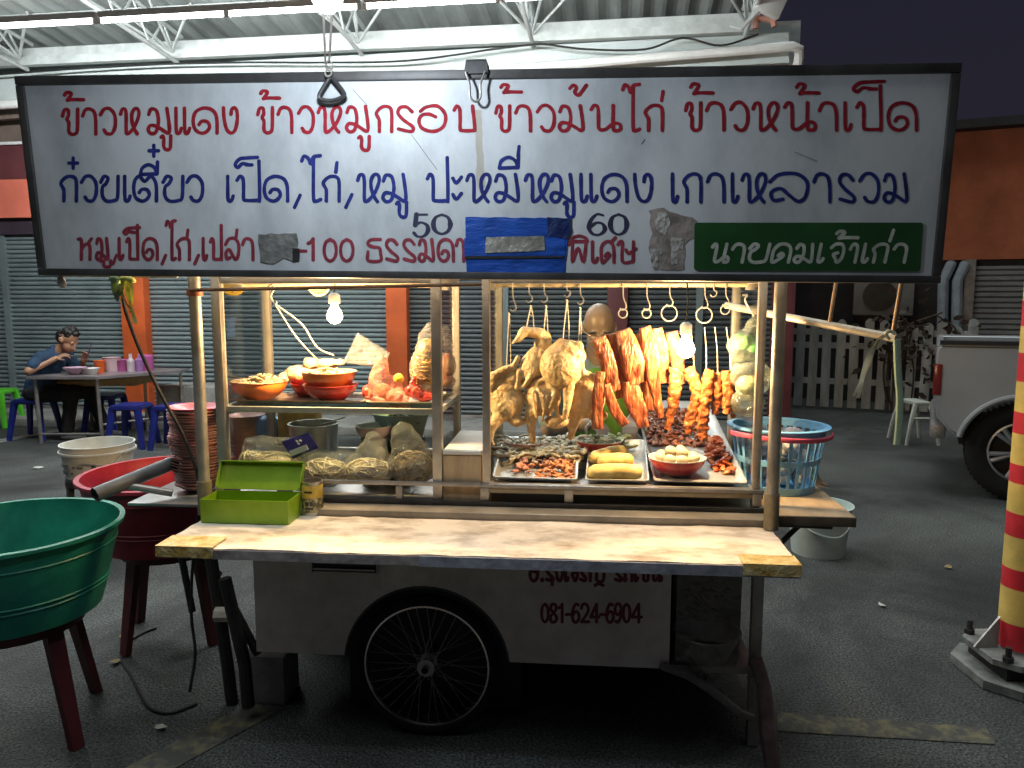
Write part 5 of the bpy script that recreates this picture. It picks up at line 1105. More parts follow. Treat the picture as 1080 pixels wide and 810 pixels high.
food_bag('squat bag of pale noodles below the steel pot', [('e',342,497,Yl-.02,76,42,42,0)], rice, [('e',342,495,Yl-.02,82,50,48,0),('c',330,485,Yl,368,484,Yl,24,26)], 63)
food_bag('tall puffed bag of noodles in the middle of the lower deck', [('e',388,497,Yl-.03,78,40,45,0)], rice, [('e',389,494,Yl-.03,84,48,50,0),('c',392,486,Yl-.02,394,464,Yl-.01,62,24)], 65)
food_bag('bag of brown noodles beside the right post of the left cabinet', [('e',435,493,Yl-.01,66,52,45,0)], brn, [('e',435,490,Yl-.01,72,58,50,0),('c',432,478,Yl,425,458,Yl,56,34)], 67)
p = [P3(u, v, Yl-.062) for u, v in ((297,466),(325,456),(336,472),(309,484))]
bm = nb(); bm.faces.new([bm.verts.new(v) for v in p]); r_ = bmesh.ops.solidify(bm, geom=bm.faces[:], thickness=.012); bmesh.ops.subdivide_edges(bm, edges=bm.edges[:], cuts=4, use_grid_fill=True); wobble(bm, .005, 30, 3)
pk = build('label_packet', bm, mat('navy_packet', (.03,.02,.16), .3, 0, .25, 30, col2=(.06,.04,.30), coat=.4), loc=p[0], label='small navy blue packet lying on the long noodle bag', cat='packet')
bm = nb(); c = (p[0]+p[1]+p[2]+p[3])/4
for k, (dx, dz) in enumerate(((-.008,.018),(.006,.02),(-.002,.008))): obox(bm, c+Vector((dx,-.0125,dz)), (.010,.002,.006), (0,.5,0))
obox(bm, c+Vector((-.002,-.0125,-.018)), (.075,.002,.022), (0,-.38,0)); build('pale_print', bm, mat('packet_print', (.72,.66,.60), .4), pk)
x = CART.at(283,446,YB+.07).x; bm = nb(); lathe(bm, [(.001,0),(.06,0),(.062,.01),(.062,.19),(.05,.22),(.02,.235),(.02,.27),(.001,.27)], (x,YB+.09,.816), 24); build('blue_jug', bm, mat('blue_plastic', (.05,.22,.50), .4), loc=(x,YB+.09,.816), label='blue plastic jug standing behind the left cabinet', cat='jug')
x = CART.at(318,437,YB+.1).x; bm = nb(); box(bm, x-.09, x+.09, YB+.04, YB+.12, .816, CART.at(318,433,YB+.06).z, .005); build('yellow_carton', bm, mat('ochre_carton', (.45,.30,.06), .6, 0, .3, 20), loc=(x,YB+.08,.816), label='ochre carton behind the steel pot', cat='carton')
# ================================================================== on the counter
lime = mat('lime_enamel', (.20,.36,.012), .38, .1, .14, 6, .05, 30, coat=.2); lime_in = lime
ZC = .7925
q = [CART.on(u, v, ZC) for u, v in ((212,551),(305,553),(314,537))]
x0, x1 = q[0].x, q[1].x; y0, y1 = q[0].y, q[0].y+.125; h = CART.at(258,528,y0).z - ZC
gb = thing('cash_box', ((x0+x1)/2, (y0+y1)/2, ZC), 'open lime green metal cash box on the left end of the counter', 'cash box')
bm = nb(); t = .003
box(bm, x0, x1, y0, y0+t, ZC, ZC+h); box(bm, x0, x1, y1-t, y1, ZC, ZC+h+.002); box(bm, x0, x0+t, y0+t, y1-t, ZC, ZC+h); box(bm, x1-t, x1, y0+t, y1-t, ZC, ZC+h); box(bm, x0+t, x1-t, y0+t, y1-t, ZC+.0005, ZC+t)
build('box_body', bm, lime, gb)
bm = nb(); ztop = CART.at(270,488,y1+.06).z; zz = ZC+h+.006
dy, dz = .055, ztop-zz
def lidbox(bm, a0, a1, s0, s1, n0, n1):
    """Box in the leaning lid's own axes: across, up the lid, out of the lid."""
    Lh = math.hypot(dy, dz); up_ = Vector((0,dy/Lh,dz/Lh)); out = Vector((0,-dz/Lh,dy/Lh)); o = Vector((0,y1+.004,zz))
    vs = [bm.verts.new(o + Vector((a,0,0)) + up_*s + out*n) for a in (a0,a1) for s in (s0,s1) for n in (n0,n1)]
    for f in ((0,1,3,2),(4,6,7,5),(0,4,5,1),(2,3,7,6),(0,2,6,4),(1,5,7,3)): bm.faces.new([vs[i] for i in f])
Lh = math.hypot(dy, dz); bm = nb()
lidbox(bm, x0, x1, 0, Lh, -.003, 0); lidbox(bm, x0, x1, Lh-.003, Lh+.0005, .0002, .022); lidbox(bm, x0-.0005, x0+.003, .004, Lh-.0035, .0002, .02); lidbox(bm, x1-.003, x1+.0005, .004, Lh-.0035, .0002, .02)
build('lid', bm, lime, gb, smooth=False)
bm = nb(); tube(bm, [(x0+.03,y1+.003,zz-.003),(x0+.09,y1+.003,zz-.003)], .004, 8); tube(bm, [(x1-.09,y1+.003,zz-.003),(x1-.03,y1+.003,zz-.003)], .004, 8); build('hinge', bm, steel_dark, gb)
c = CART.on(330,541,ZC); zc2 = CART.at(330,507,c.y).z; hh = zc2-ZC
tc = thing('tin_can', c, 'open food tin with a yellow paper label beside the cash box', 'tin')
bm = nb(); vessel(bm, .038, .038, hh, c, .0015, .0018); build('can', bm, steel, tc)
lab_m = mat('tin_label', (.55,.36,.03), .45, 0, .2, 22, col2=(.75,.55,.12)); bm = nb(); lathe(bm, [(.0385,hh*.52),(.0392,hh*.53),(.0392,hh*.9),(.0385,hh*.91)], c, 28); build('label_band', bm, lab_m, tc)
bm = nb(); lathe(bm, [(.0385,hh*.08),(.0392,hh*.09),(.0392,hh*.51),(.0385,hh*.515)], c, 28); build('label_band', bm, mat('tin_label_green', (.16,.17,.08), .5, 0, .5, 40, col2=(.50,.44,.25), ramp=(.45,.55)), tc)
bm = nb()
for a, z, w_, h_ in ((-1.75,.36,.014,.016),(-1.35,.36,.012,.016),(-1.55,.22,.03,.008),(-1.6,.72,.03,.007)):
    bm = nb(); obox(bm, c+Vector((.0395*math.cos(a), .0395*math.sin(a), hh*z)), (w_,.0015,h_), (0,0,a+PI/2), .0004); build('label_print', bm, steel_dark, tc)

# ================================================================== left of the cart
# stacked pink plates
plate_m = mat('pink_plate', (.62,.30,.29), .35, 0, .12, 8, coat=.25, col2=(.74,.44,.42)); top_m = mat('red_plate', (.70,.12,.14), .35, 0, .1, 8, coat=.25)
def plate_bm(r, m_h=.032):
    bm = nb(); lathe(bm, [(.0005,0),(r*.45,0),(r*.55,.004),(r*.84,m_h*.75),(r,m_h),(r+.001,m_h+.003),(r*.86,m_h*.75+.004),(r*.54,.008),(.0005,.005)], (0,0,0), 36); return bm
def stack(u, v_top, ly, z0, r, n, lab, labtop, group, topmat):
    c = CART.at(u, v_top, ly); z1 = c.z-.035; dz = (z1-z0)/(n-1); proto = None; rnd = random.Random(n)
    for k in range(n):
        if proto is None: o = proto = build('pink_plate', plate_bm(r), plate_m, loc=(0,0,0), label=lab, cat='plate', group=group, sharp=50)
        elif k == n-1: o = build('pink_plate', plate_bm(r), topmat, loc=(0,0,0), label=labtop, cat='plate', group=group, sharp=50)
        else: o = copy_tree(proto)
        s = .86+.14*min(1, k/(n*.5)); o.scale = (s,s,1)
        o.location = CART.W((c.x+.004*math.sin(k*.7)+rnd.uniform(-.002,.002), ly+rnd.uniform(-.002,.002), z0+dz*k)); o.rotation_euler = (rnd.uniform(-.02,.02), rnd.uniform(-.02,.02), rnd.uniform(0,6))
stack(207, 428, .27, .8125, .108, 28, 'pink plate in the tall stack left of the cart', 'topmost rosy plate of the tall stack left of the cart', 'plates in the tall stack on the left shelf', top_m)
stack(262, 437, .735, .8155, .09, 24, 'pale pink plate in the stack seen through the left cabinet glass', 'topmost plate of the stack seen through the left cabinet', 'plates in the stack behind the left cabinet', plate_m)
# grey pipe over the red tub
a, b_ = CART.at(100,522,-.02), CART.at(185,487,.25); bm = nb()
d_ = (b_-a); M3 = tube(bm, [a, a+d_*.5, b_], .028, 16, cap=False); tube(bm, [b_, a+d_*.5, a+d_*.02], .023, 16, cap=False)
build('grey_pipe', bm, mat('grey_pvc', (.10,.105,.11), .4, 0, .2, 9), loc=a, label='grey plastic pipe lying across the red tub onto the side shelf', cat='pipe', recalc=True)
a2 = a+d_*.35; bm = nb(); tube(bm, [a2+Vector((0,.0,-.01)), a2+Vector((.16,.05,-.05))], .014, 10); build('short_rod', bm, steel_dull, loc=a2, label='short grey rod branching off under the grey pipe', cat='rod')
# tubs on stools
red_t = mat('red_tub', (.34,.016,.035), .45, 0, .18, 5, .10, 20, col2=(.50,.04,.07), detail=10); green_t = mat('green_tub', (.006,.17,.11), .45, 0, .18, 4, .10, 20, col2=(.02,.28,.19), detail=10); maroon_st = mat('maroon_stool', (.10,.017,.02), .5, 0, .25, 7, .06, 20)
def stool(name, lab, c, h, m, fr=WORLD, top=.15, foot=.19, cat='stool', group=None, rz=0):
    t = thing(name, c, lab, cat, group, fr=fr); c = Vector(c); bm = nb()
    lathe(bm, [(.03,h-.008),(top*.7,h-.003),(top,h-.002),(top+.012,h-.012),(top+.014,h-.05),(top+.006,h-.05),(top+.002,h-.016),(.03,h-.022)], c, 28, True); build('seat', bm, m, t)
    for k in range(4):
        a = rz+PI/4+PI/2*k; dr = Vector((math.cos(a), math.sin(a), 0)); sd = Vector((-dr.y, dr.x, 0)); bm = nb(); rings = []
        for j in range(9):
            s = j/8; rad = top+.004 + (foot-top)*s; w_ = .062-.02*s; z = h-.03-(h-.032)*s
            p = c + dr*rad + Vector((0,0,z)); rings.append([bm.verts.new(p+sd*w_/2), bm.verts.new(p+sd*w_/2-dr*.03), bm.verts.new(p-sd*w_/2-dr*.03), bm.verts.new(p-sd*w_/2)])
        for A, B in zip(rings, rings[1:]):
            for i in range(4): bm.faces.new((A[i],A[(i+1)%4],B[(i+1)%4],B[i]))
        bm.faces.new(rings[0]); bm.faces.new(rings[-1]); build('leg', bm, m, t)
    return t
gc = Vector((-1.805, 2.64, 0)); rc = Vector((-1.60, 3.44, 0))
stool('plastic_stool', 'maroon plastic stool carrying the big green tub', gc, .46, maroon_st, top=.21, foot=.30, rz=.35)
stool('plastic_stool', 'maroon plastic stool carrying the big red tub', rc, .46, maroon_st, top=.20, foot=.27, rz=.3)
def tub(lab, c, z, h, rb, rt, m, n):
    bm = nb(); vessel(bm, rb, rt, h, (c.x,c.y,z), .006, .016, 48, belly=.03)
    for t in (.30,.36,.80): rr_ = rb+(rt-rb)*(t+.03*math.sin(PI*t)); lathe(bm, [(rr_-.002,h*t-.006),(rr_+.004,h*t),(rr_-.002+(rt-rb)*.02,h*t+.006)], (c.x,c.y,z), 48)
    wobble(bm, .004, 5, 2); build(n, bm, m, loc=(c.x,c.y,z), fr=WORLD, label=lab, cat='tub')
tub('large green plastic tub at the left edge, on a maroon stool', gc, .4605, .305, .28, .36, green_t, 'green_tub')
tub('large red plastic tub behind the green one', rc, .4605, .31, .29, .36, red_t, 'red_tub')
# white bucket on a dark stool
bc_ = WORLD.at(105,500,4.72); z0b = bc_.z
stool('low_stool', 'dark stool under the white paint bucket behind the red tub', (bc_.x,4.72,0), z0b-.001, steel_dark, top=.18, foot=.2)
wb = thing('paint_bucket', (bc_.x,4.72,z0b), 'dirty white paint bucket standing behind the red tub', 'bucket', fr=WORLD)
hb = WORLD.at(105,467,4.72).z-z0b; bm = nb(); vessel(bm, .185, .212, hb, (bc_.x,4.72,z0b), .005, .004, 40); lathe(bm, [(.213,hb-.05),(.222,hb-.048),(.222,hb-.036),(.213,hb-.034)], (bc_.x,4.72,z0b), 40, True)
build('bucket_body', bm, mat('dirty_white', (.68,.70,.66), .5, 0, .15, 5, col2=(.82,.84,.80)), wb)
bm = nb(); rnd = random.Random(9)
for k in range(26):
    a = -PI/2 + rnd.uniform(-1.0,1.0); z = z0b + rnd.choice((.045,.085)) ; rr = .1885+.027*(z-z0b)/hb+.0015
    obox(bm, (bc_.x+rr*math.cos(a), 4.72+rr*math.sin(a), z), (rnd.uniform(.012,.035),.002,rnd.uniform(.012,.03)), (0,0,a+PI/2))
build('worn_print', bm, mat('grey_print', (.16,.17,.17), .6), wb)
bm = nb(); tube(bm, cr([(bc_.x+.20,4.66,z0b+hb-.05),(bc_.x+.17,4.53,z0b+.10),(bc_.x+.02,4.49,z0b+hb-.08)],6), .004, 6); build('handle', bm, steel_dull, wb)
# concrete block and cables
q = [CART.on(u, v, 0) for u, v in ((256,742),(302,742))]; bm = nb(); box(bm, q[0].x, q[1].x, q[0].y, q[0].y+.16, .0, CART.at(280,693,q[0].y).z, .008); wobble(bm, .004, 20)
build('concrete_block', bm, conc, loc=((q[0].x+q[1].x)/2, q[0].y+.08, 0), label='rough concrete block on the ground by the cart stand', cat='block')
cab = [CART.at(u, v, y) for u, v, y in ((127,296,-.15),(133,330,-.12),(150,375,-.1),(172,420,-.08),(196,465,-.04),(210,510,.0),(209,545,.03),(203,600,.05),(202,650,.03),(206,690,.0),(200,730,-.05))]
bm = nb(); tube(bm, cr(cab,6), .006, 7); build('power_cable', bm, black_rub, loc=cab[0], label='black power cable drooping from the side pole past the plates to the ground', cat='cable')
cab = [CART.on(u, v, .006) for u, v in ((208,742),(180,752),(160,748),(150,735),(138,712),(128,695),(132,680),(150,668),(165,662))]
bm = nb(); tube(bm, cr(cab,6), .006, 7); build('ground_cable', bm, black_rub, loc=cab[0], label='black cable snaking over the asphalt under the tubs', cat='cable')
# ribbons, tied bag on the side pole
rib_y = mat('yellow_ribbon', (.62,.62,.16), .6, 0, .2, 12); rib_g = mat('green_ribbon', (.30,.45,.22), .6, 0, .2, 12)
def ribbon(bm, pts, w_=.012):
    P = cr(pts, 5); L_, R_ = [], []
    for i, p in enumerate(P):
        a = .6*math.sin(i*.45); s = Vector((math.cos(a), math.sin(a), 0))*w_/2; L_.append(bm.verts.new(p+s)); R_.append(bm.verts.new(p-s))
    for i in range(len(P)-1): bm.faces.new((L_[i],L_[i+1],R_[i+1],R_[i]))
PS = lambda u, v, y=-.16: CART.at(u, v, y)
bm = nb(); ribbon(bm, [PS(135,292),PS(134,305),PS(138,322),PS(143,341)], .016); ribbon(bm, [PS(131,292),PS(128,306,-.18),PS(132,318,-.17),PS(140,328,-.17)], .012); ribbon(bm, [PS(138,292),PS(139,312,-.15),PS(137,330,-.15)], .012)
for k, (u, v) in enumerate(((132,294),(138,295))): ellip(bm, PS(u, v, -.17), (.018,.014,.010), (0,.4*k,0), 10, 7)
build('ribbon_tangle', bm, rib_y, loc=PS(135,292), label='tangle of yellow ribbons knotted on the left side pole', cat='ribbon', recalc=False)
bm = nb(); ribbon(bm, [PS(120,292,-.17),PS(121,305,-.175),PS(124,318,-.17)], .02); ribbon(bm, [PS(124,292,-.17),PS(127,304,-.18),PS(123,316,-.18)], .02); ellip(bm, PS(121,295,-.18), (.02,.014,.014), (0,.5,0), 10, 7)
build('ribbon_tangle', bm, rib_g, loc=PS(121,292), label='pale green ribbon knot left of the yellow ribbons', cat='ribbon', recalc=False)
blobthing('hanging_bag', 'small pink and white bag hanging under the lower left corner of the sign', 'bag', [('e',65,299,-.19,18,17,12,0),('c',65,296,-.19,62,290,-.19,12,7)], mat('pink_white_bag', (.70,.50,.50), .5, 0, .3, 40, .3, 60, col2=(.80,.78,.76)), 71, vox=.003)
# ================================================================== right of the cart
PL = glassy('green_bag', (.93,.97,.93), .10, .16, (.72,.80,.66), .12, .8, 16)
hb_ = blobthing('hanging_bag', 'green tinted plastic bag hanging on the right end of the cart', 'plastic bag', [('e',786,366,.30,62,60,50,0),('e',792,398,.30,72,66,55,0),('e',788,425,.3,60,50,45,0),('c',790,355,.30,796,335,.3,30,10)], PL, 73, vox=.006, amp=.010, sc=18, ridge=True)
blobthing('green_contents', None, None, [('e',783,360,.3,42,30,30,0),('e',796,365,.3,30,26,26,0)], mat('green_plastic', (.10,.38,.10), .5, 0, .2, 30, .3, 30), 74, parent=hb_)
blobthing('lower_contents', None, None, [('e',790,408,.3,52,44,36,0)], mat('pale_contents', (.45,.46,.26), .6, 0, .3, 30, .3, 30), 75, parent=hb_)
bm = nb(); a = CART.at(786,317,.3); tube(bm, cr([a+Vector((-.01,0,.02)), a+Vector((.008,0,.02)), a, CART.at(795,333,.3), CART.at(800,341,.3)],5), .004, 7); build('wire_hook', bm, wire_m, loc=a, label='bent wire hook carrying the green tinted bag', cat='hook')
# basket
bt_m = mat('turquoise_basket', (.20,.50,.82), .4, 0, .12, 8, coat=.15); Yk = .22
c = CART.on(818,514,.8355); Yk = c.y; zt_k = CART.at(820,449,Yk).z; hk = zt_k-.8355; rt1 = (CART.at(874,450,Yk).x-CART.at(768,450,Yk).x)/2-.014; rb1 = rt1*.8
bk = thing('plastic_basket', c, 'turquoise slotted plastic basket with a pink handle on the right shelf', 'basket')
bm = nb(); n = 84; rows = [0,.05,.12,.46,.55,.90,1.0]; g = []
for t in rows:
    r = rb1+(rt1-rb1)*t; g.append([bm.verts.new(c+Vector((r*math.cos(2*PI*k/n), r*math.sin(2*PI*k/n), hk*t))) for k in range(n)])
for j, (a, b_) in enumerate(zip(g, g[1:])):
    for k in range(n):
        if j in (2,4) and k % 3 != 0 : continue
        bm.faces.new((a[k], a[(k+1)%n], b_[(k+1)%n], b_[k]))
bm.faces.new(g[0][::-1]); bmesh.ops.recalc_face_normals(bm, faces=bm.faces); bmesh.ops.solidify(bm, geom=bm.faces[:], thickness=.004)
lathe(bm, [(rt1-.006,hk-.004),(rt1+.014,hk-.002),(rt1+.016,hk+.005),(rt1-.006,hk+.007)], c, 56, True); build('basket_body', bm, bt_m, bk, sharp=40)
pk_m = mat('pink_handle', (.62,.09,.16), .4, 0, .1, 9); bm = nb(); rr = rt1+.020
tube(bm, [c+Vector((rr*math.cos(t), rr*math.sin(t), hk-.022+.004*math.sin(2*t))) for t in [PI+.25+(PI-.5)*k/24 for k in range(25)]], .006, 8, flat=1.6)
build('handle', bm, pk_m, bk)
rnd = random.Random(4); bm = nb()
for k in range(34):
    a = rnd.uniform(0,6.3); r = rnd.uniform(.02,rb1-.03); z = rnd.uniform(.03,hk-.03); p = c+Vector((r*math.cos(a), r*math.sin(a), z)); ellip(bm, p, (rnd.uniform(.02,.04),rnd.uniform(.02,.04),rnd.uniform(.015,.035)), (rnd.random()*3,rnd.random()*3,0), 10, 7)
wobble(bm, .008, 30, 5); build('crumpled_waste', bm, mat('crumpled_paper', (.42,.36,.35), .6, 0, .4, 25, .4, 40, col2=(.66,.60,.58)), loc=c+Vector((0,0,.02)), label='crumpled wrappers filling the turquoise basket', cat='rubbish', kind='stuff')
p = CART.at(865,508,Yk-.02); bm = nb(); ribbon(bm, [p+Vector((-.03,.0,.05)), p, p+Vector((.02,-.01,-.01))], .03); ribbon(bm, [p+Vector((-.03,0,.02)), p+Vector((-.0,-.01,-.015)), p+Vector((.02,-.02,-.02))], .03)
build('paper_scrap', bm, mat('tan_paper', (.45,.32,.18), .7), loc=p, label='scrap of tan paper poking out beside the basket', cat='paper', recalc=False)
# buckets under the shelf
mint = mat('mint_bucket', (.62,.73,.68), .45, 0, .12, 5)
p = WORLD.on(872,590,0); gcx, gcy = p.x, p.y+.14
def bucket(lab, x, y, u, vt, rb, rt, m, handle=True):
    h = WORLD.at(u, vt, y).z; t = thing('pale_bucket', (x,y,0), lab, 'bucket', 'pale buckets under the right shelf', fr=WORLD)
    bm = nb(); vessel(bm, rb, rt, h, (x,y,0), .004, .008, 40); build('bucket_body', bm, m, t)
    if handle:
        bm = nb(); tube(bm, cr([(x-rt-.006,y,h-.02),(x-rt*.6,y-rt*.75,h-.12),(x+rt*.2,y-rt*1.02,h-.15),(x+rt*.8,y-rt*.6,h-.08),(x+rt+.006,y,h-.02)],6), .005, 6); build('handle', bm, m, t)
bucket('pale mint bucket with its handle down under the right shelf', gcx, gcy, 872, 532, .155, .19, mint)
p2 = WORLD.on(838,560,0); bucket('pale bucket mostly hidden behind the mint one', p2.x-.02, p2.y+.55, 830, 500, .14, .17, mat('mint_bucket_pale', (.55,.63,.60), .5), False)
# ribbons on the swing arm
cream = mat('cream_ribbon', (.62,.60,.42), .6, 0, .2, 9); pgrn = mat('pale_green_ribbon', (.42,.55,.38), .6, 0, .15, 9)
Q = lambda u, v: CART.at(u, v, -.13)
bm = nb(); ribbon(bm, [Q(935,352),Q(922,362),Q(912,388),Q(905,420)], .014); ribbon(bm, [Q(936,353),Q(924,364),Q(914,390),Q(900,418)], .010); tube(bm, cr([Q(944,352),Q(938,349),Q(934,353),Q(938,358)],4), .006, 6); build('cream_ribbon', bm, cream, loc=Q(935,352), label='cream ribbon tied to the swing arm and hanging slanted', cat='ribbon', recalc=False)
bm = nb(); tube(bm, cr([Q(946,358),Q(947,390),Q(949,420),Q(948,450),Q(946,469)],5), .012, 8, flat=.5); build('pale_ribbon', bm, pgrn, loc=Q(946,358), label='long pale green ribbon hanging straight down from the swing arm', cat='ribbon')

# ================================================================== striped post and its footing
PC = WORLD.on(1072,712,0); pr = .082; zlist = [690,663,626,605,571,546,514,494,461,438,405,374,345,317,284,260,226,200,172,146,116,88,58,30,0,-28,-58]
def oct_(r, sq): return [(PC.x+r*sx*a, PC.y+r*sy*b) for sx, sy, a, b in ((-1,-1,sq,1),(1,-1,sq,1),(1,-1,1,sq),(1,1,1,sq),(1,1,sq,1),(-1,1,sq,1),(-1,1,1,sq),(-1,-1,1,sq))]
sp = thing('striped_post', PC, 'red and yellow striped steel post at the right edge', 'post', fr=WORLD)
zs = [WORLD.at(1064, v, PC.y-pr).z for v in zlist]; zs[0] = max(zs[0], .1)
ry = [mat('post_red', (.68,.03,.04), .5, 0, .18, 7, .08, 20), mat('post_yellow', (.80,.55,.14), .5, 0, .15, 7, .08, 20)]
bm = nb(); n = 28; rings = [[bm.verts.new((PC.x+pr*math.cos(2*PI*k/n), PC.y+pr*math.sin(2*PI*k/n), z)) for k in range(n)] for z in zs + [3.4]]
for j, (a, b_) in enumerate(zip(rings, rings[1:])):
    for k in range(n):
        f = bm.faces.new((a[k], a[(k+1)%n], b_[(k+1)%n], b_[k])); f.material_index = j % 2
build('shaft', bm, ry, sp, fr=WORLD)
bm = nb(); lathe(bm, [(pr-.002,.02),(pr-.002,zs[0]),(pr-.02,zs[0]+.001)], PC, 28); build('bare_base', bm, steel_dull, sp, fr=WORLD)
bm = nb(); prism(bm, oct_(.215,.55), .004, .04, 'z'); build('footing', bm, mat('grey_steel_plate', (.14,.15,.14), .75, .1, .35, 9, .3, 30, col2=(.30,.31,.29)), sp, fr=WORLD)
bm = nb(); prism(bm, oct_(.175,.6), .10, .125, 'z'); build('base_plate', bm, MATS['grey_steel_plate'], sp, fr=WORLD)
for sx in (-1,1):
    for sy in (-1,1):
        bm = nb(); tube(bm, [(PC.x+sx*.13,PC.y+sy*.13,.12),(PC.x+sx*.13,PC.y+sy*.13,.185)], .012, 8); lathe(bm, [(.022,.126),(.022,.146),(.001,.146)], (PC.x+sx*.13,PC.y+sy*.13,0), 6); build('anchor_bolt', bm, steel_dark, sp, fr=WORLD)
bm = nb(); box(bm, PC.x-.13, PC.x+.13, PC.y-.13, PC.y+.13, .0405, .0995); build('gap_shade_block', bm, black_rub, sp, fr=WORLD)  # black block stands in for the shade in the gap between plates
for sx, rot in ((-1,.5),(1,-.5)):
    bm = nb(); x = PC.x+sx*.09; prism(bm, [(x-.006*0+sx*.0, .126),(x+sx*.10,.126),(x,.26)], PC.y-.005, PC.y+.005); build('gusset', bm, steel_dull, sp, fr=WORLD)
# ================================================================== white plastic stool frame and pickup
a = WORLD.on(955,470,0); st_m = mat('dull_white_plastic', (.42,.46,.42), .5, 0, .12, 6)
cs = thing('plastic_stool', (a.x+.22,a.y+.1,0), 'dull white plastic stool standing behind the pickup', 'stool', fr=WORLD)
za = WORLD.at(970,425,a.y).z; x0, x1 = a.x+.10, WORLD.at(990,430,a.y).x-.04; yb, yf = a.y+.05, a.y+.38
bm = nb(); box(bm, x0, x1, yb, yf, za-.035, za, .012); build('seat', bm, st_m, cs, fr=WORLD)
for x, y, dx, dy in ((x0,yb,-.09,-.05),(x1,yb,.07,-.05),(x0,yf,-.07,.05),(x1,yf,.09,.05)):
    bm = nb(); tube(bm, cr([(x+(.02 if x==x0 else -.02),y+(.02 if y==yb else -.02),za-.02),(x+dx*.4,y+dy*.4,za*.6),(x+dx,y+dy,.0)],4), lambda t: .030-.008*t, 8, flat=.7); build('leg', bm, st_m, cs, fr=WORLD)
bm = nb(); tube(bm, [(x0-.04,yb-.02,za*.62),(x1+.03,yb-.02,za*.62)], .016, 8); build('crossbar', bm, st_m, cs, fr=WORLD)
# pickup (bed end seen at the frame's right edge)
TK = Frame(3.35, 6.0, 29)
silver = mat('silver_paint', (.40,.44,.47), .32, .3, .06, 2, coat=.6); dark_pl = mat('dark_trim', (.02,.02,.022), .6)
tail = TK.at(986,400,0).x; zr_ = TK.at(1000,364,0).z; zbm = TK.at(1010,470,0).z
wc = TK.at(1079,480,0); wc = Vector((wc.x, 0, .385)); ra = .44
tk = thing('pickup_truck', (tail+2.6,.9,0), 'silver pickup truck parked at the right, rear wheel toward the cart', 'pickup truck', fr=TK)
sill = .50
arc = [(wc.x+ra*math.cos(t), wc.z+ra*math.sin(t)) for t in [PI-.22-(PI-.44)*k/22 for k in range(23)]]
poly = [(tail,zr_-.04),(tail+.02,zr_),(tail+1.62,zr_+.02),(tail+1.62,sill)] + arc[::-1] + [(tail+.12,sill+.02),(tail+.03,sill+.12),(tail,.80)]
def side(y0, y1):
    bm = nb(); prism(bm, poly, y0, y1); bmesh.ops.bevel(bm, geom=[e for e in bm.edges if abs(e.verts[0].co.y-e.verts[1].co.y) < 1e-6], offset=.018, segments=3, affect='EDGES'); return bm
build('bed_side', side(.0,.09), silver, tk, fr=TK); build('bed_side', side(1.71,1.80), silver, tk, fr=TK)
bm = nb(); box(bm, tail+.0, tail+.06, .092, 1.708, .66, zr_-.01, .015); tg = build('tailgate', bm, silver, tk, fr=TK)
bm = nb(); box(bm, tail-.012, tail-.001, .8, 1.0, .95, 1.02, .004); build('handle', bm, dark_pl, tg, fr=TK)
bm = nb(); box(bm, tail+.061, tail+1.62, .092, 1.708, .62, .68); build('bed_floor', bm, dark_pl, tk, fr=TK)
bm = nb(); prism(bm, [(tail+.02,zr_+.002),(tail+1.62,zr_+.022),(tail+1.62,zr_+.052),(tail+.02,zr_+.034)], -.012, .10); build('rail_cap', bm, dark_pl, tk, fr=TK)
bm = nb(); tube(bm, [(p[0], -.008, p[1]) for p in arc], .022, 8); build('arch_flare', bm, silver, tk, fr=TK)
bm = nb(); box(bm, tail-.015, tail+.10, .05, 1.75, .44, .56, .03); build('rear_bumper', bm, steel_dull, tk, fr=TK)
bm = nb(); box(bm, tail-.012, tail+.05, -.008, .06, .80, 1.05, .012); build('tail_light', bm, mat('tail_red', (.22,.02,.02), .2, coat=.6), tk, fr=TK)
cabp = [(tail+1.66,sill),(tail+1.66,1.16),(tail+1.86,1.72),(tail+3.0,1.74),(tail+3.65,1.16),(tail+4.75,1.02),(tail+4.9,.75),(tail+4.9,sill)]
bm = nb(); prism(bm, cabp, .03, 1.77); bmesh.ops.bevel(bm, geom=[e for e in bm.edges if abs(e.verts[0].co.y-e.verts[1].co.y) < 1e-6], offset=.04, segments=3, affect='EDGES'); build('cab', bm, silver, tk, fr=TK)
gl = mat('tinted_glass', (.01,.012,.014), .08); bm = nb(); prism(bm, [(tail+1.9,1.2),(tail+1.98,1.64),(tail+2.92,1.66),(tail+3.35,1.2)], .022, .029); build('window', bm, gl, tk, fr=TK)
bm = nb(); box(bm, tail+.2, tail+4.7, .25, 1.55, .38, .49); build('chassis', bm, dark_pl, tk, fr=TK)
spoke_m = mat('alloy', (.55,.56,.57), .3, .85, .1, 5)
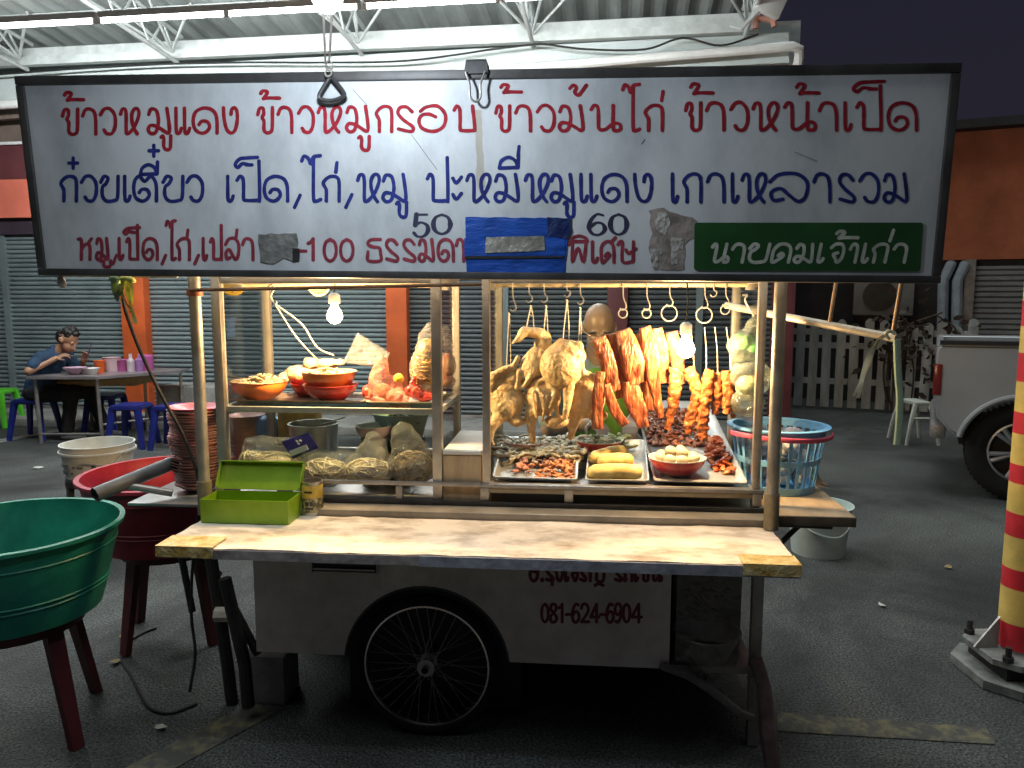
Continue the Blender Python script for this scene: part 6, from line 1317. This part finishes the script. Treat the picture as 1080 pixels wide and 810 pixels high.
def twheel(x, y, s):
    T_ = (PI/2,0,0); c = (x,y,.385); bm = nb(); lathe(bm, [(.235,-.10),(.30,-.125),(.355,-.12),(.383,-.10),(.385,0),(.383,.10),(.355,.12),(.30,.125),(.235,.10)], c, 56, True, tilt=T_)
    for k in range(56):
        a = 2*PI*k/56
        for yy in (-.07,.0,.07): obox(bm, (x+.386*math.cos(a), y+yy, .385+.386*math.sin(a)), (.012,.045,.022), (0,-a,0))
    w_ = build('wheel', bm, tyre_m, tk, fr=TK)
    bm = nb(); lathe(bm, [(.236,-.10),(.236,.10),(.222,.105),(.215,.06),(.215,-.06),(.222,-.105)], c, 48, True, tilt=T_)
    for k in range(6):
        for d in (-.13,.13):
            a = 2*PI*k/6+.25; a2 = a+d; p0 = Vector((x+.05*math.cos(a), y+s*.085, .385+.05*math.sin(a))); p1 = Vector((x+.218*math.cos(a2), y+s*.098, .385+.218*math.sin(a2)))
            tube(bm, [p0, p0.lerp(p1,.5)+Vector((0,s*.006,0)), p1], lambda t: .017+.006*t, 8, flat=.9)
    lathe(bm, [(.001,s*.10),(.045,s*.10),(.06,s*.085),(.06,s*.06),(.001,s*.06)], c, 24, tilt=(PI/2,0,0)) if False else ellip(bm, (x, y+s*.085, .385), (.058,.018,.058))
    build('rim', bm, spoke_m, w_, fr=TK)
    bm = nb(); lathe(bm, [(.001,-.02),(.212,-.02),(.212,.02),(.001,.02)], c, 30, tilt=T_); build('brake_disc', bm, dark_pl, w_, fr=TK)
for x in (wc.x, wc.x+2.95):
    twheel(x, .135, -1); twheel(x, 1.665, 1)
# dim signboard-free clutter: traffic-side stool at the far left
# litter on the asphalt
lit = mat('litter', (.55,.56,.50), .7, 0, .3, 30); lm = mat('dry_leaf', (.30,.22,.10), .8, 0, .3, 30)
for k, (u, v, sz, m, lb) in enumerate(((40,494,.09,lit,'white paper scrap on the asphalt near the diner'),(62,527,.05,lit,'small pale scrap left of the white bucket'),(132,672,.05,lm,'dry leaf on the ground under the red tub'),(122,700,.045,lm,'tan scrap on the ground between the two tubs'),(930,640,.04,lit,'tiny pale scrap on the asphalt right of the cart'),(1000,600,.04,lm,'dry leaf on the asphalt left of the striped post'),(170,770,.04,lit,'pale scrap on the ground by the yellow line'))):
    p = WORLD.on(u, v, 0); rnd = random.Random(k); bm = nb(); n = 7
    top = [bm.verts.new((p.x+sz*rnd.uniform(.25,.7)*math.cos(2*PI*i/n), p.y+sz*rnd.uniform(.3,.7)*math.sin(2*PI*i/n), .006+rnd.uniform(0,.014))) for i in range(n)]; cv = bm.verts.new((p.x,p.y,.012))
    for i in range(n): bm.faces.new((top[i], top[(i+1)%n], cv))
    build('litter_scrap', bm, m, loc=(p.x,p.y,.006), fr=WORLD, label=lb, cat='litter', recalc=False)
# ================================================================== table, stools and the diner at the left
DIN = Frame(-4.55, 8.15, 0)
tbl_m = mat('steel_table', (.36,.33,.34), .35, .5, .2, 4, .06, 20); blue_pl = mat('blue_stool', (.012,.022,.19), .4, 0, .15, 6, coat=.15)
xl, xr = DIN.at(30,396,-.1).x, DIN.at(182,390,.3).x; yn, yf_ = -.15, .75
zt_t = DIN.at(70,397,yn).z
tb = thing('dining_table', ((xl+xr)/2,.2,0), 'grey metal folding table where the diner eats', 'table', fr=DIN)
bm = nb(); x_cut = DIN.at(103,397,yn).x
poly = [(xl,yn),(x_cut,yn-.02),(xr,yf_-.25),(xr,yf_),(xl+.1,yf_)]; prism(bm, poly, zt_t-.03, zt_t, 'z'); build('tabletop', bm, tbl_m, tb, fr=DIN)
for u, y in ((39,yn+.05),(104,yn+.05)): 
    x = DIN.at(u,430,y).x; bm = nb(); tube(bm, [(x,y,zt_t-.03),(x+.02,y,0)], .02, 8); build('leg', bm, steel_dull, tb, fr=DIN)
for x, y in ((xr-.06,yf_-.12),(xl+.2,yf_-.06),(xr-.5,yf_-.08)): bm = nb(); tube(bm, [(x,y,zt_t-.03),(x,y,0)], .018, 8); build('leg', bm, steel_dull, tb, fr=DIN)
x0, x1 = DIN.at(42,430,yn+.05).x, DIN.at(104,430,yn+.05).x
bm = nb(); tube(bm, [(x0,yn+.05,.10),(x1+.02,yn+.05,.10)], .014, 8); tube(bm, [(x1,yn+.05,.2),(xr-.06,yf_-.12,.2)], .012, 8); build('stretcher', bm, steel_dull, tb, fr=DIN)
def bstool(lab, u, v, y, rz=0, m=blue_pl):
    p = DIN.at(u, v, y); t = thing('plastic_stool', (p.x,y,0), lab, 'stool', 'plastic stools around the folding table', fr=DIN); h = .45
    bm = nb(); prism(bm, [(p.x-.16,y-.15),(p.x-.13,y-.17),(p.x+.13,y-.17),(p.x+.16,y-.15),(p.x+.16,y+.15),(p.x+.13,y+.17),(p.x-.13,y+.17),(p.x-.16,y+.15)], h-.05, h, 'z'); bmesh.ops.bevel(bm, geom=bm.edges[:], offset=.012, segments=2, affect='EDGES'); build('seat', bm, m, t, fr=DIN)
    for sx in (-1,1):
        for sy in (-1,1):
            bm = nb(); tube(bm, cr([(p.x+sx*.13,y+sy*.13,h-.03),(p.x+sx*.15,y+sy*.15,h*.6),(p.x+sx*.185,y+sy*.185,0)],4), lambda q: .045-.014*q, 8, flat=.75); build('leg', bm, m, t, fr=DIN)
bstool('blue plastic stool next to the table, left of the other free one', 139, 440, -.25); bstool('blue plastic stool half hidden by the stacked plates', 184, 440, -.30)
bstool('blue plastic stool under the table behind the diner\'s knees', 112, 425, .55)
bstool('blue plastic stool the diner sits on', 37, 440, .22)
gp = DIN.at(-2,430,.3); bstool('bright green plastic stool cut by the left edge', -2, 425, 1.0, m=mat('bright_green_stool', (.10,.55,.03), .4, 0, .12, 6, coat=.15))
# things on the table
def ctop(name, lab, cat, u, y, prof, m, v=385, group=None):
    p = DIN.at(u, v, y); bm = nb(); lathe(bm, prof, (p.x,y,zt_t+.001), 22); return build(name, bm, m, loc=(p.x,y,zt_t+.001), fr=DIN, label=lab, cat=cat, group=group)
ctop('lilac_bowl', 'lilac noodle bowl in front of the diner', 'bowl', 79, .05, [(.001,0),(.05,0),(.06,.01),(.115,.07),(.12,.078),(.11,.072),(.05,.015),(.001,.012)], mat('lilac_plastic', (.52,.34,.45), .4))
ctop('white_bowl', 'small white bowl right of the lilac bowl', 'bowl', 96, .08, [(.001,0),(.05,0),(.055,.01),(.085,.06),(.088,.066),(.08,.06),(.04,.012),(.001,.01)], white_pl)
ctop('orange_cup', 'orange plastic cup on the dining table', 'cup', 105, .25, [(.001,0),(.045,0),(.058,.13),(.061,.135),(.054,.128),(.042,.006),(.001,.004)], mat('orange_cup', (.85,.14,.02), .4))
ctop('lilac_tub', 'pale lilac tub between the orange cup and the sauce bottles', 'tub', 118, .40, [(.001,0),(.085,0),(.095,.15),(.1,.155),(.09,.15),(.08,.006),(.001,.004)], mat('pale_lilac', (.58,.42,.46), .45))
ctop('condiment_caddy', 'magenta condiment caddy on the table', 'caddy', 131, .45, [(.001,0),(.09,0),(.10,.12),(.104,.125),(.095,.12),(.085,.006),(.001,.004)], mat('magenta_plastic', (.45,.10,.30), .4))
ctop('sauce_bottle', 'white topped sauce bottle beside the magenta caddy', 'bottle', 138, .35, [(.001,0),(.04,0),(.042,.12),(.018,.155),(.018,.2),(.001,.2)], mat('pale_bottle', (.55,.45,.50), .3))
ctop('sauce_bottle', 'violet sauce bottle right of the white topped one', 'bottle', 147, .4, [(.001,0),(.045,0),(.045,.13),(.02,.15),(.012,.19),(.001,.19)], mat('violet_bottle', (.30,.14,.36), .4))
ctop('tissue_holder', 'magenta tissue holder at the right end of the table', 'holder', 155, .5, [(.001,0),(.07,0),(.075,.16),(.05,.18),(.001,.18)], MATS['magenta_plastic'])
p = DIN.at(92,400,.35); bm = nb(); box(bm, p.x-.35, p.x+.55, .3, .75, zt_t-.16, zt_t-.045, .01); build('carton', bm, mat('tan_carton', (.42,.32,.15), .7, 0, .2, 6), loc=(p.x,.5,zt_t-.16), fr=DIN, label='flat tan carton on the rack under the table top', cat='carton')

# ---- people: one continuous skin each; clothes and hair are children
skin_p = mat('warm_skin', (.42,.22,.13), .5, 0, .1, 12, .05, 90, sss=.06); hair_m = mat('black_hair', (.012,.010,.010), .45, 0, .3, 40, .3, 90)
def hand(bm, w_, d, palm_n, s=1, curl=.5, side=1):
    """Palm with five unequal bent fingers; d = pointing direction, palm_n = palm normal."""
    d = Vector(d).normalized(); pn = Vector(palm_n); pn = (pn-d*pn.dot(d)).normalized(); ac = d.cross(pn)*side; w_ = Vector(w_)
    for k in range(4):
        o = (k-1.5)*.019*s; a = w_ + ac*o*.75; b_ = w_ + d*.085*s + ac*o; capsule(bm, a, b_, .014*s, .0115*s, 8)
        Lg = (.070,.080,.075,.058)[k]*s; p = b_; dd = d.copy()
        for j, f in enumerate((.45,.32,.23)):
            dd = (dd*math.cos(curl*(.6+.4*j)) + pn*math.sin(curl*(.6+.4*j))).normalized(); q_ = p + dd*Lg*f; capsule(bm, p, q_, (.0098-.0012*j)*s, (.0088-.0012*j)*s, 8); p = q_
    p = w_ + d*.02*s + ac*-.03*s; q_ = p + (d*.6-ac*.8+pn*.35).normalized()*.04*s; capsule(bm, p, q_, .014*s, .0105*s, 8); capsule(bm, q_, q_ + (d*.9+pn*.5-ac*.1).normalized()*.032*s, .0105*s, .0085*s, 8)
def head(bm, c, fwd, up, S=1.0):
    """Skull, jaw, nose, ears, brow; c = centre."""
    f = Vector(fwd).normalized(); u = Vector(up); u = (u-f*u.dot(f)).normalized(); r = u.cross(f); M = Matrix((r, f, u)).transposed()
    rot = M.to_euler(); P = lambda x, y, z: Vector(c) + M@Vector((x,y,z))*S
    ellip(bm, P(0,-.012,.03), tuple(q*S for q in (.074,.094,.088)), rot, 20, 14); ellip(bm, P(0,.028,-.035), tuple(q*S for q in (.058,.064,.075)), rot, 18, 12); ellip(bm, P(0,.055,-.085), tuple(q*S for q in (.030,.030,.028)), rot)
    capsule(bm, P(0,.088,.012), P(0,.108,-.028), .010*S, .015*S); ellip(bm, P(0,.088,-.062), tuple(q*S for q in (.024,.010,.006)), rot); ellip(bm, P(0,.086,-.073), tuple(q*S for q in (.020,.010,.006)), rot)
    ellip(bm, P(-.03,.078,.022), tuple(q*S for q in (.022,.014,.008)), rot); ellip(bm, P(.03,.078,.022), tuple(q*S for q in (.022,.014,.008)), rot)
    for s in (-1,1): ellip(bm, P(s*.078,-.008,-.005), tuple(q*S for q in (.010,.020,.032)), rot)
    return P, rot
def cloth(name, m, parent, parts, vox, seed, fr, amp=.006, sc=12):
    bm = nb()
    for p in parts:
        if p[0] == 'c': capsule(bm, *p[1:5])
        else: ellip(bm, p[1], p[2], p[3] if len(p) > 3 else (0,0,0), 20, 14)
    return build(name, blob(bm, vox, 4, amp, sc, seed), m, parent, fr=fr, sharp=80)
# diner, facing right (+x), hunched over his bowl
D = lambda u, v, y: DIN.at(u, v, y)
yc = .22; hip = D(43,430,yc); hip.z = .52; neck = D(60,370,yc); hd = D(71,359,yc-.0); hf = Vector((.80,-.16,-.60)); hu = Vector((.6,0,.80))
dn = thing('person', (hip.x, yc, 0), 'seated diner in a dark blue shirt and black trousers, eating and holding a phone', 'person', fr=DIN)
sh_r, sh_l = neck+Vector((-.06,-.19,-.07)), neck+Vector((-.02,.19,-.07)); el_r = D(30,396,yc-.34); el_r.z = zt_t+.05; wr_r = D(59,378,yc-.14); el_l = neck+Vector((.12,.25,-.27)); wr_l = D(88,380,yc+.05)
kn_r, kn_l = Vector((hip.x+.42,yc-.12,.50)), Vector((hip.x+.50,yc+.12,.50)); an_r, an_l = Vector((hip.x+.36,yc-.13,.09)), Vector((hip.x+.62,yc+.13,.09))
bm = nb(); P, rot = head(bm, hd, hf, hu, 1.16); capsule(bm, neck+Vector((-.03,0,-.06)), hd+Vector((-.03,0,-.03)), .062, .055)
mid = hip.lerp(neck,.5)+Vector((-.05,0,0)); ellip(bm, hip+Vector((0,0,.02)), (.14,.16,.12)); capsule(bm, hip, mid, .135, .125); capsule(bm, mid, neck+Vector((-.04,0,-.10)), .125, .12)
capsule(bm, sh_r, sh_l, .07, .07)
for s, e, w_, o in ((sh_r,el_r,wr_r,0),(sh_l,el_l,wr_l,1)): capsule(bm, s, e, .054, .042); capsule(bm, e, w_, .042, .028)
for k, a in ((kn_r,an_r),(kn_l,an_l)):
    capsule(bm, Vector((hip.x,k.y*.6+yc*.4,hip.z)), k, .088, .06); capsule(bm, k, a, .056, .038); capsule(bm, a+Vector((-.03,0,-.045)), a+Vector((.15,0,-.06)), .036, .028)
hand(bm, wr_r, (.75,.35,.35), (.3,.5,-.8), 1, 1.0, 1); hand(bm, wr_l, (.5,-.3,.75), (.3,-.9,.3), 1, .6, -1)
build('body', blob(bm, .0075, 3), skin_p, dn, fr=DIN, sharp=80)
shirt = mat('navy_shirt', (.02,.055,.115), .8, 0, .2, 8, .15, 40); trou = mat('black_trousers', (.014,.014,.018), .8, 0, .3, 8, .15, 40)
cloth('shirt', shirt, dn, [('c',hip+Vector((0,0,.02)),mid,.155,.145),('c',mid,neck+Vector((-.05,0,-.10)),.145,.135),('c',sh_r,sh_l,.085,.085),('c',sh_r,sh_r.lerp(el_r,.62),.075,.07),('c',sh_l,sh_l.lerp(el_l,.62),.075,.07),('c',neck+Vector((-.05,0,-.06)),neck+Vector((-.015,0,.0)),.075,.07)], .011, 3, DIN, .008)
cloth('trousers', trou, dn, [('e',hip+Vector((0,0,-.01)),(.165,.18,.115))] + [('c',Vector((hip.x,k.y*.6+yc*.4,hip.z-.01)),k,.105,.08) for k in (kn_r,kn_l)] + [('c',k,a+Vector((0,0,.03)),.078,.066) for k, a in ((kn_r,an_r),(kn_l,an_l))], .012, 4, DIN, .008)
bm = nb(); ellip(bm, P(0,-.02,.055), (.092,.108,.086), rot, 20, 14); ellip(bm, P(0,-.045,.01), (.088,.083,.087), rot, 18, 12); ellip(bm, P(0,.035,.095), (.055,.045,.028), rot); build('hair', blob(bm, .006, 2, .012, 38, 3), hair_m, dn, fr=DIN, sharp=80)
for s in (-1,1): bm = nb(); ellip(bm, P(s*.030,.083,.004), (.012,.006,.007), rot, 10, 7); build('eye', bm, mat('eye_white', (.5,.48,.45), .3), dn, fr=DIN)
bm = nb()
for a in (an_r, an_l): capsule(bm, a+Vector((-.04,0,-.055)), a+Vector((.17,0,-.065)), .04, .032)
for v in bm.verts: v.co.z = max(v.co.z, .004)
build('shoes', bm, mat('grey_shoe', (.16,.16,.16), .6), dn, fr=DIN)
p = wr_l+Vector((.10,-.06,.10)); bm = nb(); obox(bm, p, (.012,.075,.15), (.2,.35,.5), .004); build('mobile_phone', bm, mat('phone_case', (.09,.06,.10), .25), loc=p, fr=DIN, label='dark mobile phone held in the diner\'s raised hand', cat='phone')
p = wr_r+Vector((.07,.05,.05)); bm = nb(); tube(bm, [p, p+Vector((.07,.0,-.02))], .004, 6); ellip(bm, p+Vector((.09,0,-.025)), (.025,.016,.006)); build('spoon', bm, steel, loc=p, fr=DIN, label='metal spoon in the diner\'s right hand near his mouth', cat='spoon')

# vendor behind the right cabinet, bowing over his work
Yv = 1.1; hv = CART.at(632,346,Yv); vn = thing('person', (hv.x,Yv,0), 'bald vendor in a pale blue shirt and green apron behind the hanging meats', 'person')
fv, uv = Vector((.02,-.86,-.52)), Vector((0,-.5,.86)); nk = hv+Vector((0,.06,-.16)); hp = Vector((hv.x,Yv+.10,.88))
bm = nb(); P, rot = head(bm, hv, fv, uv); capsule(bm, nk+Vector((0,.03,-.04)), hv+Vector((0,.03,-.04)), .064, .06)
capsule(bm, hp, nk+Vector((0,.02,-.18)), .14, .135); sR, sL = nk+Vector((-.19,.02,-.08)), nk+Vector((.19,.02,-.08)); capsule(bm, sR, sL, .07, .07)
eR, eL = sR+Vector((-.05,-.08,-.26)), sL+Vector((.05,-.08,-.26)); wR, wL = Vector((CART.at(628,465,Yv-.33).x, Yv-.34, 1.03)), Vector((CART.at(668,462,Yv-.33).x, Yv-.33, 1.045))
for s, e, w_ in ((sR,eR,wR),(sL,eL,wL)): capsule(bm, s, e, .056, .044); capsule(bm, e, w_, .043, .03)
hand(bm, wR, (.3,-.8,-.25), (0,-.3,-1), 1, .5, 1); hand(bm, wL, (-.2,-.8,-.3), (0,-.3,-1), 1, .6, -1)
for sx in (-.1,.1): capsule(bm, hp+Vector((sx,0,-.02)), hp+Vector((sx*1.1,.0,-.42)), .09, .062); capsule(bm, hp+Vector((sx*1.1,0,-.42)), Vector((hp.x+sx*1.1,hp.y+.02,.08)), .06, .04); capsule(bm, Vector((hp.x+sx*1.1,hp.y+.03,.045)), Vector((hp.x+sx*1.2,hp.y-.14,.035)), .04, .032)
build('body', blob(bm, .0065, 3), mat('vendor_skin', (.27,.20,.14), .42, 0, .12, 9, .05, 90, sss=.06), vn, sharp=80)
cloth('shirt', mat('pale_blue_shirt', (.22,.33,.35), .8, 0, .12, 8, .15, 40), vn, [('c',hp+Vector((0,0,.02)),nk+Vector((0,.02,-.18)),.155,.15),('c',sR,sL,.085,.085),('c',sR,sR.lerp(eR,.8),.075,.068),('c',sL,sL.lerp(eL,.8),.075,.068),('c',nk+Vector((-.05,.0,-.07)),nk+Vector((-.055,-.02,-.02)),.045,.025),('c',nk+Vector((.05,.0,-.07)),nk+Vector((.055,-.02,-.02)),.045,.025)], .011, 7, CART, .007)
cloth('apron', mat('green_apron', (.12,.30,.03), .8, 0, .15, 8, .15, 40), vn, [('e',hp+Vector((0,-.10,.10)),(.155,.075,.27)),('e',hp+Vector((0,-.10,-.25)),(.17,.07,.25))], .011, 8, CART, .006)
cloth('trousers', trou, vn, [('e',hp,(.165,.15,.12))]+[('c',hp+Vector((sx,.02,-.04)),hp+Vector((sx*1.1,.02,-.42)),.105,.085) for sx in (-.1,.1)]+[('c',hp+Vector((sx*1.1,.02,-.42)),Vector((hp.x+sx*1.1,hp.y+.02,.06)),.083,.07) for sx in (-.1,.1)], .013, 9, CART, .006)
for s in (-1,1): bm = nb(); ellip(bm, P(s*.030,.083,.004), (.012,.006,.007), rot, 10, 7); build('eye', bm, MATS['eye_white'], vn)
bm = nb(); ring = [P(.082*math.cos(t), -.006+.098*math.sin(t), .006) for t in [2*PI*k/30 for k in range(31)]]; tube(bm, ring, .0028, 6, cap=False)
for s in (-1,1):
    c = P(s*.032,.098,.004); tube(bm, [c + rot.to_matrix()@Vector((.024*math.cos(t),0,.017*math.sin(t))) for t in [2*PI*k/16 for k in range(17)]], .0022, 5, cap=False)
build('glasses', bm, mat('thin_frame', (.55,.42,.30), .35, .7), vn)
bm = nb()
for s in (-1,1): ellip(bm, P(s*.045,.062,.075) if False else P(s*.036,.086,.030), (.022,.006,.005), rot, 10, 7)
build('eyebrows', bm, hair_m, vn)
for o in [o for o in bpy.data.objects if o.type == 'EMPTY']: o.empty_display_size = .05
